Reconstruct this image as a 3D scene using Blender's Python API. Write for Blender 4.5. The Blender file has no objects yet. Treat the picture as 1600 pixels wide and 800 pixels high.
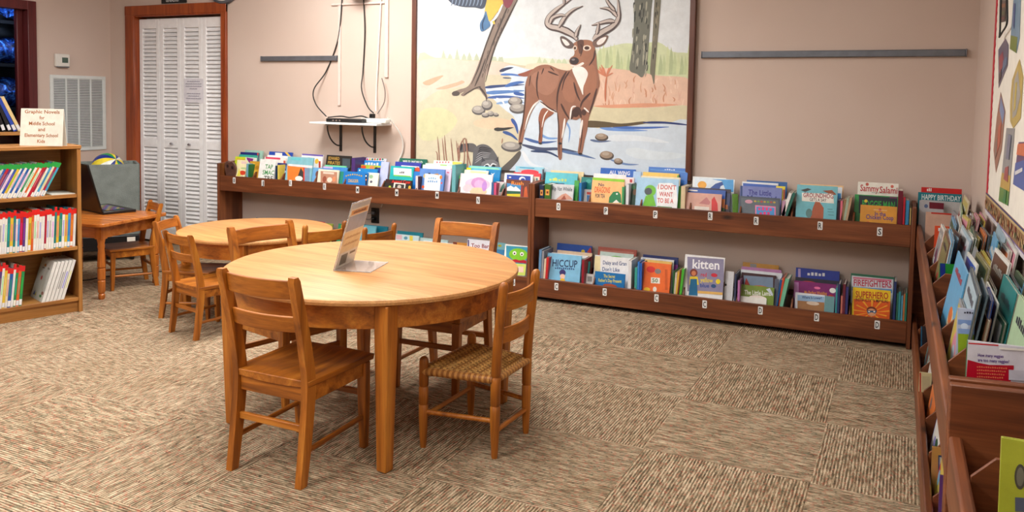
import bpy, bmesh, math, random
from mathutils import Vector, Matrix
PI = math.pi
col = bpy.data.collections.new('scene'); bpy.context.scene.collection.children.link(col)
def lin(c):
    return tuple(((v/255.)/12.92 if v/255. <= .04045 else (((v/255.)+.055)/1.055)**2.4) for v in c[:3])
# ------------------------------------------------------------------ materials
MATS = {}
def newmat(name):
    m = bpy.data.materials.new(name); m.use_nodes = True
    nt = m.node_tree; b = nt.nodes['Principled BSDF']; MATS[name] = m
    return m, nt, b
def N(nt, t, **kw):
    n = nt.nodes.new(t)
    for k, v in kw.items(): setattr(n, k, v)
    return n
def ramp(nt, fac, stops):
    r = nt.nodes.new('ShaderNodeValToRGB'); e = r.color_ramp.elements
    while len(e) < len(stops): e.new(.5)
    for el, (p, c) in zip(e, stops): el.position = p; el.color = (*lin(c), 1)
    nt.links.new(fac, r.inputs[0]); return r.outputs[0]
def noise(nt, vec, scale, detail=3, rough=.5, dist=0):
    n = nt.nodes.new('ShaderNodeTexNoise'); n.inputs['Scale'].default_value = scale
    n.inputs['Detail'].default_value = detail; n.inputs['Roughness'].default_value = rough
    n.inputs['Distortion'].default_value = dist
    nt.links.new(vec, n.inputs['Vector']); return n.outputs['Fac']
def mixc(nt, fac, a, b, mode='MIX'):
    m = nt.nodes.new('ShaderNodeMix'); m.data_type = 'RGBA'; m.blend_type = mode
    if isinstance(fac, (int, float)): m.inputs[0].default_value = fac
    else: nt.links.new(fac, m.inputs[0])
    for i, s in ((6, a), (7, b)):
        if isinstance(s, tuple): m.inputs[i].default_value = (*lin(s), 1)
        else: nt.links.new(s, m.inputs[i])
    return m.outputs[2]
def bump(nt, b, h, strength=.3, dist=.01):
    n = nt.nodes.new('ShaderNodeBump'); n.inputs['Strength'].default_value = strength
    n.inputs['Distance'].default_value = dist
    nt.links.new(h, n.inputs['Height']); nt.links.new(n.outputs[0], b.inputs['Normal'])
def plain(name, c, rough=.5, var=.06, metal=0, scale=20, spec=.5):
    m, nt, b = newmat(name)
    tc = N(nt, 'ShaderNodeTexCoord'); f = noise(nt, tc.outputs['Object'], scale, 4)
    lo = tuple(v*(1-var) for v in c); hi = tuple(min(255, v*(1+var)) for v in c)
    nt.links.new(ramp(nt, f, [(.3, lo), (.7, hi)]), b.inputs['Base Color'])
    b.inputs['Roughness'].default_value = rough; b.inputs['Metallic'].default_value = metal
    b.inputs['Specular IOR Level'].default_value = spec
    return m
def wood(name, c1, c2, c3, axis, rough=.38, knots=0, blotch=.25):
    m, nt, b = newmat(name)
    tc = N(nt, 'ShaderNodeTexCoord'); oi = N(nt, 'ShaderNodeObjectInfo')
    off = N(nt, 'ShaderNodeVectorMath', operation='SCALE'); off.inputs[0].default_value = (3, 5, 7)
    nt.links.new(oi.outputs['Random'], off.inputs['Scale'])
    ad = N(nt, 'ShaderNodeVectorMath', operation='ADD')
    nt.links.new(tc.outputs['Object'], ad.inputs[0]); nt.links.new(off.outputs[0], ad.inputs[1])
    def mp(a, l):
        s = [a, a, a]; s[axis] = l
        v = N(nt, 'ShaderNodeMapping'); v.inputs['Scale'].default_value = s
        nt.links.new(ad.outputs[0], v.inputs['Vector']); return v.outputs[0]
    n1 = noise(nt, mp(22, 1.6), 1, 4, .55, .6); n2 = noise(nt, mp(170, 5), 1, 3, .6); n3 = noise(nt, mp(5, 2), 1, 2)
    base = ramp(nt, n1, [(.28, c1), (.52, c2), (.75, c3)])
    fine = ramp(nt, n2, [(.3, (205, 200, 195)), (.65, (255, 255, 255))])
    c = mixc(nt, .7, base, fine, 'MULTIPLY')
    bl = ramp(nt, n3, [(.35, (205, 195, 185)), (.7, (255, 255, 255))])
    c = mixc(nt, blotch*2 if blotch < .5 else 1., c, bl, 'MULTIPLY')
    if knots:
        vo = N(nt, 'ShaderNodeTexVoronoi'); vo.inputs['Scale'].default_value = 1
        nt.links.new(mp(6, 2.6), vo.inputs['Vector'])
        k = ramp(nt, vo.outputs['Distance'], [(.03, (255, 255, 255)), (.12, (0, 0, 0))])
        c = mixc(nt, k, c, tuple(v*.45 for v in c1))
    nt.links.new(c, b.inputs['Base Color'])
    b.inputs['Roughness'].default_value = rough
    bump(nt, b, n2, .08, .002)
    return m
HON = ((122, 64, 10), (184, 108, 30), (212, 142, 54))
for i, a in enumerate('xyz'): wood('honey_wood_'+a, *HON, i, .42, blotch=.12)
wood('tabletop_wood', (192, 132, 74), (208, 152, 92), (218, 166, 108), 0, .5, blotch=.08)
for i, a in enumerate('xyz'): wood('dark_wood_'+a, (90, 46, 22), (124, 68, 36), (150, 90, 52), i, .45, knots=1)
for i, a in enumerate('xyz'): wood('oak_wood_'+a, (150, 98, 46), (184, 128, 66), (200, 146, 82), i, .4)
for i, a in enumerate('xyz'): wood('orange_wood_'+a, (170, 92, 34), (206, 122, 52), (222, 142, 68), i, .25)
wood('casing_wood', (138, 58, 22), (168, 78, 32), (186, 94, 42), 2, .35)
wood('casing_wood_x', (138, 58, 22), (168, 78, 32), (186, 94, 42), 0, .35)
wood('frame_wood', (84, 44, 30), (108, 60, 42), (124, 74, 52), 2, .4)
wood('mahogany_wood', (84, 24, 26), (100, 32, 34), (112, 40, 40), 2, .35)
def wall_mat():
    m, nt, b = newmat('wall_paint')
    tc = N(nt, 'ShaderNodeTexCoord'); f = noise(nt, tc.outputs['Object'], 1.3, 3); g = noise(nt, tc.outputs['Object'], 160, 3)
    nt.links.new(ramp(nt, f, [(.3, (200, 180, 168)), (.7, (206, 188, 177))]), b.inputs['Base Color'])
    b.inputs['Roughness'].default_value = .75; bump(nt, b, g, .12, .002); return m
wall_mat()
plain('front_paint', (120, 100, 90), .8)
plain('ceiling_paint', (176, 172, 168), .9)
plain('white_paint', (226, 226, 226), .45, .02)
plain('white_metal', (214, 220, 220), .4, .02)
plain('louver_paint', (240, 240, 242), .5, .02)
plain('raceway_paint', (216, 196, 188), .6, .02)
plain('grey_metal', (112, 116, 124), .35, .05, .6)
plain('black_plastic', (22, 22, 24), .35, .1)
plain('dark_plastic', (12, 12, 14), .25, .1)
plain('black_rubber', (26, 25, 25), .6, .1)
plain('white_plastic', (224, 222, 216), .4, .03)
plain('white_cable', (226, 224, 218), .45, .03)
plain('grey_cable', (120, 112, 108), .5, .03)
plain('chrome', (200, 200, 205), .2, .02, 1.)
plain('dark_paint', (40, 20, 22), .5, .05)
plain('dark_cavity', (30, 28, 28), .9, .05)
plain('lcd_green', (70, 90, 80), .3, .05)
plain('rubber_tip', (40, 28, 20), .7, .1)
plain('leather_brown', (92, 62, 52), .45, .12)
plain('green_plastic', (40, 160, 80), .4, .05); plain('blue_plastic', (30, 60, 150), .4, .05); plain('yellow_plastic', (236, 214, 60), .4, .05)
plain('card_white', (236, 232, 222), .7, .02)
def fabric():
    m, nt, b = newmat('grey_fabric')
    tc = N(nt, 'ShaderNodeTexCoord'); f = noise(nt, tc.outputs['Object'], 220, 3); g = noise(nt, tc.outputs['Object'], 14, 5)
    a = ramp(nt, f, [(.3, (104, 112, 110)), (.7, (138, 146, 142))]); c = ramp(nt, g, [(.3, (225, 225, 225)), (.7, (255, 255, 255))])
    nt.links.new(mixc(nt, 1., a, c, 'MULTIPLY'), b.inputs['Base Color']); b.inputs['Roughness'].default_value = .95; bump(nt, b, f, .3, .002)
fabric()
def printed(name, rough, var):
    m, nt, b = newmat(name)
    at = N(nt, 'ShaderNodeAttribute'); at.attribute_name = 'Col'
    tc = N(nt, 'ShaderNodeTexCoord'); f = noise(nt, tc.outputs['Object'], 18, 5, .65)
    k = ramp(nt, f, [(.3, (255-var,)*3), (.7, (255, 255, 255))])
    nt.links.new(mixc(nt, 1., at.outputs['Color'], k, 'MULTIPLY'), b.inputs['Base Color'])
    b.inputs['Roughness'].default_value = rough
    return m
printed('printed_gloss', .3, 25); printed('printed_matte', .7, 20); printed('painted_mural', .6, 16)
def rushmat():
    m, nt, b = newmat('rush_weave')
    at = N(nt, 'ShaderNodeAttribute'); at.attribute_name = 'Col'
    nt.links.new(at.outputs['Color'], b.inputs['Base Color']); b.inputs['Roughness'].default_value = .5
rushmat()
def pages():
    m, nt, b = newmat('page_block')
    tc = N(nt, 'ShaderNodeTexCoord'); v = N(nt, 'ShaderNodeMapping'); v.inputs['Scale'].default_value = (3, 900, 3)
    nt.links.new(tc.outputs['Object'], v.inputs['Vector']); f = noise(nt, v.outputs[0], 1, 2)
    nt.links.new(ramp(nt, f, [(.35, (205, 198, 184)), (.65, (240, 236, 226))]), b.inputs['Base Color']); b.inputs['Roughness'].default_value = .8
pages()
def acrylic():
    m, nt, b = newmat('clear_acrylic')
    b.inputs['Base Color'].default_value = (.93, .93, .95, 1); b.inputs['Roughness'].default_value = .05
    b.inputs['Transmission Weight'].default_value = .85; b.inputs['IOR'].default_value = 1.3
acrylic()
def glass():
    m, nt, b = newmat('window_glass')
    b.inputs['Base Color'].default_value = (.85, .9, 1, 1); b.inputs['Roughness'].default_value = .02
    b.inputs['Transmission Weight'].default_value = 1.; b.inputs['IOR'].default_value = 1.05
glass()
def plasticwrap():
    m, nt, b = newmat('blue_film')
    tc = N(nt, 'ShaderNodeTexCoord'); f = noise(nt, tc.outputs['Object'], 9, 6, .7, 2.)
    nt.links.new(ramp(nt, f, [(.42, (8, 14, 34)), (.52, (24, 62, 140)), (.6, (60, 130, 220)), (.66, (150, 200, 245))]), b.inputs['Base Color'])
    b.inputs['Roughness'].default_value = .2; bump(nt, b, f, .8, .03)
plasticwrap()
def carpet():
    m, nt, b = newmat('carpet_tiles')
    tc = N(nt, 'ShaderNodeTexCoord')
    mp = N(nt, 'ShaderNodeMapping'); mp.vector_type = 'POINT'
    mp.inputs['Rotation'].default_value = (0, 0, .011); mp.inputs['Scale'].default_value = (1/.61,)*3
    mp.inputs['Location'].default_value = (1.427/.61+.09, -4.862/.61+.026, 0)
    nt.links.new(tc.outputs['Object'], mp.inputs['Vector'])
    sp = N(nt, 'ShaderNodeSeparateXYZ'); nt.links.new(mp.outputs[0], sp.inputs[0])
    def M_(op, a, bb=None):
        n = N(nt, 'ShaderNodeMath', operation=op)
        for i, s in enumerate((a, bb)):
            if s is None: continue
            if isinstance(s, (int, float)): n.inputs[i].default_value = s
            else: nt.links.new(s, n.inputs[i])
        return n.outputs[0]
    fx, fy = M_('FLOOR', sp.outputs[0]), M_('FLOOR', sp.outputs[1])
    par = M_('FLOORED_MODULO', M_('ADD', fx, fy), 2.)     # 0/1
    cell = N(nt, 'ShaderNodeCombineXYZ'); nt.links.new(fx, cell.inputs[0]); nt.links.new(fy, cell.inputs[1])
    wn = N(nt, 'ShaderNodeTexWhiteNoise'); nt.links.new(cell.outputs[0], wn.inputs['Vector'])
    # u across the ribs, v along them, in metres
    U = N(nt, 'ShaderNodeMix'); U.data_type = 'FLOAT'; V = N(nt, 'ShaderNodeMix'); V.data_type = 'FLOAT'
    for n, a, c in ((U, 1, 0), (V, 0, 1)):
        nt.links.new(par, n.inputs[0]); nt.links.new(sp.outputs[a], n.inputs[2]); nt.links.new(sp.outputs[c], n.inputs[3])
    uo = M_('MULTIPLY', U.outputs[0], .61); vo = M_('MULTIPLY', V.outputs[0], .61)
    def tex(su, sv, detail, sc=1.):
        cx = N(nt, 'ShaderNodeCombineXYZ'); nt.links.new(M_('MULTIPLY', uo, su), cx.inputs[0]); nt.links.new(M_('MULTIPLY', vo, sv), cx.inputs[1])
        nt.links.new(M_('MULTIPLY', wn.outputs['Value'], 37.), cx.inputs[2]); return noise(nt, cx.outputs[0], sc, detail, .55)
    rib = M_('SINE', M_('MULTIPLY', uo, 2*PI/.0112))
    n1 = tex(130, 16, 4); n2 = tex(170, 60, 2); n3 = tex(110, 60, 2); n4 = tex(3, 2, 3)
    h = M_('ADD', M_('MULTIPLY', rib, .13), n1)
    c = ramp(nt, h, [(.26, (84, 70, 54)), (.42, (122, 104, 82)), (.54, (160, 141, 116)), (.70, (206, 188, 162))])
    d = ramp(nt, n2, [(.30, (60, 56, 50)), (.42, (255, 255, 255)), (1., (255, 255, 255))])
    c = mixc(nt, .75, c, d, 'MULTIPLY')
    rf = ramp(nt, n3, [(.57, (0, 0, 0)), (.66, (255, 255, 255))]); c = mixc(nt, M_('MULTIPLY', rf, .55), c, (172, 92, 74))
    gf = ramp(nt, n3, [(.32, (255, 255, 255)), (.41, (0, 0, 0))]); c = mixc(nt, M_('MULTIPLY', gf, .5), c, (84, 104, 86))
    dirt = ramp(nt, n4, [(.3, (238, 234, 228)), (.7, (255, 255, 255))]); c = mixc(nt, 1., c, dirt, 'MULTIPLY')
    nt.links.new(c, b.inputs['Base Color']); b.inputs['Roughness'].default_value = .95; b.inputs['Specular IOR Level'].default_value = .15
    bump(nt, b, h, .35, .004)
carpet()
def lampmat():
    m, nt, b = newmat('lamp_diffuser')
    b.inputs['Emission Color'].default_value = (1, .95, .88, 1); b.inputs['Emission Strength'].default_value = 6.
    b.inputs['Base Color'].default_value = (.9, .9, .9, 1)
lampmat()

# ------------------------------------------------------------------ mesh collector
class MB:
    def __init__(s): s.v = []; s.f = []; s.c = []; s.m = []
    def add(s, vs, fs, c=None, T=None, m=0):
        o = len(s.v)
        for p in vs:
            p = Vector(p)
            s.v.append(tuple(T @ p) if T is not None else tuple(p))
        for f in fs: s.f.append(tuple(i+o for i in f)); s.c.append(c); s.m.append(m)
    def box(s, a, b, c=None, T=None, m=0):
        x0, y0, z0 = a; x1, y1, z1 = b
        s.add([(x0,y0,z0),(x1,y0,z0),(x1,y1,z0),(x0,y1,z0),(x0,y0,z1),(x1,y0,z1),(x1,y1,z1),(x0,y1,z1)],
              [(0,3,2,1),(4,5,6,7),(0,1,5,4),(1,2,6,5),(2,3,7,6),(3,0,4,7)], c, T, m); return s
    def prism(s, pts, z0, z1, c=None, T=None, m=0):
        n = len(pts); area = sum(pts[i][0]*pts[(i+1) % n][1]-pts[(i+1) % n][0]*pts[i][1] for i in range(n))
        if area < 0: pts = pts[::-1]
        vs = [(x, y, z0) for x, y in pts]+[(x, y, z1) for x, y in pts]
        fs = [tuple(range(n-1, -1, -1)), tuple(range(n, 2*n))]+[(i, (i+1) % n, n+(i+1) % n, n+i) for i in range(n)]
        s.add(vs, fs, c, T, m); return s
    def loft(s, secs, c=None, T=None, m=0, cap=True):
        n = len(secs[0]); vs = [p for q in secs for p in q]; fs = []
        for k in range(len(secs)-1):
            for i in range(n):
                j = (i+1) % n; fs.append((k*n+i, k*n+j, (k+1)*n+j, (k+1)*n+i))
        if cap: fs.append(tuple(range(n-1, -1, -1))); fs.append(tuple((len(secs)-1)*n+i for i in range(n)))
        s.add(vs, fs, c, T, m); return s
    def lathe(s, prof, x=0, y=0, seg=20, c=None, T=None, m=0):
        return s.loft([[(x+r*math.cos(2*PI*i/seg), y+r*math.sin(2*PI*i/seg), z) for i in range(seg)] for z, r in prof], c, T, m)
    def tube(s, pts, r, seg=8, c=None, T=None, m=0, r1=None):
        pts = [Vector(p) for p in pts]; secs = []; up = Vector((0, 0, 1))
        prev = None
        for i, p in enumerate(pts):
            d = (pts[min(i+1, len(pts)-1)]-pts[max(i-1, 0)]).normalized()
            a = d.cross(up) if prev is None else prev-d*prev.dot(d)
            if a.length < 1e-4: a = d.cross(Vector((1, 0, 0)))
            a.normalize(); prev = a; b = d.cross(a)
            rr = r if r1 is None else r+(r1-r)*i/(len(pts)-1)
            secs.append([tuple(p+a*rr*math.cos(2*PI*k/seg)+b*rr*math.sin(2*PI*k/seg)) for k in range(seg)])
        return s.loft(secs, c, T, m)
    def build(s, name, mats, parent=None, bevel=0, smooth=40, loc=None, rot=None, seg=2):
        me = bpy.data.meshes.new(name); me.from_pydata(s.v, [], s.f)
        for mm in (mats if isinstance(mats, (list, tuple)) else [mats]): me.materials.append(MATS[mm])
        if any(s.m): me.polygons.foreach_set('material_index', s.m)
        if any(c is not None for c in s.c):
            ca = me.color_attributes.new('Col', 'FLOAT_COLOR', 'CORNER'); dat = []
            for p, c in zip(me.polygons, s.c):
                l = (*lin(c or (255, 255, 255)), 1.); dat.extend(l*p.loop_total)
            ca.data.foreach_set('color', dat)
        bm = bmesh.new(); bm.from_mesh(me); bmesh.ops.recalc_face_normals(bm, faces=bm.faces) if s.recalc else None
        bm.to_mesh(me); bm.free()
        if smooth:
            me.polygons.foreach_set('use_smooth', [True]*len(me.polygons)); me.set_sharp_from_angle(angle=math.radians(smooth))
        me.update(); o = bpy.data.objects.new(name, me); col.objects.link(o)
        if parent: o.parent = parent
        if bevel:
            bv = o.modifiers.new('bevel', 'BEVEL'); bv.width = bevel; bv.segments = seg; bv.limit_method = 'ANGLE'; bv.angle_limit = math.radians(35)
            bv.harden_normals = False
        if loc: o.location = loc
        if rot: o.rotation_euler = rot
        return o
    recalc = True
def empty(name, loc=(0, 0, 0), rz=0, label=None, cat=None, group=None):
    o = bpy.data.objects.new(name, None); o.empty_display_size = .05; col.objects.link(o)
    o.location = loc; o.rotation_euler = (0, 0, rz)
    tag(o, label, cat, group); return o
def tag(o, label=None, cat=None, group=None, kind=None):
    if label: o['label'] = label
    if cat: o['category'] = cat
    if group: o['group'] = group
    if kind: o['kind'] = kind
    return o
def kids(o): return [c for c in ALLCH.get(o.name, [])]
def copy_tree(o, loc, rz, label=None, group=None, scale=None):
    r = o.copy(); col.objects.link(r); r.location = loc; r.rotation_euler = (0, 0, rz)
    if scale: r.scale = (scale,)*3
    if label: r['label'] = label
    if group: r['group'] = group
    for ch in [c for c in bpy.data.objects if c.parent == o]:
        c = ch.copy(); col.objects.link(c); c.parent = r
        for g in [d for d in bpy.data.objects if d.parent == ch]:
            d = g.copy(); col.objects.link(d); d.parent = c
    return r
def catmull(pts, n=6, closed=True):
    out = []; L = len(pts)
    for i in range(L if closed else L-1):
        p0, p1, p2, p3 = (pts[(i-1) % L], pts[i], pts[(i+1) % L], pts[(i+2) % L]) if closed else (pts[max(i-1, 0)], pts[i], pts[i+1], pts[min(i+2, L-1)])
        for k in range(n):
            t = k/n; out.append(tuple(.5*((2*b)+(-a+c)*t+(2*a-5*b+4*c-d)*t*t+(-a+3*b-3*c+d)*t**3) for a, b, c, d in zip(p0, p1, p2, p3)))
    if not closed: out.append(tuple(pts[-1]))
    return out
# ------------------------------------------------------------------ lettering
_txt = {}
def letters(s):
    if s in _txt: return _txt[s]
    cu = bpy.data.curves.new('t', 'FONT'); cu.body = s; cu.resolution_u = 2; cu.offset = .018
    o = bpy.data.objects.new('t', cu); col.objects.link(o)
    dg = bpy.context.evaluated_depsgraph_get(); me = bpy.data.meshes.new_from_object(o.evaluated_get(dg))
    vs = [tuple(v.co) for v in me.vertices]; fs = [tuple(p.vertices) for p in me.polygons]
    bpy.data.objects.remove(o); bpy.data.curves.remove(cu); bpy.data.meshes.remove(me)
    x0, x1 = min(v[0] for v in vs), max(v[0] for v in vs); y0, y1 = 0., .7
    _txt[s] = ([((v[0]-x0)/(x1-x0), (v[1]-y0)/(y1-y0)) for v in vs], fs); return _txt[s]
def put_text(mb, s, l, r, h, c, z, T=None, xf=None):
    """text baseline from l to r (2D), cap height h, on plane (u, v, z)"""
    d = (r[0]-l[0], r[1]-l[1]); L = math.hypot(*d) or 1e-6; nx, ny = -d[1]/L, d[0]/L
    if s == '~':
        n = max(3, int(L/(h*1.1)))
        for i in range(n):
            a, b = (i+.1)/n, (i+.78)/n; hh = h*(1 if i % 3 else .75)
            P = [(l[0]+d[0]*a, l[1]+d[1]*a), (l[0]+d[0]*b, l[1]+d[1]*b)]
            q = P+[(P[1][0]+nx*hh, P[1][1]+ny*hh), (P[0][0]+nx*hh, P[0][1]+ny*hh)]
            mb.add([xf(p[0], p[1], z) for p in q], [(0, 1, 2, 3)], c, T)
        return
    vs, fs = letters(s)
    mb.add([xf(l[0]+d[0]*u+nx*h*v, l[1]+d[1]*u+ny*h*v, z) for u, v in vs], fs, c, T)
def draw(mb, art, xf, z0, dz, T=None, clip=None, smooth_default=False):
    z = z0
    for it in art:
        z += dz
        k = it[0]
        if k == 'p':
            pts = it[1]
            if len(it) > 3 and it[3]: pts = catmull(pts, 4)
            if clip: pts = clip_poly(pts, clip)
            if len(pts) < 3: continue
            from mathutils.geometry import tessellate_polygon
            tr = tessellate_polygon([[Vector((p[0], p[1], 0)) for p in pts]])
            mb.add([xf(p[0], p[1], z) for p in pts], [tuple(t) for t in tr], it[2], T)
        elif k == 'e':
            cx, cy, rx, ry = it[1]; pts = [(cx+rx*math.cos(2*PI*i/20), cy+ry*math.sin(2*PI*i/20)) for i in range(20)]
            if clip: pts = clip_poly(pts, clip)
            if len(pts) < 3: continue
            mb.add([xf(p[0], p[1], z) for p in pts], [tuple(range(len(pts)))], it[2], T)
        elif k == 's':
            pts = catmull(it[1], 6, False); n = len(pts); L = []; R = []
            for i, p in enumerate(pts):
                a = pts[max(i-1, 0)]; b = pts[min(i+1, n-1)]; d = math.hypot(b[0]-a[0], b[1]-a[1]) or 1e-6
                w = (it[2]+(it[3]-it[2])*i/(n-1))/2*(min(1, .35+3*min(i, n-1-i)/n))
                ox, oy = -(b[1]-a[1])/d*w, (b[0]-a[0])/d*w
                L.append((p[0]+ox, p[1]+oy)); R.append((p[0]-ox, p[1]-oy))
            for i in range(n-1):
                q = [R[i], R[i+1], L[i+1], L[i]]
                if clip: q = clip_poly(q, clip)
                if len(q) >= 3: mb.add([xf(a, b, z) for a, b in q], [tuple(range(len(q)))], it[4], T)
        elif k == 't':
            l0, l1, r0, r1, h = it[2]; put_text(mb, it[1], (l0, l1), (r0, r1), h, it[3], z, T, xf)
def clip_poly(pts, c):
    x0, y0, x1, y1 = c
    for ax, lim, sg in ((0, x0, 1), (0, x1, -1), (1, y0, 1), (1, y1, -1)):
        out = []
        for i in range(len(pts)):
            a, b = pts[i], pts[(i+1) % len(pts)]; ia, ib = (a[ax]-lim)*sg >= 0, (b[ax]-lim)*sg >= 0
            if ia: out.append(a)
            if ia != ib:
                t = (lim-a[ax])/(b[ax]-a[ax]); out.append((a[0]+(b[0]-a[0])*t, a[1]+(b[1]-a[1])*t))
        pts = out
        if len(pts) < 3: return []
    return pts

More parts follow.
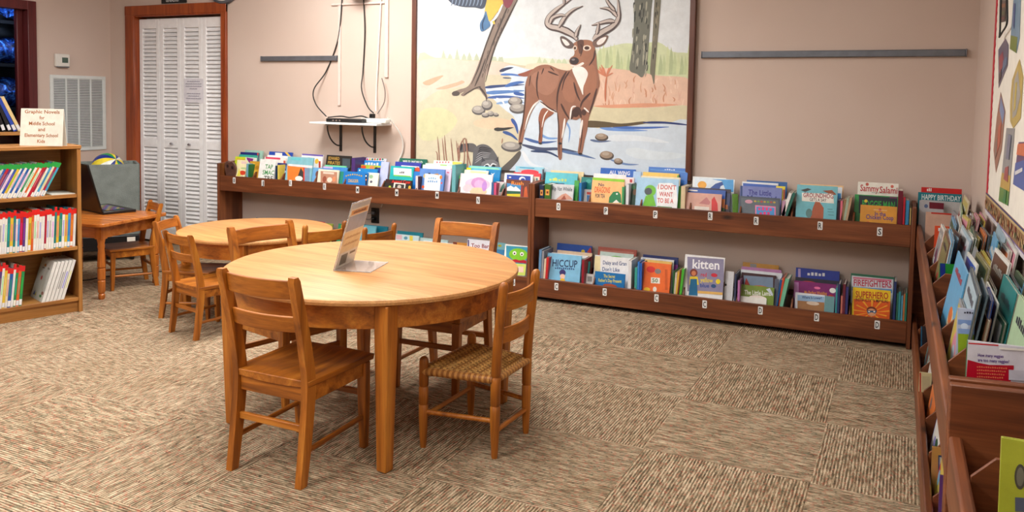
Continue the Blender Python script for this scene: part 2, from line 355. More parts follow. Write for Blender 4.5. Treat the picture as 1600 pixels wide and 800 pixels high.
# ------------------------------------------------------------------ DATA (metres)
BACK=[
{'k':'f','p':[-4.7827,5.1165,0.592],'w':0.192,'h':0.2998,'t':0.011,'tilt':0.192,'yaw':0.0,'c':(160,200,185),'s':(160,200,185),'a':[],'l':'sage green picture book with pale top,rearmost in first bin beside the door'},
{'k':'f','p':[-4.8106,5.098,0.592],'w':0.1924,'h':0.2835,'t':0.011,'tilt':0.192,'yaw':0.0,'c':(35,45,120),'s':(35,45,120),'a':[('p',[(0.1025,0.1673),(0.1295,0.1672),(0.1097,0.2822),(0.0826,0.2825)],(230,90,60))],'l':'navy blue picture book near back of first bin beside the door'},
{'k':'f','p':[-4.7865,5.061,0.592],'w':0.1912,'h':0.2654,'t':0.011,'tilt':0.192,'yaw':0.0,'c':(60,170,150),'s':(60,170,150),'a':[('p',[(0.0596,0.1607),(0.1136,0.1604),(0.0992,0.2435),(0.0451,0.244)],(240,238,232))],'l':'teal green book behind the yellow ones in first bin beside the door'},
{'k':'f','p':[-4.8408,5.0425,0.592],'w':0.1235,'h':0.2481,'t':0.011,'tilt':0.192,'yaw':0.0,'c':(205,222,40),'s':(205,222,40),'a':[('p',[(-0.0492,0.2171),(0.0605,0.2162),(0.0577,0.2319),(-0.052,0.2328)],(230,190,60))],'l':'lime yellow book standing behind a cream cover in first bin'},
{'k':'f','p':[-4.7316,5.024,0.592],'w':0.0879,'h':0.2488,'t':0.011,'tilt':0.192,'yaw':0.0,'c':(225,235,225),'s':(225,235,225),'a':[('p',[(-0.0368,0.2472),(0.0387,0.2402),(0.0307,0.2085),(0.0125,0.1972),(-0.0188,0.2218)],(130,30,130))],'l':'white book with purple flower in first bin beside the door'},
{'k':'f','p':[-4.7743,4.987,0.592],'w':0.1016,'h':0.2281,'t':0.011,'tilt':0.192,'yaw':0.0,'c':(245,235,190),'s':(245,235,190),'a':[('p',[(-0.0045,0.1972),(0.0495,0.1968),(0.0459,0.2174),(-0.0082,0.2179)],(240,210,205)),('e',[0.0218,0.1251,0.0333,0.018],(215,70,40)),('e',[0.0288,0.1618,0.0333,0.0078],(190,215,150)),('p',[(-0.0339,0.0961),(-0.019,0.1646),(0.0064,0.0983)],(235,225,90))],'l':'cream picture book with red shape in first bin beside the brown bookend'},
{'k':'s','p':[-4.6895,4.989,0.592],'w':0.021,'h':0.2005,'d':0.16,'lean':0.05,'c':(120,170,190),'l':'thin blue-grey spine right of the cream book in first bin','st':None},
{'k':'s','p':[-4.6688,4.989,0.592],'w':0.018,'h':0.196,'d':0.16,'lean':0.05,'c':(40,110,60),'l':'thin dark green spine in first bin beside the door','st':None},
{'k':'f','p':[-4.6529,5.0055,0.592],'w':0.1068,'h':0.2224,'t':0.011,'tilt':0.192,'yaw':0.0,'c':(200,150,45),'s':(200,150,45),'a':[('e',[-0.0143,0.1905,0.0198,0.0155],(225,185,80)),('e',[0.0289,0.172,0.0197,0.0154],(170,120,30)),('e',[0.0079,0.1399,0.0197,0.0102],(225,185,80))],'l':'gold patterned small book at right end of first bin'},
{'k':'f','p':[-4.5007,5.1165,0.592],'w':0.2381,'h':0.2986,'t':0.011,'tilt':0.192,'yaw':0.0,'c':(35,75,175),'s':(35,75,175),'a':[('p',[(-0.0532,0.2656),(0.0197,0.2647),(0.0154,0.2907),(-0.0575,0.2916)],(240,238,232)),('p',[(0.0332,0.3026),(0.0592,0.3037),(0.1114,0.2645),(0.1147,0.2439)],(235,190,80))],'l':'blue book with white patch rearmost in second bin from the door'},
{'k':'f','p':[-4.5029,5.098,0.592],'w':0.2311,'h':0.2708,'t':0.011,'tilt':0.192,'yaw':0.0,'c':(235,240,245),'s':(235,240,245),'a':[('p',[(0.112,0.1722),(0.1315,0.1721),(0.1164,0.2643),(0.0969,0.2645)],(120,180,220))],'l':'white book with blue edge in second bin from the door'},
{'k':'f','p':[-4.501,5.061,0.592],'w':0.2171,'h':0.2574,'t':0.011,'tilt':0.192,'yaw':0.0,'c':(240,235,230),'s':(240,235,230),'a':[('p',[(-0.0993,0.2429),(0.0525,0.2414),(0.05,0.2568),(-0.1019,0.2585)],(225,70,100)),('p',[(0.0902,0.2105),(0.1097,0.2103),(0.1054,0.2358),(0.086,0.236)],(210,90,60))],'l':'white book with pink title band in second bin from the door'},
{'k':'f','p':[-4.5083,4.987,0.592],'w':0.1571,'h':0.2458,'t':0.011,'tilt':0.192,'yaw':0.0,'c':(238,240,238),'s':(238,240,238),'a':[('t','TAP',[-0.0193,0.1697,0.0588,0.1702,0.0355],(60,140,70)),('t','SMAC',[-0.0377,0.1235,0.0794,0.1247,0.0354],(60,150,80)),('t','TRE',[-0.0168,0.0781,0.0741,0.0792,0.0353],(60,70,60))],'l':'white picture book titled Tap Smac in green letters'},
{'k':'s','p':[-4.384,4.989,0.592],'w':0.02,'h':0.1995,'d':0.16,'lean':0,'c':(20,50,80),'l':'dark teal spine beside the Tap Smac book','st':None},
{'k':'s','p':[-4.3645,4.989,0.592],'w':0.015,'h':0.2055,'d':0.16,'lean':0,'c':(230,205,90),'l':'yellow spine beside the Tap Smac book','st':None},
{'k':'f','p':[-4.3805,5.024,0.592],'w':0.1162,'h':0.219,'t':0.011,'tilt':0.192,'yaw':0.0,'c':(25,40,120),'s':(25,40,120),'a':[('e',[0.0061,0.1835,0.0255,0.0203],(90,120,200)),('e',[0.0175,0.1535,0.0191,0.0101],(180,190,230))],'l':'dark blue night-scene book at right of second bin'},
{'k':'f','p':[-4.1505,5.0795,0.592],'w':0.2079,'h':0.2978,'t':0.011,'tilt':0.192,'yaw':0.0,'c':(240,238,240),'s':(240,238,240),'a':[('p',[(-0.1019,0.2865),(0.1059,0.2838),(0.1039,0.2964),(-0.1039,0.2992)],(110,90,180)),('p',[(-0.0485,0.2701),(-0.0234,0.2713),(0.025,0.2431),(0.0133,0.2375)],(90,60,70)),('e',[0.0498,0.2443,0.0186,0.0201],(235,190,60)),('p',[(0.0767,0.1917),(0.0953,0.1915),(0.0868,0.2466),(0.0681,0.2468)],(190,60,40))],'l':'white book with purple top edge in third bin'},
{'k':'f','p':[-4.1881,4.987,0.592],'w':0.2511,'h':0.2785,'t':0.011,'tilt':0.192,'yaw':0.0,'c':(130,190,205),'s':(130,190,205),'a':[('p',[(-0.0994,0.0823),(0.0945,0.0825),(0.0742,0.2108),(-0.1208,0.2122)],(235,130,50)),('p',[(-0.017,0.0795),(0.0142,0.1963),(0.1039,0.1015)],(60,60,60)),('e',[0.0092,0.111,0.0371,0.0198],(240,238,232)),('p',[(0.055,0.0973),(0.0798,0.0973),(0.0626,0.2059),(0.0376,0.2061)],(215,60,50)),('p',[(-0.1094,0.2203),(0.1349,0.2174),(0.138,0.1977),(-0.1132,0.205)],(225,228,232)),('p',[(-0.0892,0.252),(0.0055,0.2511),(0.0023,0.271),(-0.0925,0.2721)],(105,195,205)),('p',[(0.0698,0.0825),(0.1192,0.0826),(0.1013,0.1958),(0.0517,0.1961)],(120,150,180))],'l':'comic book with orange lower half and silver title in third bin'},
{'k':'f','p':[-4.031,5.0026,0.592],'w':0.1075,'h':0.2024,'t':0.011,'tilt':0.192,'yaw':0.12,'c':(105,165,215),'s':(105,165,215),'a':[('e',[0.0145,0.1534,0.0168,0.0246],(110,70,60))],'l':'light blue book leaning beside the comic in third bin'},
{'k':'f','p':[-3.9221,5.1165,0.592],'w':0.2329,'h':0.2959,'t':0.011,'tilt':0.192,'yaw':0.0,'c':(40,38,36),'s':(40,38,36),'a':[('t','EDWARD',[-0.0981,0.2585,0.0065,0.2585,0.025],(200,160,70)),('t','PIRATES',[-0.0989,0.2233,0.0179,0.2236,0.025],(200,160,70)),('p',[(0.0456,0.2009),(0.1182,0.2003),(0.1073,0.2746),(0.0345,0.2755)],(70,85,95))],'l':'black pirate book with gold title rearmost in fourth bin'},
{'k':'s','p':[-3.682,5.03,0.592],'w':0.032,'h':0.2895,'d':0.16,'lean':0.0,'c':(75,50,120),'l':'purple spine beside the black pirate book','st':None},
{'k':'f','p':[-3.9159,5.0795,0.592],'w':0.2012,'h':0.2207,'t':0.011,'tilt':0.192,'yaw':0.0,'c':(120,215,165),'s':(120,215,165),'a':[],'l':'mint green book in fourth bin below the pirate book'},
{'k':'f','p':[-3.8896,5.0425,0.592],'w':0.23,'h':0.2121,'t':0.011,'tilt':0.192,'yaw':0.0,'c':(60,140,215),'s':(60,140,215),'a':[('p',[(-0.1127,0.1982),(-0.0211,0.1975),(-0.0234,0.2123),(-0.115,0.213)],(200,180,225))],'l':'blue and lilac book in fourth bin behind the brown picture cover'},
{'k':'f','p':[-3.9043,4.987,0.592],'w':0.193,'h':0.1954,'t':0.011,'tilt':0.192,'yaw':0.0,'c':(232,225,205),'s':(232,225,205),'a':[('p',[(-0.0593,0.0738),(0.0968,0.0741),(0.0808,0.1804),(-0.0759,0.1812)],(185,135,110)),('p',[(-0.0486,0.1615),(0.0539,0.1611),(0.0517,0.1757),(-0.0508,0.1762)],(225,205,190)),('e',[-0.0301,0.12,0.018,0.0244],(150,80,60)),('e',[0.0185,0.1179,0.0238,0.0194],(230,215,200)),('e',[0.0593,0.1251,0.0148,0.0194],(225,140,100))],'l':'cream framed book with brown picture in fourth bin'},
{'k':'f','p':[-3.7966,5.0055,0.592],'w':0.0595,'h':0.185,'t':0.011,'tilt':0.192,'yaw':0.0,'c':(40,140,120),'s':(40,140,120),'a':[],'l':'teal book edge right of the brown picture cover'},
{'k':'f','p':[-3.5894,5.1165,0.592],'w':0.2168,'h':0.2911,'t':0.011,'tilt':0.192,'yaw':0.0,'c':(225,225,235),'s':(225,225,235),'a':[('e',[-0.0884,0.2771,0.0088,0.0079],(200,120,60)),('e',[-0.0649,0.2782,0.0088,0.0079],(200,60,120)),('e',[-0.0415,0.2793,0.0088,0.0078],(230,210,80)),('e',[-0.0182,0.2804,0.0088,0.0078],(50,110,100)),('e',[0.0051,0.2815,0.0087,0.0078],(220,130,60)),('e',[0.0283,0.2826,0.0086,0.0078],(90,160,120)),('e',[0.0514,0.2837,0.0086,0.0078],(200,60,80)),('e',[0.0744,0.2847,0.0086,0.0078],(60,140,120))],'l':'white book with colourful dotted top in fifth bin'},
{'k':'f','p':[-3.6001,5.098,0.592],'w':0.2108,'h':0.2721,'t':0.011,'tilt':0.192,'yaw':0.0,'c':(45,140,220),'s':(45,140,220),'a':[('t','~',[-0.0589,0.2379,0.0695,0.2381,0.0195],(230,240,250))],'l':'bright blue book with white lettering in fifth bin'},
{'k':'f','p':[-3.5872,5.061,0.592],'w':0.2095,'h':0.2408,'t':0.011,'tilt':0.192,'yaw':0.0,'c':(170,190,60),'s':(170,190,60),'a':[('e',[-0.0551,0.2234,0.0232,0.0145],(220,80,40)),('e',[0.0208,0.2224,0.023,0.0145],(225,140,90)),('e',[0.0623,0.2148,0.0171,0.0145],(60,60,60)),('p',[(0.0817,0.1585),(0.1161,0.1583),(0.1068,0.2254),(0.0723,0.2257)],(50,60,150))],'l':'green book with fruit picture in fifth bin'},
{'k':'f','p':[-3.5865,5.024,0.592],'w':0.1971,'h':0.2167,'t':0.011,'tilt':0.192,'yaw':0.0,'c':(30,135,205),'s':(30,135,205),'a':[('e',[-0.0611,0.2013,0.0076,0.0063],(240,238,232))],'l':'plain sky blue book behind the digger book in fifth bin'},
{'k':'f','p':[-3.5118,5.0055,0.592],'w':0.103,'h':0.1906,'t':0.011,'tilt':0.192,'yaw':0.0,'c':(238,238,222),'s':(238,238,222),'a':[('e',[-0.0128,0.1611,0.017,0.0143],(150,190,150)),('e',[-0.0074,0.1231,0.0113,0.0095],(90,90,110))],'l':'cream book with small drawings right of the digger book'},
{'k':'f','p':[-3.6537,4.987,0.592],'w':0.2185,'h':0.1916,'t':0.011,'tilt':0.192,'yaw':0.0,'c':(25,120,200),'s':(15,90,160),'a':[('t','DIGGER',[-0.0589,0.1108,0.0342,0.1118,0.0239],(205,170,60)),('e',[-0.0831,0.1556,0.0064,0.0053],(205,170,60)),('e',[-0.0641,0.1617,0.0064,0.0053],(205,170,60)),('e',[-0.0449,0.1668,0.0064,0.0053],(205,170,60)),('e',[-0.0255,0.1701,0.0064,0.0053],(205,170,60)),('e',[-0.0058,0.1712,0.0064,0.0052],(205,170,60)),('e',[0.0141,0.17,0.0064,0.0053],(205,170,60)),('e',[0.0343,0.1671,0.0063,0.0053],(205,170,60)),('e',[0.0545,0.1632,0.0063,0.0053],(205,170,60)),('p',[(0.0995,0.0984),(0.1138,0.0984),(0.1023,0.1791),(0.088,0.1792)],(30,40,60)),('e',[0.0968,0.1656,0.0057,0.0066],(240,238,232)),('e',[0.1009,0.1371,0.0057,0.0066],(220,120,60))],'l':'blue book with gold digger title in fifth bin'},
{'k':'f','p':[-3.4403,5.0425,0.592],'w':0.0684,'h':0.2734,'t':0.011,'tilt':0.192,'yaw':0.0,'c':(190,200,235),'s':(190,200,235),'a':[],'l':'pale lilac book at right end of fifth bin'},
{'k':'f','p':[-3.2456,5.1165,0.592],'w':0.2347,'h':0.3023,'t':0.011,'tilt':0.192,'yaw':0.0,'c':(25,105,85),'s':(25,105,85),'a':[('t','WILD WORLD',[-0.0903,0.2709,0.0827,0.2708,0.0167],(240,238,232))],'l':'dark green book with white letters rearmost in sixth bin'},
{'k':'f','p':[-3.2634,5.0795,0.592],'w':0.2231,'h':0.2773,'t':0.011,'tilt':0.192,'yaw':0.0,'c':(55,65,170),'s':(55,65,170),'a':[('p',[(-0.0559,0.2424),(0.0996,0.2407),(0.0984,0.2501),(-0.0572,0.2519)],(240,238,232)),('e',[0.0856,0.2221,0.0218,0.0235],(220,90,60))],'l':'indigo book with white strip in sixth bin'},
{'k':'f','p':[-3.2856,5.0425,0.592],'w':0.2005,'h':0.2476,'t':0.011,'tilt':0.192,'yaw':0.0,'c':(30,180,185),'s':(30,180,185),'a':[('p',[(-0.0674,0.1726),(0.0881,0.1718),(0.0801,0.2327),(-0.0758,0.2342)],(238,240,236)),('t','~',[-0.0201,0.1953,0.0243,0.1955,0.0141],(60,60,80)),('p',[(-0.0674,0.1726),(0.0826,0.1718),(0.0814,0.1811),(-0.0687,0.1821)],(120,200,90))],'l':'turquoise book with white title panel in sixth bin'},
{'k':'f','p':[-3.1402,5.024,0.592],'w':0.0599,'h':0.2186,'t':0.011,'tilt':0.192,'yaw':0.0,'c':(40,120,200),'s':(40,120,200),'a':[],'l':'plain blue book edge in sixth bin'},
{'k':'f','p':[-3.2676,4.987,0.592],'w':0.2261,'h':0.1535,'t':0.011,'tilt':0.192,'yaw':0.0,'c':(40,40,38),'s':(40,40,38),'a':[('p',[(-0.1092,0.1258),(0.1113,0.1254),(0.1082,0.1485),(-0.1124,0.1493)],(60,30,28)),('t','Animal Cow',[-0.0593,0.1281,0.0998,0.1297,0.0232],(220,50,45)),('e',[-0.0711,0.0928,0.011,0.0141],(190,220,60)),('e',[0.0979,0.1032,0.0108,0.0139],(235,180,50)),('p',[(-0.0377,0.1325),(0.0618,0.129),(0.059,0.0682),(-0.0447,0.0616)],(225,225,215)),('p',[(-0.0254,0.1238),(0.0519,0.1214),(0.0508,0.0677),(-0.0309,0.0625)],(50,50,48)),('e',[0.0105,0.1025,0.0164,0.014],(200,190,180))],'l':'black animal book with red title in sixth bin'},
{'k':'s','p':[-3.0985,4.989,0.592],'w':0.019,'h':0.1905,'d':0.16,'lean':0.0,'c':(235,220,225),'l':'white spine left of the pale blue leaf-border book','st':None},
{'k':'s','p':[-3.0805,4.989,0.592],'w':0.015,'h':0.1865,'d':0.16,'lean':0.0,'c':(60,40,60),'l':'dark spine left of the pale blue leaf-border book','st':None},
{'k':'f','p':[-2.9503,5.1165,0.592],'w':0.2358,'h':0.2995,'t':0.011,'tilt':0.192,'yaw':0.0,'c':(225,240,230),'s':(225,240,230),'a':[('e',[-0.0888,0.2858,0.007,0.0061],(230,110,130)),('e',[-0.0646,0.2869,0.007,0.0062],(230,110,130)),('e',[-0.0405,0.2881,0.0069,0.0061],(230,110,130)),('e',[-0.0165,0.2893,0.0069,0.0061],(230,110,130)),('e',[0.0075,0.2904,0.0069,0.0061],(230,110,130)),('p',[(0.0478,0.2222),(0.127,0.2214),(0.1182,0.2954),(0.0387,0.2966)],(225,205,90)),('p',[(0.0656,0.2498),(0.0921,0.2495),(0.0887,0.2773),(0.0622,0.2777)],(30,90,130))],'l':'pastel book with pink dots rearmost in seventh bin'},
{'k':'f','p':[-2.9933,5.0795,0.592],'w':0.2416,'h':0.2787,'t':0.011,'tilt':0.192,'yaw':0.0,'c':(200,235,215),'s':(200,235,215),'a':[('e',[-0.0635,0.2566,0.0215,0.0094],(90,110,150)),('p',[(0.0072,0.2507),(0.0606,0.2501),(0.0578,0.2732),(0.0043,0.2739)],(160,220,100))],'l':'pale green book in seventh bin above the leaf-border cover'},
{'k':'f','p':[-3.0025,5.061,0.592],'w':0.2413,'h':0.2677,'t':0.011,'tilt':0.192,'yaw':0.0,'c':(238,240,238),'s':(238,240,238),'a':[('e',[0.1187,0.2388,0.0079,0.0115],(225,150,70))],'l':'white book in seventh bin with an orange corner shape'},
{'k':'f','p':[-2.9327,5.024,0.592],'w':0.148,'h':0.2482,'t':0.011,'tilt':0.192,'yaw':0.0,'c':(225,205,230),'s':(225,205,230),'a':[('p',[(0.0354,0.2203),(0.0564,0.2202),(0.0553,0.2293),(0.0343,0.2295)],(225,120,150))],'l':'pale pink lavender book in seventh bin'},
{'k':'s','p':[-2.796,4.989,0.592],'w':0.028,'h':0.2835,'d':0.16,'lean':0.0,'c':(110,180,190),'l':'teal grey spine at right end of seventh bin','st':None},
{'k':'f','p':[-2.9945,4.987,0.592],'w':0.2045,'h':0.2476,'t':0.011,'tilt':0.192,'yaw':0.0,'c':(95,140,210),'s':(95,140,210),'a':[('p',[(-0.0599,0.212),(0.0727,0.21),(0.0776,0.0868),(-0.0535,0.0785)],(225,238,242)),('t','~',[-0.0284,0.1739,0.0404,0.1744,0.0137],(140,180,210)),('t','~',[-0.0308,0.1511,0.0537,0.1518,0.0137],(120,160,210)),('e',[0.075,0.1918,0.0104,0.0136],(235,130,50)),('e',[0.0853,0.1512,0.0062,0.0068],(220,80,60)),('e',[-0.0635,0.1147,0.0117,0.0115],(220,90,50)),('e',[-0.0629,0.1933,0.008,0.0138],(200,180,130)),('e',[-0.0229,0.214,0.0106,0.0046],(40,40,60)),('p',[(0.0093,0.2111),(0.0455,0.2177),(0.0629,0.2049)],(200,150,90))],'l':'blue book with white panel and orange leaf border'},
{'k':'f','p':[-2.635,5.098,0.592],'w':0.2553,'h':0.2768,'t':0.011,'tilt':0.192,'yaw':0.0,'c':(95,190,225),'s':(95,190,225),'a':[('p',[(-0.1151,0.2601),(0.1046,0.2573),(0.1031,0.2708),(-0.1167,0.2738)],(150,225,190)),('p',[(0.1096,0.1673),(0.1246,0.1672),(0.1136,0.2662),(0.0985,0.2664)],(160,225,180))],'l':'light blue book with mint band rearmost in eighth bin'},
{'k':'f','p':[-2.7547,5.0795,0.592],'w':0.0337,'h':0.2627,'t':0.011,'tilt':0.192,'yaw':0.0,'c':(225,225,40),'s':(225,225,40),'a':[],'l':'yellow tag book corner in eighth bin'},
{'k':'f','p':[-2.6714,5.0425,0.592],'w':0.1886,'h':0.2514,'t':0.011,'tilt':0.192,'yaw':0.0,'c':(240,240,222),'s':(240,240,222),'a':[('p',[(-0.0458,0.2338),(0.0813,0.2325),(0.0802,0.2414),(-0.0469,0.2428)],(230,225,160))],'l':'cream book behind the purple hair drawing'},
{'k':'f','p':[-2.5478,5.061,0.592],'w':0.1104,'h':0.261,'t':0.011,'tilt':0.192,'yaw':0.0,'c':(20,135,200),'s':(20,135,200),'a':[('p',[(-0.0172,0.2375),(-0.0012,0.2293),(0.0127,0.2391),(0.0003,0.2159)],(240,238,232))],'l':'bright blue book with white bird in eighth bin'},
{'k':'f','p':[-2.7844,5.0038,0.592],'w':0.0541,'h':0.2115,'t':0.011,'tilt':0.192,'yaw':0.1,'c':(110,200,100),'s':(110,200,100),'a':[('p',[(-0.0009,0.0943),(0.0284,0.094),(0.0194,0.1886),(-0.0101,0.1891)],(130,70,50))],'l':'green book with brown picture left of the purple drawing'},
{'k':'f','p':[-2.6378,4.987,0.592],'w':0.2518,'h':0.2302,'t':0.011,'tilt':0.192,'yaw':0.0,'c':(245,238,242),'s':(245,238,242),'a':[('e',[0.0145,0.1592,0.0989,0.0445],(240,200,225)),('e',[0.0234,0.1687,0.0594,0.04],(205,150,205)),('e',[0.0294,0.1601,0.0396,0.0311],(225,175,220)),('e',[0.0251,0.1107,0.0692,0.0266],(245,205,170)),('e',[0.0706,0.1492,0.0197,0.0354],(190,140,215)),('e',[-0.0625,0.1276,0.0351,0.0268],(245,205,215))],'l':'white book with pink and purple hair drawing in eighth bin'},
{'k':'s','p':[-2.4915,4.989,0.592],'w':0.017,'h':0.1795,'d':0.16,'lean':0.0,'c':(70,110,160),'l':'small blue spine right of the purple drawing','st':None},
{'k':'s','p':[-2.472,4.989,0.592],'w':0.018,'h':0.1765,'d':0.16,'lean':0.0,'c':(215,90,130),'l':'small pink spine right of the purple drawing','st':None},
{'k':'f','p':[-2.4572,5.0055,0.592],'w':0.0687,'h':0.1853,'t':0.011,'tilt':0.192,'yaw':0.0,'c':(205,200,200),'s':(205,200,200),'a':[('p',[(-0.0018,0.1143),(0.0128,0.1594),(0.0302,0.1782),(0.037,0.1167)],(60,110,100))],'l':'grey picture book with green shape right end of eighth bin'},
{'k':'f','p':[-2.2885,5.098,0.592],'w':0.2135,'h':0.2921,'t':0.011,'tilt':0.192,'yaw':0.0,'c':(150,205,225),'s':(150,205,225),'a':[('p',[(-0.0758,0.2799),(0.0361,0.2783),(0.0354,0.2849),(-0.0765,0.2866)],(60,150,190)),('p',[(0.1044,0.1961),(0.1163,0.196),(0.1078,0.2794),(0.0959,0.2796)],(70,60,80)),('p',[(-0.0777,0.2065),(0.0773,0.2051),(0.0705,0.2711),(-0.0849,0.2733)],(175,190,200)),('e',[0.0048,0.2544,0.067,0.0177],(220,50,70))],'l':'blue framed book with dark right edge rearmost in ninth bin'},
{'k':'f','p':[-2.2951,5.0795,0.592],'w':0.2033,'h':0.2507,'t':0.011,'tilt':0.192,'yaw':0.0,'c':(225,60,70),'s':(225,60,70),'a':[('p',[(0.0533,0.1623),(0.1011,0.162),(0.0944,0.2277),(0.0465,0.2282)],(235,225,205)),('p',[(0.0773,0.1622),(0.0868,0.1621),(0.0809,0.219),(0.0714,0.2191)],(40,120,140))],'l':'red roofed house book in ninth bin'},
{'k':'f','p':[-2.3406,5.0425,0.592],'w':0.2134,'h':0.2444,'t':0.011,'tilt':0.192,'yaw':0.0,'c':(240,242,244),'s':(240,242,244),'a':[('p',[(-0.0781,0.1194),(0.1006,0.119),(0.0887,0.2324),(-0.0907,0.2343)],(30,70,170)),('e',[0.0289,0.2083,0.0239,0.0176],(235,240,245)),('e',[0.0341,0.2042,0.0163,0.0114],(30,70,170)),('e',[-0.0643,0.2163,0.0098,0.0044],(240,238,232))],'l':'white edged blue book behind the Rush book'},
{'k':'f','p':[-2.3168,4.987,0.592],'w':0.175,'h':0.2082,'t':0.011,'tilt':0.192,'yaw':0.0,'c':(105,50,35),'s':(105,50,35),'a':[('p',[(-0.0821,0.1814),(0.0245,0.1746),(0.0294,0.0835),(-0.0706,0.0768)],(60,140,200)),('p',[(-0.0787,0.1508),(-0.0513,0.1657),(-0.026,0.1541),(-0.0126,0.1636),(0.0235,0.1397),(0.0258,0.118),(-0.0754,0.1203)],(235,238,240)),('p',[(-0.0763,0.129),(0.0244,0.131),(0.0267,0.1094),(-0.0735,0.1029)],(30,90,70)),('p',[(-0.0739,0.1072),(0.0262,0.1137),(0.0304,0.0749),(-0.0697,0.0681)],(220,200,40)),('t','Rush',[-0.0473,0.1727,0.0437,0.1734,0.024],(235,140,40)),('p',[(0.0521,0.0937),(0.0547,0.159),(0.0679,0.1685),(0.0851,0.0959)],(200,90,40)),('p',[(0.0343,0.0825),(0.0486,0.0825),(0.0394,0.1689),(0.0251,0.169)],(140,40,40))],'l':'brown book titled Rush with mountain scene in ninth bin'},
{'k':'f','p':[-2.0168,5.1165,0.592],'w':0.2379,'h':0.2739,'t':0.011,'tilt':0.192,'yaw':0.0,'c':(240,215,165),'s':(240,215,165),'a':[('p',[(0.122,0.2398),(0.1539,0.2395),(0.1511,0.2696),(0.1191,0.27)],(200,200,210))],'l':'cream orange book rearmost in bin O'},
{'k':'f','p':[-2.0407,5.0795,0.592],'w':0.2329,'h':0.2644,'t':0.011,'tilt':0.192,'yaw':0.0,'c':(95,195,210),'s':(30,120,190),'a':[('e',[-0.0411,0.2184,0.0117,0.0109],(220,215,80)),('p',[(-0.0708,0.1871),(0.0272,0.1864),(0.0264,0.195),(-0.0716,0.1958)],(40,110,150)),('t','~',[-0.0868,0.2062,0.0437,0.2068,0.0173],(200,220,120))],'l':'pale turquoise book with yellow flower in bin O'},
{'k':'f','p':[-1.9065,5.024,0.592],'w':0.0317,'h':0.2244,'t':0.011,'tilt':0.192,'yaw':0.0,'c':(70,160,70),'s':(70,160,70),'a':[],'l':'green book edge in bin O'},
{'k':'f','p':[-1.9921,4.987,0.592],'w':0.1641,'h':0.197,'t':0.011,'tilt':0.192,'yaw':0.0,'c':(205,208,212),'s':(60,110,50),'a':[('t','Rip Van Winkle',[-0.0685,0.1538,0.0725,0.1551,0.0254],(70,75,90)),('p',[(-0.0394,0.0921),(0.0026,0.129),(0.0289,0.1392),(0.0672,0.1162),(0.0823,0.1004)],(205,150,130)),('p',[(-0.0031,0.0946),(0.0211,0.1259),(0.0375,0.0973)],(160,80,60))],'l':'grey book titled Rip Van Winkle in bin O'},
{'k':'s','p':[-2.126,4.989,0.592],'w':0.032,'h':0.184,'d':0.16,'lean':0.0,'c':(40,55,85),'l':'navy spine with orange sticker in bin O','st':(235,170,90)},
{'k':'s','p':[-2.0835,4.989,0.592],'w':0.043,'h':0.191,'d':0.16,'lean':0.0,'c':(70,115,50),'l':'green spine with orange sticker left of Rip Van Winkle','st':(235,170,90)},
{'k':'s','p':[-1.8525,4.989,0.592],'w':0.017,'h':0.2135,'d':0.16,'lean':0.0,'c':(50,130,200),'l':'slim blue spine in bin O','st':None},
{'k':'f','p':[-1.8447,5.0448,0.592],'w':0.0889,'h':0.2479,'t':0.011,'tilt':0.192,'yaw':-0.1,'c':(30,125,120),'s':(30,125,120),'a':[('e',[0.0101,0.223,0.0185,0.0127],(60,160,150))],'l':'dark teal book at right of bin O'},
{'k':'f','p':[-1.8142,5.0055,0.592],'w':0.0577,'h':0.1722,'t':0.011,'tilt':0.192,'yaw':0.0,'c':(190,190,190),'s':(190,190,190),'a':[('p',[(-0.0079,0.1388),(0.0275,0.1387),(0.026,0.1554),(-0.0095,0.1555)],(190,60,50)),('p',[(-0.0037,0.0928),(0.0317,0.0928),(0.0279,0.1345),(-0.0075,0.1346)],(50,110,170))],'l':'small grey book with red and blue picture in bin O'},
{'k':'f','p':[-1.6599,5.1165,0.592],'w':0.2384,'h':0.3099,'t':0.011,'tilt':0.192,'yaw':0.0,'c':(20,95,190),'s':(20,95,190),'a':[('t','ALL WING',[-0.0574,0.2702,0.0834,0.27,0.0254],(240,242,245))],'l':'royal blue book with white title in first bin P'},
{'k':'f','p':[-1.5216,5.098,0.592],'w':0.0517,'h':0.2994,'t':0.011,'tilt':0.192,'yaw':0.0,'c':(170,200,235),'s':(170,200,235),'a':[],'l':'pale blue book edge rearmost in first bin P'},
{'k':'f','p':[-1.6958,5.061,0.592],'w':0.2201,'h':0.2759,'t':0.011,'tilt':0.192,'yaw':0.0,'c':(240,240,242),'s':(240,240,242),'a':[],'l':'plain white book behind No Dragons for Tea'},
{'k':'f','p':[-1.5598,5.0425,0.592],'w':0.073,'h':0.2638,'t':0.011,'tilt':0.192,'yaw':0.0,'c':(240,225,225),'s':(240,225,225),'a':[('p',[(0.0094,0.2306),(0.0265,0.2304),(0.0247,0.2511),(0.0076,0.2513)],(180,40,50))],'l':'white book with red mark in first bin P'},
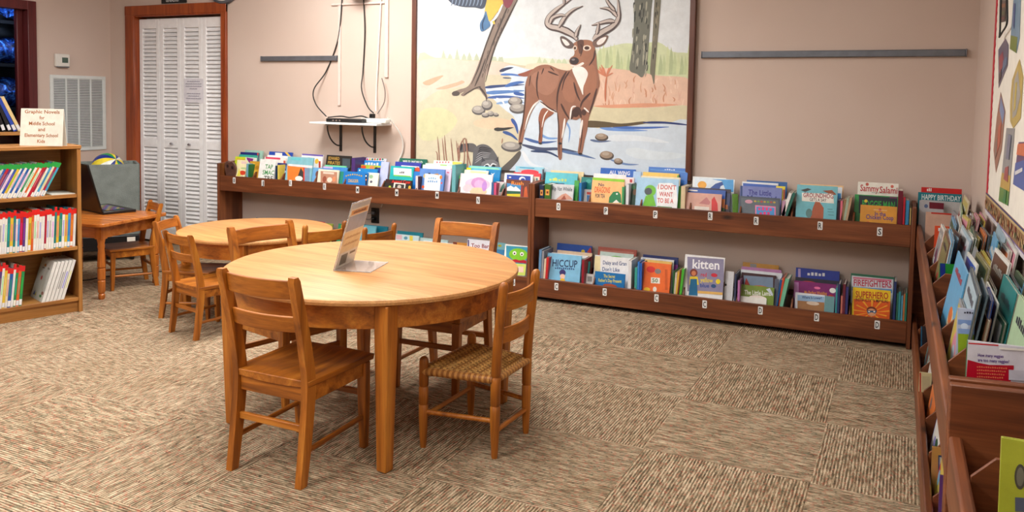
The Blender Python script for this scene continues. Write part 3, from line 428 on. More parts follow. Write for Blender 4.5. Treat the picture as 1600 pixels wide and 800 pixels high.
{'k':'f','p':[-1.6779,4.987,0.592],'w':0.2171,'h':0.2554,'t':0.011,'tilt':0.192,'yaw':0.0,'c':(248,190,125),'s':(30,110,190),'a':[('p',[(-0.1068,0.2379),(0.1101,0.2355),(0.1087,0.252),(-0.1084,0.2546)],(140,205,40)),('t','No',[-0.0638,0.2005,-0.0246,0.2007,0.0207],(60,50,90)),('t','DRAGONS',[-0.0864,0.159,0.0181,0.16,0.0373],(225,90,45)),('t','FOR TEA',[-0.0789,0.125,-0.0135,0.1258,0.0249],(60,50,70)),('p',[(0.0151,0.0964),(0.0161,0.1337),(0.0389,0.1683),(0.0727,0.1746),(0.0915,0.1552),(0.1003,0.1023)],(30,125,75)),('p',[(0.0407,0.0982),(0.0645,0.1204),(0.0876,0.1014)],(240,240,230)),('e',[0.0656,0.1576,0.0064,0.0054],(240,238,232))],'l':'orange book titled No Dragons For Tea'},
{'k':'s','p':[-1.5695,5.005,0.592],'w':0.013,'h':0.2035,'d':0.16,'lean':0.0,'c':(80,170,110),'l':'green spine right of No Dragons For Tea','st':None},
{'k':'s','p':[-1.5345,4.989,0.592],'w':0.019,'h':0.2235,'d':0.16,'lean':0.0,'c':(225,230,238),'l':'white spine right of No Dragons For Tea','st':None},
{'k':'f','p':[-1.5135,5.0055,0.592],'w':0.0593,'h':0.2281,'t':0.011,'tilt':0.192,'yaw':0.0,'c':(30,70,50),'s':(30,70,50),'a':[('e',[0.0129,0.1754,0.0126,0.0204],(120,80,50)),('e',[0.0021,0.2035,0.0126,0.0123],(60,120,70))],'l':'dark green forest book at right of first bin P'},
{'k':'f','p':[-1.325,5.1165,0.592],'w':0.2554,'h':0.3335,'t':0.011,'tilt':0.192,'yaw':0.0,'c':(40,110,200),'s':(40,110,200),'a':[('t','~',[-0.0243,0.3134,0.0466,0.3131,0.0124],(200,215,240)),('p',[(-0.1172,0.3109),(0.1213,0.3065),(0.1207,0.3147),(-0.1178,0.3192)],(70,140,215))],'l':'tall blue book rearmost in second bin P'},
{'k':'f','p':[-1.3655,5.098,0.592],'w':0.2352,'h':0.2995,'t':0.011,'tilt':0.192,'yaw':0.0,'c':(240,200,90),'s':(240,200,90),'a':[('e',[0.1147,0.2809,0.0082,0.0123],(90,160,60))],'l':'yellow book behind I Dont Want To Be A'},
{'k':'f','p':[-1.3562,5.061,0.592],'w':0.2543,'h':0.278,'t':0.011,'tilt':0.192,'yaw':0.0,'c':(240,225,190),'s':(240,225,190),'a':[],'l':'cream book directly behind the frog book'},
{'k':'f','p':[-1.3527,4.987,0.592],'w':0.2677,'h':0.2739,'t':0.011,'tilt':0.192,'yaw':0.0,'c':(165,205,235),'s':(165,205,235),'a':[('p',[(0.0071,0.0741),(-0.0044,0.2187),(0.01,0.2439),(0.0912,0.2487),(0.1212,0.2264),(0.1447,0.0762)],(240,242,246)),('t',"I DON'T",[0.0048,0.2063,0.1187,0.207,0.0281],(200,60,50)),('t','WANT',[0.0165,0.1618,0.1019,0.1626,0.028],(200,60,50)),('t','TO BE A',[0.0074,0.1213,0.109,0.1226,0.0279],(200,60,50)),('p',[(0.0105,0.0828),(0.104,0.083),(0.1027,0.0988),(0.0092,0.0988)],(60,140,60)),('e',[-0.0435,0.1919,0.0369,0.0364],(110,190,40)),('e',[-0.0556,0.1871,0.0247,0.0223],(70,75,85)),('p',[(-0.0852,0.0917),(-0.0698,0.1577),(-0.0204,0.161),(0.0011,0.0978)],(110,190,40))],'l':'light blue book titled I Dont Want To Be A in red'},
{'k':'f','p':[-1.2164,5.024,0.592],'w':0.0243,'h':0.228,'t':0.011,'tilt':0.192,'yaw':0.0,'c':(90,170,70),'s':(90,170,70),'a':[],'l':'green book edge right of the frog book'},
{'k':'s','p':[-1.179,4.989,0.592],'w':0.026,'h':0.233,'d':0.16,'lean':0.0,'c':(225,205,170),'l':'cream spine at right end of second bin P','st':None},
{'k':'f','p':[-1.0556,5.098,0.592],'w':0.2036,'h':0.2878,'t':0.011,'tilt':0.192,'yaw':0.0,'c':(235,240,240),'s':(235,240,240),'a':[],'l':'white book rearmost in first bin R'},
{'k':'f','p':[-1.0182,5.0795,0.592],'w':0.2452,'h':0.2834,'t':0.011,'tilt':0.192,'yaw':0.0,'c':(225,238,248),'s':(225,238,248),'a':[('e',[-0.0751,0.2386,0.0278,0.0242],(240,170,50)),('p',[(-0.0334,0.213),(0.0074,0.2516),(0.0457,0.2659),(0.0699,0.2553),(0.0398,0.2376),(0.0336,0.2132)],(40,80,160)),('p',[(-0.0182,0.2782),(0.1148,0.2819),(0.1198,0.2067),(0.0773,0.204),(0.0455,0.2699)],(80,165,230)),('p',[(-0.0331,0.209),(0.0297,0.213),(0.0516,0.1228),(-0.0267,0.1173)],(200,220,240))],'l':'white book with blue bird and orange sun in first bin R'},
{'k':'f','p':[-1.0443,5.0425,0.592],'w':0.272,'h':0.225,'t':0.011,'tilt':0.192,'yaw':0.0,'c':(50,40,60),'s':(50,40,60),'a':[('p',[(0.0965,0.1218),(0.1389,0.1217),(0.1337,0.2),(0.0912,0.2004)],(60,70,120)),('p',[(0.0979,0.1022),(0.1249,0.1022),(0.123,0.1296),(0.096,0.1297)],(230,120,40))],'l':'dark sunset book in first bin R'},
{'k':'f','p':[-1.0554,5.024,0.592],'w':0.2402,'h':0.218,'t':0.011,'tilt':0.192,'yaw':0.0,'c':(50,90,175),'s':(50,90,175),'a':[('p',[(-0.1109,0.2032),(-0.051,0.2026),(-0.0516,0.2106),(-0.1115,0.2112)],(240,238,232)),('p',[(0.1059,0.084),(0.129,0.084),(0.1235,0.1659),(0.1004,0.166)],(225,130,60)),('p',[(0.1086,0.045),(0.1317,0.0451),(0.1272,0.1113),(0.1041,0.1113)],(70,120,60))],'l':'blue book with white top in first bin R'},
{'k':'f','p':[-1.0616,4.987,0.592],'w':0.2232,'h':0.1973,'t':0.011,'tilt':0.192,'yaw':0.0,'c':(215,165,150),'s':(225,190,110),'a':[('p',[(0.0574,0.0326),(0.0523,0.1613),(0.0664,0.1819),(0.0885,0.1403),(0.1034,0.0362)],(205,45,45)),('p',[(-0.0237,0.1325),(0.0202,0.1749),(0.0457,0.1452),(0.039,0.129)],(190,120,120)),('p',[(-0.0485,0.0954),(0.0414,0.0954),(0.04,0.1149),(-0.05,0.115)],(225,215,205))],'l':'pink-brown book with red figure in first bin R'},
{'k':'f','p':[-0.8553,5.0119,0.592],'w':0.0316,'h':0.2035,'t':0.011,'tilt':0.192,'yaw':0.5,'c':(110,160,70),'s':(110,160,70),'a':[],'l':'thin green book leaning at right end of first bin R'},
{'k':'f','p':[-0.7098,5.1165,0.592],'w':0.2379,'h':0.2822,'t':0.011,'tilt':0.192,'yaw':0.0,'c':(35,95,165),'s':(35,95,165),'a':[],'l':'blue book rearmost in second bin R'},
{'k':'f','p':[-0.7461,5.098,0.592],'w':0.2121,'h':0.2737,'t':0.011,'tilt':0.192,'yaw':0.0,'c':(235,240,245),'s':(235,240,245),'a':[('p',[(-0.0996,0.2358),(0.1046,0.2333),(0.103,0.2604),(-0.1014,0.2635)],(60,100,190))],'l':'white topped blue book in second bin R'},
{'k':'f','p':[-0.62,5.061,0.592],'w':0.0515,'h':0.261,'t':0.011,'tilt':0.192,'yaw':0.0,'c':(235,215,50),'s':(235,215,50),'a':[('p',[(0.0194,0.1802),(0.0304,0.1801),(0.0269,0.2414),(0.0159,0.2416)],(190,60,50))],'l':'yellow book edge in second bin R'},
{'k':'f','p':[-0.7312,5.0425,0.592],'w':0.2431,'h':0.2521,'t':0.011,'tilt':0.192,'yaw':0.0,'c':(120,130,190),'s':(120,130,190),'a':[('t','The Little',[-0.0726,0.2008,0.0619,0.2016,0.0309],(50,50,140)),('t','Mermaid',[-0.0785,0.1743,0.0929,0.1756,0.0232],(40,50,130)),('p',[(-0.1145,0.1445),(-0.1031,0.1445),(-0.1101,0.2536),(-0.1216,0.2538)],(30,60,120))],'l':'lavender book titled The Little Mermaid in second bin R'},
{'k':'f','p':[-0.7288,4.987,0.592],'w':0.2367,'h':0.1957,'t':0.011,'tilt':0.192,'yaw':0.0,'c':(75,85,100),'s':(60,60,80),'a':[('p',[(-0.0978,0.0545),(0.1156,0.0554),(0.1081,0.1835),(-0.1063,0.1851)],(95,105,115)),('e',[-0.06,0.1647,0.0223,0.0115],(205,150,170)),('e',[-0.0231,0.1692,0.0074,0.0057],(190,160,60)),('e',[-0.0045,0.1693,0.0073,0.0057],(120,160,60)),('e',[0.0139,0.1694,0.0074,0.0057],(180,80,60)),('e',[0.0323,0.1695,0.0073,0.0057],(190,160,60)),('e',[0.0506,0.1696,0.0073,0.0057],(120,160,60)),('e',[0.0689,0.1698,0.0073,0.0056],(180,80,60)),('e',[0.0871,0.1699,0.0073,0.0056],(190,160,60)),('p',[(-0.0159,0.0549),(0.1012,0.0553),(0.0958,0.1458),(-0.0216,0.1463)],(230,130,170)),('p',[(-0.0085,0.0549),(0.0939,0.0553),(0.089,0.1383),(-0.0137,0.1386)],(70,150,215)),('t','~',[-0.005,0.1174,0.0793,0.1186,0.019],(225,60,130)),('t','~',[0.004,0.0908,0.0699,0.0918,0.019],(225,60,130))],'l':'dark fairy-scene book with pink framed title in second bin R'},
{'k':'s','p':[-0.5845,4.989,0.592],'w':0.021,'h':0.1825,'d':0.16,'lean':0.0,'c':(190,150,180),'l':'mauve spine at right of second bin R','st':None},
{'k':'s','p':[-0.6158,4.989,0.592],'w':0.018,'h':0.2405,'d':0.16,'lean':0.28,'c':(240,240,240),'l':'white book leaning between second and third bin R','st':None},
{'k':'s','p':[-0.5963,4.989,0.592],'w':0.014,'h':0.2425,'d':0.16,'lean':0.28,'c':(50,110,100),'l':'green book leaning between second and third bin R','st':None},
{'k':'f','p':[-0.3927,5.098,0.592],'w':0.2387,'h':0.2812,'t':0.011,'tilt':0.192,'yaw':0.0,'c':(240,200,150),'s':(240,200,150),'a':[('p',[(0.0935,0.2363),(0.111,0.236),(0.1095,0.2661),(0.092,0.2664)],(235,170,80))],'l':'orange topped book rearmost in third bin R'},
{'k':'f','p':[-0.3965,5.061,0.592],'w':0.2373,'h':0.2747,'t':0.011,'tilt':0.192,'yaw':0.0,'c':(225,235,245),'s':(225,235,245),'a':[('p',[(0.0987,0.1835),(0.116,0.1833),(0.1133,0.2392),(0.096,0.2395)],(60,150,220))],'l':'white and blue book behind Groundhog Gets A Say'},
{'k':'f','p':[-0.4083,4.987,0.592],'w':0.2206,'h':0.2843,'t':0.011,'tilt':0.192,'yaw':0.0,'c':(115,190,205),'s':(115,190,205),'a':[('p',[(-0.0906,0.2523),(-0.0524,0.266),(-0.0309,0.2598),(-0.0653,0.2426)],(60,60,60)),('p',[(0.0287,0.2561),(0.0803,0.2631),(0.1056,0.2387),(0.0818,0.2335)],(150,80,50)),('p',[(-0.0827,0.2378),(0.0883,0.2413),(0.0945,0.1863),(-0.0801,0.1891)],(240,236,228)),('t','GROUNDHOG',[-0.0743,0.2133,0.0897,0.2142,0.026],(150,40,60)),('t','GETS A SAY',[-0.0379,0.1929,0.0527,0.1935,0.0167],(70,50,60)),('p',[(-0.0317,0.0769),(-0.0182,0.1523),(-0.0062,0.1904),(0.0183,0.1884),(0.0408,0.1566),(0.0411,0.0826)],(170,90,60)),('e',[-0.0376,0.1211,0.0175,0.026],(90,130,130)),('p',[(0.0619,0.1502),(0.0894,0.1501),(0.0892,0.1538),(0.0617,0.1539)],(90,140,150)),('p',[(0.0626,0.1355),(0.097,0.1354),(0.0968,0.1391),(0.0624,0.1392)],(90,140,150)),('p',[(0.067,0.1171),(0.0979,0.1171),(0.0977,0.1207),(0.0668,0.1208)],(90,140,150))],'l':'teal book titled Groundhog Gets A Say'},
{'k':'s','p':[-0.2835,4.989,0.592],'w':0.011,'h':0.207,'d':0.16,'lean':0.0,'c':(60,40,60),'l':'dark spine right of the groundhog book','st':None},
{'k':'s','p':[-0.271,4.989,0.592],'w':0.012,'h':0.2045,'d':0.16,'lean':0.0,'c':(225,120,140),'l':'pink spine right of the groundhog book','st':None},
{'k':'s','p':[-0.2745,4.989,0.592],'w':0.014,'h':0.2165,'d':0.16,'lean':0.1,'c':(150,120,90),'l':'tan spine right of the groundhog book','st':None},
{'k':'s','p':[-0.2647,4.989,0.592],'w':0.013,'h':0.2245,'d':0.16,'lean':0.12,'c':(170,190,170),'l':'pale green spine right of the groundhog book','st':None},
{'k':'s','p':[-0.2564,4.989,0.592],'w':0.013,'h':0.2295,'d':0.16,'lean':0.15,'c':(190,160,130),'l':'beige book leaning at right end of third bin R','st':None},
{'k':'f','p':[-0.0888,5.098,0.592],'w':0.2128,'h':0.3105,'t':0.011,'tilt':0.192,'yaw':0.0,'c':(240,236,226),'s':(240,236,226),'a':[('t','Sammy',[-0.0936,0.2575,0.005,0.2575,0.0372],(190,40,50)),('t','Salami',[0.0086,0.2527,0.102,0.2528,0.0368],(190,40,50)),('e',[-0.0578,0.2977,0.0085,0.0093],(200,90,70)),('e',[0.0738,0.2927,0.0083,0.0092],(200,90,70)),('p',[(-0.0319,0.2499),(0.0289,0.249),(0.0287,0.2527),(-0.032,0.2537)],(170,165,160))],'l':'cream book titled Sammy Salami in red letters'},
{'k':'f','p':[-0.0932,5.0425,0.592],'w':0.2271,'h':0.2415,'t':0.011,'tilt':0.192,'yaw':0.0,'c':(40,150,70),'s':(40,150,70),'a':[('p',[(-0.0881,0.1343),(0.1113,0.1336),(0.1072,0.2346),(-0.0929,0.2372)],(25,35,45)),('t','BOGGIE MAN',[-0.0729,0.1702,0.0967,0.1717,0.0401],(40,160,60)),('e',[-0.0543,0.2066,0.0084,0.0091],(225,200,50)),('p',[(0.0679,0.2315),(0.1073,0.231),(0.1071,0.2383),(0.0676,0.2388)],(120,40,90))],'l':'green edged black book with green lettering in bin S'},
{'k':'f','p':[-0.0779,4.987,0.592],'w':0.1875,'h':0.1901,'t':0.011,'tilt':0.192,'yaw':0.0,'c':(215,150,50),'s':(215,150,50),'a':[('t','In the',[-0.0182,0.1345,0.0375,0.1352,0.0216],(60,50,130)),('t','Chicken Coop',[-0.0635,0.112,0.0774,0.1141,0.0251],(60,50,130)),('e',[0.0067,0.1671,0.0076,0.0082],(190,40,50)),('e',[-0.0523,0.0831,0.0132,0.0144],(200,60,60)),('p',[(-0.0261,0.1647),(0.0428,0.1643),(0.0428,0.1664),(-0.0262,0.1669)],(240,220,180))],'l':'orange-yellow book titled In The Chicken Coop'},
{'k':'s','p':[0.03,4.989,0.592],'w':0.024,'h':0.2815,'d':0.16,'lean':0.0,'c':(110,30,50),'l':'dark red spine in bin S','st':None},
{'k':'s','p':[0.05,4.989,0.592],'w':0.01,'h':0.2475,'d':0.16,'lean':0.0,'c':(190,40,60),'l':'slim bright red spine in bin S','st':None},
{'k':'s','p':[0.067,4.989,0.592],'w':0.016,'h':0.2305,'d':0.16,'lean':0.0,'c':(60,140,190),'l':'blue spine in bin S','st':None},
{'k':'s','p':[0.083,4.989,0.592],'w':0.006,'h':0.1895,'d':0.16,'lean':0.0,'c':(200,180,120),'l':'thin tan spine at right end of bin S','st':None},
{'k':'s','p':[-2.134,4.989,0.045],'w':0.018,'h':0.297,'d':0.16,'lean':0.03,'c':(110,160,205),'l':'light blue spine at left end of first lower bin C','st':None},
{'k':'s','p':[-2.1148,4.989,0.045],'w':0.014,'h':0.29,'d':0.16,'lean':0.03,'c':(150,150,160),'l':'grey spine at left end of first lower bin C','st':None},
{'k':'s','p':[-2.1008,4.989,0.045],'w':0.014,'h':0.24,'d':0.16,'lean':0.05,'c':(225,205,180),'l':'short cream spine in first lower bin C','st':None},
{'k':'s','p':[-2.0865,4.989,0.045],'w':0.016,'h':0.2505,'d':0.16,'lean':0.06,'c':(200,40,45),'l':'red spine left of the Hiccup book','st':None},
{'k':'f','p':[-1.9558,5.1165,0.045],'w':0.2505,'h':0.324,'t':0.011,'tilt':0.192,'yaw':0.0,'c':(35,90,190),'s':(35,90,190),'a':[('e',[0.0653,0.2823,0.0136,0.0128],(225,200,50)),('p',[(0.093,0.2806),(0.117,0.3173),(0.13,0.2755)],(200,60,50))],'l':'blue book with yellow dot rearmost in first lower bin C'},
{'k':'f','p':[-1.9378,5.0795,0.045],'w':0.2484,'h':0.2838,'t':0.011,'tilt':0.192,'yaw':0.0,'c':(235,210,180),'s':(235,210,180),'a':[],'l':'cream orange book in first lower bin C'},
{'k':'f','p':[-1.9592,5.0425,0.045],'w':0.257,'h':0.2706,'t':0.011,'tilt':0.192,'yaw':0.0,'c':(240,238,238),'s':(240,238,238),'a':[('p',[(0.0925,0.1762),(0.1375,0.1778),(0.1305,0.2532),(0.0853,0.2518)],(120,190,190))],'l':'white book behind Hiccup'},
{'k':'f','p':[-1.9723,4.987,0.045],'w':0.242,'h':0.2762,'t':0.011,'tilt':0.192,'yaw':0.0,'c':(130,190,225),'s':(130,190,225),'a':[('t','HICCUP',[-0.0801,0.1901,0.0971,0.1986,0.0461],(40,60,100)),('e',[-0.003,0.155,0.0226,0.021],(60,50,110)),('e',[-0.0006,0.1299,0.0181,0.0167],(240,200,180)),('e',[0.0019,0.1048,0.018,0.0126],(240,190,60)),('t','~',[-0.06,0.1741,0.0808,0.1811,0.0126],(50,80,130))],'l':'light blue book titled Hiccup'},
{'k':'s','p':[-1.822,4.989,0.045],'w':0.016,'h':0.258,'d':0.16,'lean':0.0,'c':(150,30,50),'l':'dark red spine right of Hiccup','st':None},
{'k':'f','p':[-1.8275,5.024,0.045],'w':0.0493,'h':0.2396,'t':0.011,'tilt':0.192,'yaw':0.0,'c':(60,150,150),'s':(60,150,150),'a':[],'l':'teal book edge right of Hiccup'},
{'k':'f','p':[-1.7891,5.0055,0.045],'w':0.0532,'h':0.1628,'t':0.011,'tilt':0.192,'yaw':0.0,'c':(225,225,225),'s':(225,225,225),'a':[('p',[(-0.0131,0.1124),(0.0179,0.1137),(0.0149,0.1467),(-0.0162,0.1455)],(150,150,150))],'l':'small white book between Hiccup and Daisy'},
{'k':'f','p':[-1.6519,5.1165,0.045],'w':0.2656,'h':0.326,'t':0.011,'tilt':0.192,'yaw':0.0,'c':(200,105,90),'s':(200,105,90),'a':[('p',[(-0.1108,0.23),(0.1188,0.237),(0.1125,0.3119),(-0.1177,0.3062)],(215,140,125))],'l':'red-brown framed book rearmost in second lower bin C'},
{'k':'f','p':[-1.642,5.0795,0.045],'w':0.2285,'h':0.3032,'t':0.011,'tilt':0.192,'yaw':0.0,'c':(215,235,230),'s':(215,235,230),'a':[('e',[0.0003,0.2611,0.0608,0.0209],(110,200,60))],'l':'pale green book in second lower bin C'},
{'k':'f','p':[-1.6504,5.0425,0.045],'w':0.2538,'h':0.2833,'t':0.011,'tilt':0.192,'yaw':0.0,'c':(240,240,242),'s':(240,240,242),'a':[('t','Daisy and Gran',[-0.0686,0.2265,0.0926,0.2338,0.0248],(70,90,140)),('t',"Don't Like",[-0.0692,0.1833,0.0488,0.1891,0.0248],(70,90,140)),('p',[(-0.1127,0.0756),(-0.0729,0.0773),(-0.0909,0.2766),(-0.131,0.2755)],(240,225,175))],'l':'white book titled Daisy and Gran Dont Like'},
{'k':'f','p':[-1.6473,4.987,0.045],'w':0.2035,'h':0.1894,'t':0.011,'tilt':0.192,'yaw':0.0,'c':(20,110,175),'s':(20,110,175),'a':[('t','The Secret',[-0.0418,0.1541,0.036,0.1581,0.0204],(225,215,80)),('t',"Father's Day Present",[-0.0741,0.1238,0.0813,0.1323,0.0204],(225,215,80)),('e',[0.0062,0.1036,0.0471,0.0143],(170,80,50))],'l':'blue book titled The Secret Father Day Present'},
{'k':'s','p':[-1.5055,4.989,0.045],'w':0.021,'h':0.286,'d':0.16,'lean':0.0,'c':(230,230,235),'l':'white spine at right of second lower bin C','st':None},
{'k':'s','p':[-1.4645,4.989,0.045],'w':0.017,'h':0.2445,'d':0.16,'lean':0.0,'c':(60,160,150),'l':'teal spine left of the orange book','st':None},
{'k':'s','p':[-1.4485,4.989,0.045],'w':0.013,'h':0.283,'d':0.16,'lean':0.0,'c':(60,130,210),'l':'blue spine left of the orange book','st':None},
{'k':'s','p':[-1.433,4.989,0.045],'w':0.014,'h':0.2765,'d':0.16,'lean':0.0,'c':(40,100,190),'l':'darker blue spine left of the orange book','st':None},
{'k':'f','p':[-1.3526,5.098,0.045],'w':0.2315,'h':0.307,'t':0.011,'tilt':0.192,'yaw':0.0,'c':(30,50,120),'s':(30,50,120),'a':[('p',[(0.0862,0.2076),(0.1234,0.2089),(0.1194,0.2614),(0.0822,0.2603)],(150,60,160))],'l':'navy book rearmost in third lower bin C'},
{'k':'f','p':[-1.3627,5.061,0.045],'w':0.2138,'h':0.2957,'t':0.011,'tilt':0.192,'yaw':0.0,'c':(225,230,235),'s':(225,230,235),'a':[('p',[(-0.0207,0.2768),(0.0379,0.2785),(0.0374,0.2846),(-0.0212,0.2829)],(190,90,80))],'l':'white book in third lower bin C'},
{'k':'f','p':[-1.3589,5.0425,0.045],'w':0.1921,'h':0.2869,'t':0.011,'tilt':0.192,'yaw':0.0,'c':(240,200,110),'s':(240,200,110),'a':[],'l':'yellow topped book behind the orange cover'},
{'k':'f','p':[-1.3443,4.987,0.045],'w':0.1838,'h':0.2816,'t':0.011,'tilt':0.192,'yaw':0.0,'c':(235,110,50),'s':(235,110,50),'a':[('e',[-0.0363,0.2375,0.0289,0.0201],(215,50,50)),('e',[0.0099,0.2302,0.0205,0.016],(130,125,125)),('p',[(-0.0294,0.1523),(0.0283,0.1546),(0.0255,0.1904),(-0.0323,0.1883)],(240,235,225)),('t','50',[-0.0217,0.1594,0.0154,0.1614,0.024],(60,110,70)),('e',[-0.051,0.1109,0.0206,0.0119],(235,190,50)),('e',[-0.0016,0.1165,0.0122,0.0159],(235,225,215)),('p',[(0.0638,0.1203),(0.0801,0.121),(0.0702,0.2478),(0.0539,0.2473)],(205,90,40))],'l':'orange book with red and grey figures in third lower bin C'},
{'k':'s','p':[-1.222,4.989,0.045],'w':0.008,'h':0.2455,'d':0.16,'lean':0.0,'c':(50,110,60),'l':'green spine right of the orange book','st':None},
{'k':'s','p':[-1.2188,4.989,0.045],'w':0.012,'h':0.239,'d':0.16,'lean':0.05,'c':(210,200,180),'l':'cream spine right of the orange book','st':None},
{'k':'s','p':[-1.2119,4.989,0.045],'w':0.012,'h':0.2485,'d':0.16,'lean':0.08,'c':(225,180,70),'l':'yellow spine right of the orange book','st':None},
{'k':'s','p':[-1.2041,4.989,0.045],'w':0.01,'h':0.2575,'d':0.16,'lean':0.1,'c':(120,60,40),'l':'brown spine right of the orange book','st':None},
{'k':'s','p':[-1.1857,4.989,0.045],'w':0.015,'h':0.2675,'d':0.16,'lean':0.08,'c':(80,180,60),'l':'bright green spine left of the kitten book','st':None},
{'k':'f','p':[-1.0462,4.987,0.045],'w':0.2442,'h':0.3549,'t':0.011,'tilt':0.192,'yaw':0.0,'c':(238,238,240),'s':(238,238,240),'a':[('p',[(-0.0934,0.128),(0.1293,0.1375),(0.1152,0.346),(-0.1092,0.3403)],(140,135,165)),('t','kitten',[-0.0722,0.2733,0.0925,0.2807,0.0548],(245,245,250)),('t','red',[-0.0173,0.2279,0.018,0.2296,0.0234],(200,40,60)),('t','yellow',[-0.0188,0.1936,0.0593,0.1977,0.0272],(230,205,40)),('t','blue',[-0.0165,0.1618,0.0382,0.1648,0.0233],(35,70,150)),('e',[-0.0622,0.2458,0.0236,0.0235],(120,50,40)),('e',[-0.062,0.2419,0.0139,0.0157],(200,120,80)),('p',[(-0.0842,0.2198),(-0.0369,0.2248),(-0.0254,0.1749),(-0.0845,0.1684)],(235,210,50)),('p',[(-0.0791,0.2045),(-0.0397,0.2088),(-0.0284,0.1079),(-0.0838,0.1054)],(25,105,150)),('e',[0.0639,0.2434,0.0194,0.0116],(200,40,60)),('e',[0.0898,0.2072,0.0134,0.0154],(235,210,40)),('e',[0.0646,0.1771,0.0155,0.0116],(40,80,130)),('p',[(-0.0295,0.123),(0.1259,0.1297),(0.1249,0.1451),(-0.0307,0.1385)],(225,180,100))],'l':'grey and white book titled kitten red yellow blue'},
{'k':'f','p':[-0.8962,5.024,0.045],'w':0.0501,'h':0.2691,'t':0.011,'tilt':0.192,'yaw':0.0,'c':(232,232,236),'s':(232,232,236),'a':[('e',[-0.0195,0.185,0.0058,0.0077],(40,40,40))],'l':'white book right of the kitten book'},
{'k':'s','p':[-0.8465,4.989,0.045],'w':0.011,'h':0.2695,'d':0.16,'lean':0.0,'c':(60,70,100),'l':'dark blue spine right of the kitten book','st':None},
{'k':'s','p':[-0.8255,4.989,0.045],'w':0.013,'h':0.233,'d':0.16,'lean':0.0,'c':(190,120,180),'l':'mauve spine left of The Little Lamb','st':None},
{'k':'f','p':[-0.7291,5.1165,0.045],'w':0.2135,'h':0.3169,'t':0.011,'tilt':0.192,'yaw':0.0,'c':(205,150,60),'s':(205,150,60),'a':[('p',[(-0.0622,0.2838),(-0.0238,0.2849),(-0.0255,0.3123),(-0.0639,0.3113)],(150,150,150))],'l':'mustard book rearmost in first lower bin D'},
{'k':'f','p':[-0.7188,5.0795,0.045],'w':0.2344,'h':0.297,'t':0.011,'tilt':0.192,'yaw':0.0,'c':(190,130,180),'s':(190,130,180),'a':[],'l':'mauve book in first lower bin D'},
{'k':'f','p':[-0.7152,5.061,0.045],'w':0.2409,'h':0.2813,'t':0.011,'tilt':0.192,'yaw':0.0,'c':(222,228,235),'s':(222,228,235),'a':[],'l':'pale grey-blue book in first lower bin D'},
{'k':'f','p':[-0.7264,5.0425,0.045],'w':0.203,'h':0.268,'t':0.011,'tilt':0.192,'yaw':0.0,'c':(65,35,40),'s':(65,35,40),'a':[('p',[(-0.0846,0.1803),(0.088,0.1869),(0.0839,0.2554),(-0.089,0.2497)],(120,140,165)),('p',[(-0.0841,0.1736),(-0.0729,0.2369),(-0.0474,0.1932)],(160,50,40)),('e',[0.0135,0.1846,0.052,0.0153],(190,110,70))],'l':'dark maroon book with farm picture in first lower bin D'},
{'k':'f','p':[-0.7261,5.0055,0.045],'w':0.1976,'h':0.202,'t':0.011,'tilt':0.192,'yaw':0.0,'c':(120,145,60),'s':(120,145,60),'a':[('t','The Little Lamb',[-0.0726,0.1447,0.0835,0.1536,0.0266],(240,240,235)),('e',[0.0072,0.1302,0.0516,0.0171],(235,225,220)),('p',[(0.0519,0.1887),(0.0735,0.1987),(0.094,0.1631),(0.091,0.1514)],(200,210,225))],'l':'green book titled The Little Lamb'},
{'k':'f','p':[-0.7624,4.987,0.045],'w':0.1908,'h':0.1372,'t':0.011,'tilt':0.3,'yaw':0.0,'c':(228,226,220),'s':(228,226,220),'a':[],'l':'white slim book lying low in front of The Little Lamb'},
{'k':'f','p':[-0.6177,5.024,0.045],'w':0.0221,'h':0.2523,'t':0.011,'tilt':0.192,'yaw':0.0,'c':(90,95,110),'s':(90,95,110),'a':[],'l':'grey book edge in first lower bin D'},
{'k':'s','p':[-0.6102,4.989,0.045],'w':0.013,'h':0.2635,'d':0.16,'lean':0.1,'c':(30,90,150),'l':'blue spine right of The Little Lamb','st':None},
{'k':'s','p':[-0.6082,4.989,0.045],'w':0.012,'h':0.28,'d':0.16,'lean':0.14,'c':(215,80,50),'l':'orange-red spine right of The Little Lamb','st':None},
{'k':'s','p':[-0.5988,4.989,0.045],'w':0.022,'h':0.278,'d':0.16,'lean':0.18,'c':(120,190,160),'l':'pale green book leaning right of The Little Lamb','st':None},
{'k':'f','p':[-0.399,5.1165,0.045],'w':0.245,'h':0.3156,'t':0.011,'tilt':0.192,'yaw':0.0,'c':(50,70,170),'s':(50,70,170),'a':[('t','~',[-0.0581,0.2744,0.0463,0.2791,0.0189],(235,238,245)),('p',[(-0.1075,0.24),(-0.0928,0.2405),(-0.0966,0.3092),(-0.1113,0.3088)],(190,170,220))],'l':'blue book with white title rearmost in second lower bin D'},
{'k':'f','p':[-0.3952,5.0795,0.045],'w':0.2465,'h':0.2659,'t':0.011,'tilt':0.192,'yaw':0.0,'c':(50,50,65),'s':(50,50,65),'a':[('e',[-0.0457,0.2381,0.0429,0.0113],(180,60,50))],'l':'dark book with orange flame in second lower bin D'},
{'k':'f','p':[-0.4019,5.0425,0.045],'w':0.238,'h':0.2515,'t':0.011,'tilt':0.192,'yaw':0.0,'c':(130,40,110),'s':(130,40,110),'a':[('t','My Perfect Wedding',[-0.0574,0.1793,0.0665,0.1861,0.0186],(225,150,60)),('e',[0.0117,0.2209,0.0176,0.0074],(240,120,170)),('p',[(-0.1088,0.0657),(-0.0836,0.0669),(-0.0934,0.2427),(-0.1187,0.2419)],(190,130,190)),('e',[0.0965,0.2156,0.0174,0.0147],(245,240,235)),('e',[0.0887,0.1627,0.0208,0.0295],(190,60,50))],'l':'purple book titled My Perfect Wedding'},
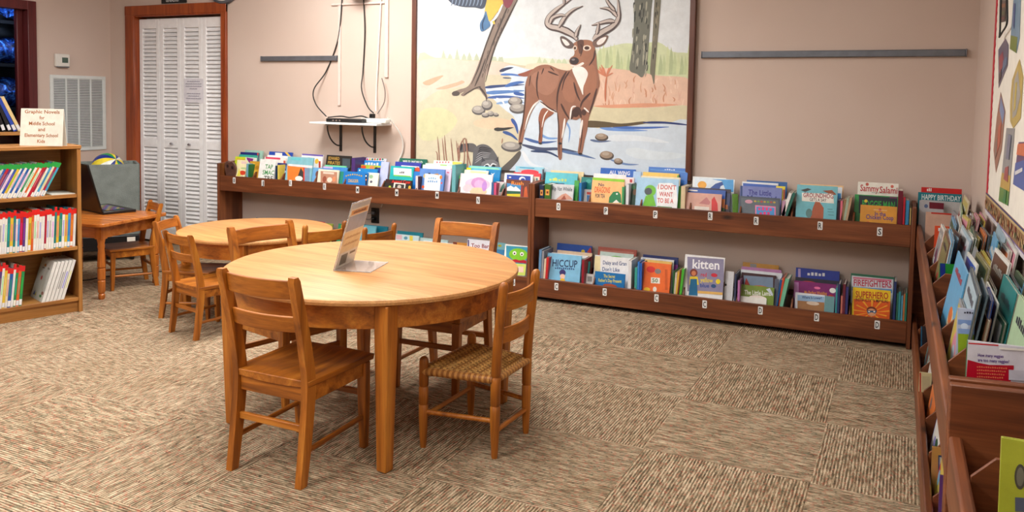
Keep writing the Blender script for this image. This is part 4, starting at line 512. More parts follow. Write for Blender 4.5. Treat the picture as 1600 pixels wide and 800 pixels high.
{'k':'f','p':[-0.4249,5.0055,0.045],'w':0.1627,'h':0.1909,'t':0.011,'tilt':0.192,'yaw':0.0,'c':(225,230,240),'s':(225,230,240),'a':[('p',[(-0.0679,0.1398),(0.0803,0.1462),(0.0784,0.1829),(-0.07,0.1769)],(150,185,220)),('p',[(-0.0651,0.0879),(0.083,0.095),(0.0801,0.1499),(-0.0681,0.1435)],(165,120,80)),('t','Where Is Lower?',[-0.044,0.1592,0.0653,0.1655,0.0147],(30,50,120)),('e',[0.0176,0.1372,0.035,0.011],(220,200,180))],'l':'small white edged book with horses picture'},
{'k':'f','p':[-0.316,4.987,0.045],'w':0.0519,'h':0.1925,'t':0.011,'tilt':0.192,'yaw':0.0,'c':(110,155,160),'s':(110,155,160),'a':[],'l':'grey-teal rounded book beside the horses picture'},
{'k':'s','p':[-0.278,4.989,0.045],'w':0.01,'h':0.2495,'d':0.16,'lean':0.0,'c':(60,150,160),'l':'teal spine right of the purple book','st':None},
{'k':'s','p':[-0.266,4.989,0.045],'w':0.012,'h':0.2725,'d':0.16,'lean':0.0,'c':(50,60,110),'l':'navy spine right of the purple book','st':None},
{'k':'s','p':[-0.249,4.989,0.045],'w':0.01,'h':0.208,'d':0.16,'lean':0.0,'c':(200,120,110),'l':'pinkish spine right of the purple book','st':None},
{'k':'s','p':[-0.238,4.989,0.045],'w':0.014,'h':0.276,'d':0.16,'lean':0.0,'c':(110,40,60),'l':'dark maroon spine right of the purple book','st':None},
{'k':'s','p':[-0.2225,4.989,0.045],'w':0.013,'h':0.263,'d':0.16,'lean':0.0,'c':(60,60,120),'l':'indigo spine right of the purple book','st':None},
{'k':'f','p':[-0.093,5.098,0.045],'w':0.2382,'h':0.3172,'t':0.011,'tilt':0.192,'yaw':0.0,'c':(60,130,100),'s':(60,130,100),'a':[],'l':'green book rearmost behind the firefighters book'},
{'k':'f','p':[-0.0967,5.061,0.045],'w':0.2198,'h':0.3108,'t':0.011,'tilt':0.192,'yaw':0.0,'c':(215,220,228),'s':(60,80,160),'a':[('t','FIREFIGHTERS',[-0.097,0.2529,0.102,0.2628,0.0365],(200,40,80)),('p',[(-0.1023,0.293),(0.1005,0.2992),(0.1002,0.3082),(-0.1027,0.3023)],(225,120,150)),('p',[(-0.106,0.2248),(0.1066,0.2325),(0.1057,0.2541),(-0.107,0.2468)],(90,150,210))],'l':'grey book titled Firefighters in red block letters'},
{'k':'f','p':[-0.0957,4.987,0.045],'w':0.1964,'h':0.2597,'t':0.011,'tilt':0.192,'yaw':0.0,'c':(238,200,40),'s':(238,200,40),'a':[('p',[(-0.0858,0.0637),(0.1028,0.0735),(0.0975,0.2008),(-0.0919,0.1931)],(225,95,35)),('t','SUPERHERO',[-0.0822,0.203,0.0872,0.2124,0.0359],(180,40,40)),('t','INSTRUCTION MANUAL',[-0.0812,0.1814,0.0881,0.1911,0.0179],(70,40,40)),('p',[(0.005,0.1289),(0.0963,0.151),(0.0959,0.1441)],(240,170,50)),('p',[(0.005,0.1289),(0.0854,0.1214),(0.0797,0.1149)],(240,170,50)),('p',[(0.005,0.1289),(0.0532,0.0965),(0.0436,0.0921)],(240,170,50)),('p',[(0.005,0.1289),(0.008,0.0828),(-0.0031,0.0817)],(240,170,50)),('p',[(0.005,0.1289),(-0.0385,0.0841),(-0.0481,0.0866)],(240,170,50)),('p',[(0.005,0.1289),(-0.074,0.1002),(-0.0795,0.1056)],(240,170,50)),('p',[(0.005,0.1289),(-0.0888,0.1269),(-0.0886,0.1338)],(240,170,50)),('p',[(0.005,0.1289),(-0.0787,0.157),(-0.073,0.1636)],(240,170,50)),('p',[(0.005,0.1289),(-0.0465,0.1825),(-0.0368,0.1869)],(240,170,50)),('p',[(0.005,0.1289),(-0.001,0.1964),(0.0101,0.1975)],(240,170,50)),('p',[(0.005,0.1289),(0.0455,0.1953),(0.0551,0.1929)],(240,170,50)),('p',[(0.005,0.1289),(0.081,0.1795),(0.0865,0.1742)],(240,170,50)),('e',[0.0045,0.1396,0.0264,0.0215],(110,50,35)),('e',[0.005,0.1289,0.0231,0.0214],(220,160,120)),('p',[(-0.022,0.1364),(0.031,0.1411),(0.0251,0.1243),(0.005,0.1289),(-0.0146,0.1193)],(60,90,120)),('e',[-0.0084,0.1309,0.0049,0.0035],(240,238,232)),('e',[0.018,0.1341,0.005,0.0036],(240,238,232))],'l':'yellow and orange book titled Superhero Instruction Manual'},
{'k':'s','p':[0.0235,4.989,0.045],'w':0.013,'h':0.3195,'d':0.16,'lean':0.0,'c':(40,60,110),'l':'navy spine right of the superhero manual','st':None},
{'k':'s','p':[0.038,4.989,0.045],'w':0.008,'h':0.2565,'d':0.16,'lean':0.0,'c':(50,110,90),'l':'dark green spine right of the superhero manual','st':None},
{'k':'s','p':[0.0485,4.989,0.045],'w':0.011,'h':0.265,'d':0.16,'lean':0.0,'c':(60,150,160),'l':'teal spine right of the superhero manual','st':None},
{'k':'s','p':[0.0615,4.989,0.045],'w':0.009,'h':0.2445,'d':0.16,'lean':0.0,'c':(90,160,190),'l':'light blue spine right of the superhero manual','st':None},
{'k':'s','p':[0.072,4.989,0.045],'w':0.008,'h':0.2535,'d':0.16,'lean':0.0,'c':(200,120,70),'l':'orange spine right of the superhero manual','st':None},
{'k':'s','p':[0.0815,4.989,0.045],'w':0.009,'h':0.2615,'d':0.16,'lean':0.0,'c':(40,130,110),'l':'sea green spine right of the superhero manual','st':None},
{'k':'s','p':[0.103,4.989,0.045],'w':0.014,'h':0.2965,'d':0.16,'lean':0.0,'c':(150,200,30),'l':'lime green spine at right end of lower shelf','st':None},
{'k':'f','p':[-4.9378,5.0795,0.045],'w':0.2644,'h':0.2665,'t':0.011,'tilt':0.192,'yaw':0.0,'c':(200,205,210),'s':(200,205,210),'a':[],'l':'pale grey book top at left end of lower shelf'},
{'k':'f','p':[-4.8938,5.0425,0.045],'w':0.0828,'h':0.264,'t':0.011,'tilt':0.192,'yaw':0.0,'c':(235,240,240),'s':(235,240,240),'a':[],'l':'white book top at left end of lower shelf'},
{'k':'f','p':[-4.8025,5.098,0.045],'w':0.1508,'h':0.2694,'t':0.011,'tilt':0.192,'yaw':0.0,'c':(150,130,170),'s':(150,130,170),'a':[],'l':'mauve book top behind far round table'},
{'k':'f','p':[-4.7207,5.061,0.045],'w':0.0947,'h':0.2726,'t':0.011,'tilt':0.192,'yaw':0.0,'c':(190,200,60),'s':(190,200,60),'a':[('e',[-0.0253,0.2627,0.0134,0.0062],(30,60,40)),('e',[0.0091,0.2602,0.0133,0.0062],(30,60,40))],'l':'yellow-green book top behind far round table'},
{'k':'f','p':[-4.6277,5.0795,0.045],'w':0.2009,'h':0.2985,'t':0.011,'tilt':0.192,'yaw':0.0,'c':(30,110,160),'s':(30,110,160),'a':[],'l':'blue book top behind far round table'},
{'k':'f','p':[-4.117,5.0425,0.045],'w':0.2188,'h':0.325,'t':0.011,'tilt':0.192,'yaw':0.0,'c':(215,70,100),'s':(215,70,100),'a':[],'l':'pink-red book top behind far round table'},
{'k':'f','p':[-3.9861,5.061,0.045],'w':0.0923,'h':0.3129,'t':0.011,'tilt':0.192,'yaw':0.0,'c':(190,205,90),'s':(190,205,90),'a':[],'l':'lime book top right of the pink one'},
{'k':'f','p':[-3.8107,5.024,0.045],'w':0.0958,'h':0.3268,'t':0.011,'tilt':0.192,'yaw':0.0,'c':(50,150,110),'s':(50,150,110),'a':[],'l':'green book behind chair near sign holder'},
{'k':'s','p':[-3.752,4.989,0.045],'w':0.018,'h':0.3285,'d':0.16,'lean':0.0,'c':(230,200,60),'l':'yellow spine behind chair near sign holder','st':None},
{'k':'s','p':[-3.7285,4.989,0.045],'w':0.017,'h':0.311,'d':0.16,'lean':0.0,'c':(190,60,60),'l':'red spine behind chair near sign holder','st':None},
{'k':'f','p':[-3.5794,5.0795,0.045],'w':0.2685,'h':0.3284,'t':0.011,'tilt':0.192,'yaw':0.0,'c':(30,140,170),'s':(30,140,170),'a':[],'l':'deep teal book behind the near table'},
{'k':'f','p':[-3.6048,5.024,0.045],'w':0.1864,'h':0.3336,'t':0.011,'tilt':0.192,'yaw':0.0,'c':(110,185,205),'s':(110,185,205),'a':[],'l':'light teal book under the wall outlet'},
{'k':'f','p':[-3.2333,5.061,0.045],'w':0.2221,'h':0.3113,'t':0.011,'tilt':0.192,'yaw':0.0,'c':(30,140,160),'s':(30,140,160),'a':[],'l':'teal framed book behind the near table'},
{'k':'f','p':[-3.2322,5.024,0.045],'w':0.2045,'h':0.293,'t':0.011,'tilt':0.192,'yaw':0.0,'c':(200,225,230),'s':(200,225,230),'a':[('e',[-0.0099,0.2686,0.0165,0.0116],(90,150,170)),('p',[(0.028,0.2332),(0.0555,0.2339),(0.0482,0.2895),(0.0207,0.2888)],(230,210,80)),('p',[(-0.0916,0.2532),(-0.0414,0.2545),(-0.0458,0.2872),(-0.096,0.286)],(220,180,190))],'l':'pale book with round drawing behind the near table'},
{'k':'f','p':[-3.0183,5.0425,0.045],'w':0.2417,'h':0.2808,'t':0.011,'tilt':0.192,'yaw':0.0,'c':(190,215,215),'s':(190,215,215),'a':[],'l':'pale grey-green book behind the near table'},
{'k':'f','p':[-2.9574,5.0055,0.045],'w':0.2386,'h':0.2686,'t':0.011,'tilt':0.192,'yaw':0.0,'c':(230,238,240),'s':(230,238,240),'a':[],'l':'white book behind the chair back'},
{'k':'f','p':[-2.7841,5.024,0.045],'w':0.1192,'h':0.2767,'t':0.011,'tilt':0.192,'yaw':0.0,'c':(205,140,60),'s':(205,140,60),'a':[('p',[(-0.0574,0.257),(-0.0261,0.2579),(-0.0283,0.2759),(-0.0596,0.2751)],(110,50,40))],'l':'orange book behind the chair back'},
{'k':'f','p':[-2.6197,5.0055,0.045],'w':0.197,'h':0.3121,'t':0.011,'tilt':0.192,'yaw':0.0,'c':(228,228,238),'s':(228,228,238),'a':[('t','Too Bar',[-0.0665,0.2558,0.0745,0.2616,0.0266],(140,30,50)),('p',[(-0.0853,0.1982),(-0.0751,0.1985),(-0.0877,0.3055),(-0.098,0.3053)],(80,60,120))],'l':'white book titled Too Bar with purple spine'},
{'k':'f','p':[-2.492,5.061,0.045],'w':0.0898,'h':0.2973,'t':0.011,'tilt':0.192,'yaw':0.0,'c':(130,190,200),'s':(130,190,200),'a':[('e',[0.0026,0.2751,0.0148,0.0088],(190,180,60))],'l':'pale teal book right of near table chair'},
{'k':'f','p':[-2.4667,5.024,0.045],'w':0.0643,'h':0.2562,'t':0.011,'tilt':0.192,'yaw':0.0,'c':(60,130,180),'s':(60,130,180),'a':[],'l':'blue book left of the crocodile cover'},
{'k':'f','p':[-2.3288,4.987,0.045],'w':0.1713,'h':0.3055,'t':0.011,'tilt':0.192,'yaw':0.0,'c':(235,240,238),'s':(60,120,180),'a':[('p',[(-0.0512,0.0568),(0.1113,0.0639),(0.0865,0.2991),(-0.0774,0.2948)],(60,150,180)),('e',[0.0207,0.2419,0.0711,0.0432],(130,200,50)),('e',[-0.0092,0.25,0.0144,0.0138],(240,238,232)),('e',[0.0464,0.2487,0.0142,0.0138],(240,238,232)),('e',[-0.009,0.2478,0.0058,0.006],(20,20,20)),('e',[0.0466,0.2465,0.0057,0.0061],(20,20,20)),('p',[(-0.0533,0.2085),(-0.0235,0.2027),(0.0048,0.2098),(0.0343,0.204),(0.0624,0.2111),(0.0963,0.2058),(0.0981,0.1887),(-0.0365,0.1883)],(180,30,50)),('p',[(-0.0403,0.1792),(0.0986,0.1844),(0.1107,0.0694),(-0.0372,0.0619)],(210,225,110)),('p',[(0.0287,0.0775),(0.1095,0.0809),(0.1068,0.1064),(0.0259,0.1031)],(30,110,190)),('p',[(0.0332,0.1249),(0.0713,0.1264),(0.0673,0.1649),(0.0291,0.1636)],(240,205,190))],'l':'crocodile face book with yellow and green cover'}]
CORNER=[
{'k':'f','p':[0.2342,5.1,0.592],'w':0.199,'h':0.2973,'t':0.011,'tilt':0.06,'yaw':0.0,'c':(205,35,35),'s':(205,35,35),'a':[('t','~',[-0.0729,0.2757,-0.0473,0.2756,0.0179],(240,238,232))],'l':'red book standing behind Happy Birthday in the corner'},
{'k':'f','p':[0.2256,5.06,0.592],'w':0.2134,'h':0.2721,'t':0.011,'tilt':0.06,'yaw':0.0,'c':(20,120,135),'s':(20,120,135),'a':[('t','HAPPY BIRTHDAY',[-0.0891,0.2334,0.102,0.2339,0.0282],(225,235,235)),('p',[(-0.0877,0.1207),(0.1035,0.1202),(0.0991,0.2285),(-0.0922,0.231)],(190,190,190))],'l':'teal book titled Happy Birthday in the corner'},
{'k':'f','p':[0.1858,5.02,0.592],'w':0.1192,'h':0.2311,'t':0.011,'tilt':0.06,'yaw':0.0,'c':(185,185,190),'s':(185,185,190),'a':[('e',[-0.0267,0.201,0.0094,0.0106],(90,110,150)),('p',[(-0.0105,0.189),(0.0613,0.1884),(0.0599,0.2234),(-0.0119,0.2242)],(110,25,45))],'l':'grey book with dark red block in the corner'},
{'k':'f','p':[0.2442,4.845,0.592],'w':0.1792,'h':0.1897,'t':0.011,'tilt':0.03,'yaw':0.0,'c':(205,165,145),'s':(205,165,145),'a':[('p',[(-0.065,0.1816),(0.0841,0.1807),(0.0837,0.1891),(-0.0653,0.1901)],(190,50,40))],'l':'tan picture book with red top strip facing the camera in the back corner bin'},
{'k':'f','p':[0.2274,4.34,0.592],'w':0.0963,'h':0.1842,'t':0.011,'tilt':0.05,'yaw':0.0,'c':(215,80,45),'s':(215,80,45),'a':[('p',[(-0.0337,0.16),(0.0279,0.1601),(0.0273,0.1752),(-0.0343,0.1751)],(225,222,225)),('t','~',[-0.023,0.1625,0.0225,0.1634,0.009],(60,60,70)),('e',[-0.0114,0.1408,0.0187,0.0121],(230,150,60))],'l':'orange book with white title label facing the camera in right display'},
{'k':'f','p':[0.1979,3.385,0.592],'w':0.0707,'h':0.17,'t':0.011,'tilt':0.04,'yaw':0.0,'c':(30,140,50),'s':(30,140,50),'a':[('p',[(-0.0326,0.1051),(-0.0159,0.1056),(-0.0186,0.1718),(-0.0354,0.1715)],(25,50,140)),('e',[0.02,0.1435,0.0062,0.0035],(120,110,40))],'l':'green board book with dark blue spine facing the camera in right display'},
{'k':'f','p':[0.1795,2.37,0.592],'w':0.0389,'h':0.2299,'t':0.011,'tilt':0.05,'yaw':0.0,'c':(180,190,215),'s':(180,190,215),'a':[('p',[(-0.0178,0.1878),(0.0211,0.1897),(0.0206,0.2028),(-0.0183,0.201)],(120,150,205)),('e',[-0.0032,0.1848,0.0087,0.0082],(200,215,240)),('p',[(-0.0143,0.1019),(0.0246,0.1045),(0.0221,0.1668),(-0.0168,0.1646)],(140,170,40)),('p',[(-0.0168,0.1646),(0.0221,0.1668),(0.0215,0.1799),(-0.0174,0.1778)],(130,160,215)),('t','~',[-0.006,0.2183,0.017,0.2197,0.0049],(40,40,60))],'l':'white and blue hills book facing the camera in right display'},
{'k':'f','p':[0.2038,1.93,0.592],'w':0.1052,'h':0.2592,'t':0.011,'tilt':0.04,'yaw':0.0,'c':(205,205,218),'s':(20,120,70),'a':[('p',[(-0.0513,0.2527),(0.0031,0.256),(0.003,0.2587),(-0.0514,0.2554)],(190,30,50)),('p',[(-0.0511,0.2193),(-0.0299,0.2158),(-0.0113,0.2146),(0.0319,0.22),(0.0322,0.2134),(0.0268,0.1807),(0.0244,0.1271),(-0.055,0.1129)],(175,10,40)),('t','How many veggies',[-0.0328,0.229,0.0132,0.2329,0.0066],(90,60,140)),('t','are too many veggies?',[-0.0323,0.2187,0.0238,0.2235,0.0067],(90,60,140)),('t','~',[-0.0341,0.2056,0.021,0.2105,0.0034],(215,110,80)),('t','~',[-0.0338,0.1988,0.019,0.2036,0.0033],(215,110,80)),('t','~',[-0.0336,0.192,0.017,0.1967,0.0033],(215,110,80)),('t','~',[-0.0333,0.1852,0.015,0.1898,0.0034],(215,110,80)),('t','~',[-0.033,0.1785,0.013,0.1829,0.0033],(215,110,80)),('t','~',[-0.0327,0.1717,0.011,0.176,0.0034],(215,110,80)),('t','~',[-0.0324,0.1649,0.009,0.169,0.0033],(215,110,80)),('t','~',[-0.0322,0.1581,0.007,0.1621,0.0034],(215,110,80)),('p',[(0.0241,0.1892),(0.0511,0.1913),(0.0502,0.2122),(0.0233,0.2103)],(190,190,205)),('p',[(0.0245,0.1537),(0.0379,0.1838),(0.0524,0.1611)],(160,200,225)),('p',[(0.0357,0.1556),(0.0379,0.1838),(0.0501,0.1607)],(235,220,180)),('p',[(0.0045,0.2501),(0.053,0.2531),(0.0528,0.2571),(0.0043,0.2541)],(225,225,220))],'l':'red and white book asking How Many Veggies facing the camera'},
{'k':'f','p':[0.1761,4.46,0.045],'w':0.0645,'h':0.2123,'t':0.011,'tilt':0.05,'yaw':0.0,'c':(35,30,36),'s':(35,30,36),'a':[('e',[0.0269,0.1402,0.0166,0.0345],(205,210,190)),('p',[(0.0176,0.161),(0.035,0.1477),(0.0247,0.1241)],(60,40,40)),('p',[(-0.026,0.056),(-0.0217,0.0563),(-0.028,0.2108),(-0.0323,0.2106)],(30,100,140))],'l':'black book with white oval showing in lower right display'},
{'k':'f','p':[0.1904,4.05,0.045],'w':0.0587,'h':0.0909,'t':0.011,'tilt':0.3,'yaw':0.0,'c':(225,205,195),'s':(225,205,195),'a':[('e',[0.0049,0.0582,0.0102,0.0139],(150,180,200)),('p',[(-0.0264,-0.0026),(-0.0078,0.0561),(0.0121,-0.0101)],(190,60,90))],'l':'pale pink book leaning in lower right display'},
{'k':'f','p':[0.147,3.76,0.045],'w':0.045,'h':0.1886,'t':0.011,'tilt':0.02,'yaw':0.0,'c':(206,192,150),'s':(206,192,150),'a':[('p',[(-0.0162,0.0336),(-0.0114,0.0341),(-0.0178,0.1872),(-0.0225,0.1868)],(180,20,30)),('p',[(-0.0101,0.1178),(0.0183,0.1203),(0.016,0.1764),(-0.0124,0.1742)],(190,175,140)),('p',[(-0.0233,0.0329),(0.0194,0.037),(0.0164,0.1094),(-0.0263,0.1056)],(120,85,60))],'l':'worn cream book with red spine rising above the lower front board'},
{'k':'f','p':[0.185,2.95,0.045],'w':0.0788,'h':0.1842,'t':0.011,'tilt':0.05,'yaw':0.0,'c':(176,130,74),'s':(176,130,74),'a':[('p',[(-0.0178,0.0607),(0.0443,0.0691),(0.0402,0.1682),(-0.0219,0.1607)],(40,60,110)),('p',[(-0.0141,0.0612),(0.0443,0.0691),(0.0405,0.162),(-0.018,0.1549)],(175,175,185)),('p',[(0.0137,0.1025),(0.0155,0.1027),(0.0138,0.1442),(0.012,0.1439)],(90,90,110)),('p',[(0.021,0.1034),(0.0228,0.1037),(0.0213,0.1409),(0.0195,0.1407)],(90,90,110))],'l':'tan book with blue framed panel in lower right display'},
{'k':'f','p':[0.1595,2.6,0.045],'w':0.0147,'h':0.2308,'t':0.011,'tilt':0.1,'yaw':0.0,'c':(84,50,110),'s':(84,50,110),'a':[],'l':'purple book in lower right display near the end panel'},
{'k':'f','p':[0.1712,2.55,0.045],'w':0.0112,'h':0.2463,'t':0.011,'tilt':0.1,'yaw':0.0,'c':(176,30,60),'s':(176,30,60),'a':[],'l':'crimson book in lower right display near the end panel'},
{'k':'f','p':[0.1991,1.44,0.592],'w':0.0624,'h':0.2337,'t':0.011,'tilt':0.1,'yaw':0.0,'c':(176,186,60),'s':(176,186,60),'a':[('e',[-0.0054,0.1786,0.0076,0.0195],(80,80,70)),('p',[(-0.0103,0.1247),(0.0347,0.1311),(0.034,0.1523),(-0.0111,0.1461)],(90,100,120)),('e',[-0.0054,0.1786,0.005,0.0146],(120,120,105))],'l':'yellow-green book with dark ovals at bottom right corner'}]
STK=[
(-4.795,0.655,'I'),
(-4.498,0.65,'J'),
(-4.223,0.668,'K'),
(-3.897,0.66,'K'),
(-3.594,0.654,'M'),
(-3.251,0.655,'M'),
(-2.914,0.659,'M'),
(-2.588,0.645,'N'),
(-1.993,0.644,'O'),
(-1.666,0.64,'P'),
(-1.343,0.641,'P'),
(-1.004,0.656,'R'),
(-0.734,0.649,'R'),
(-0.379,0.649,'R'),
(-0.067,0.641,'S'),
(-1.996,0.112,'C'),
(-1.661,0.115,'C'),
(-1.321,0.116,'C'),
(-1.021,0.114,'C'),
(-0.692,0.117,'D'),
(-0.378,0.118,'D'),
(-0.059,0.116,'D'),
(-2.31,0.106,'B')]
DIVU=[
-4.621,
-4.336,
-4.012,
-3.737,
-3.394,
-3.099,
-2.759,
-2.422,
-1.791,
-1.446,
-1.135,
-0.833,
-0.538,
-0.205]
DIVL=[
-1.748,
-1.47,
-1.159,
-0.834,
-0.52,
-0.205]
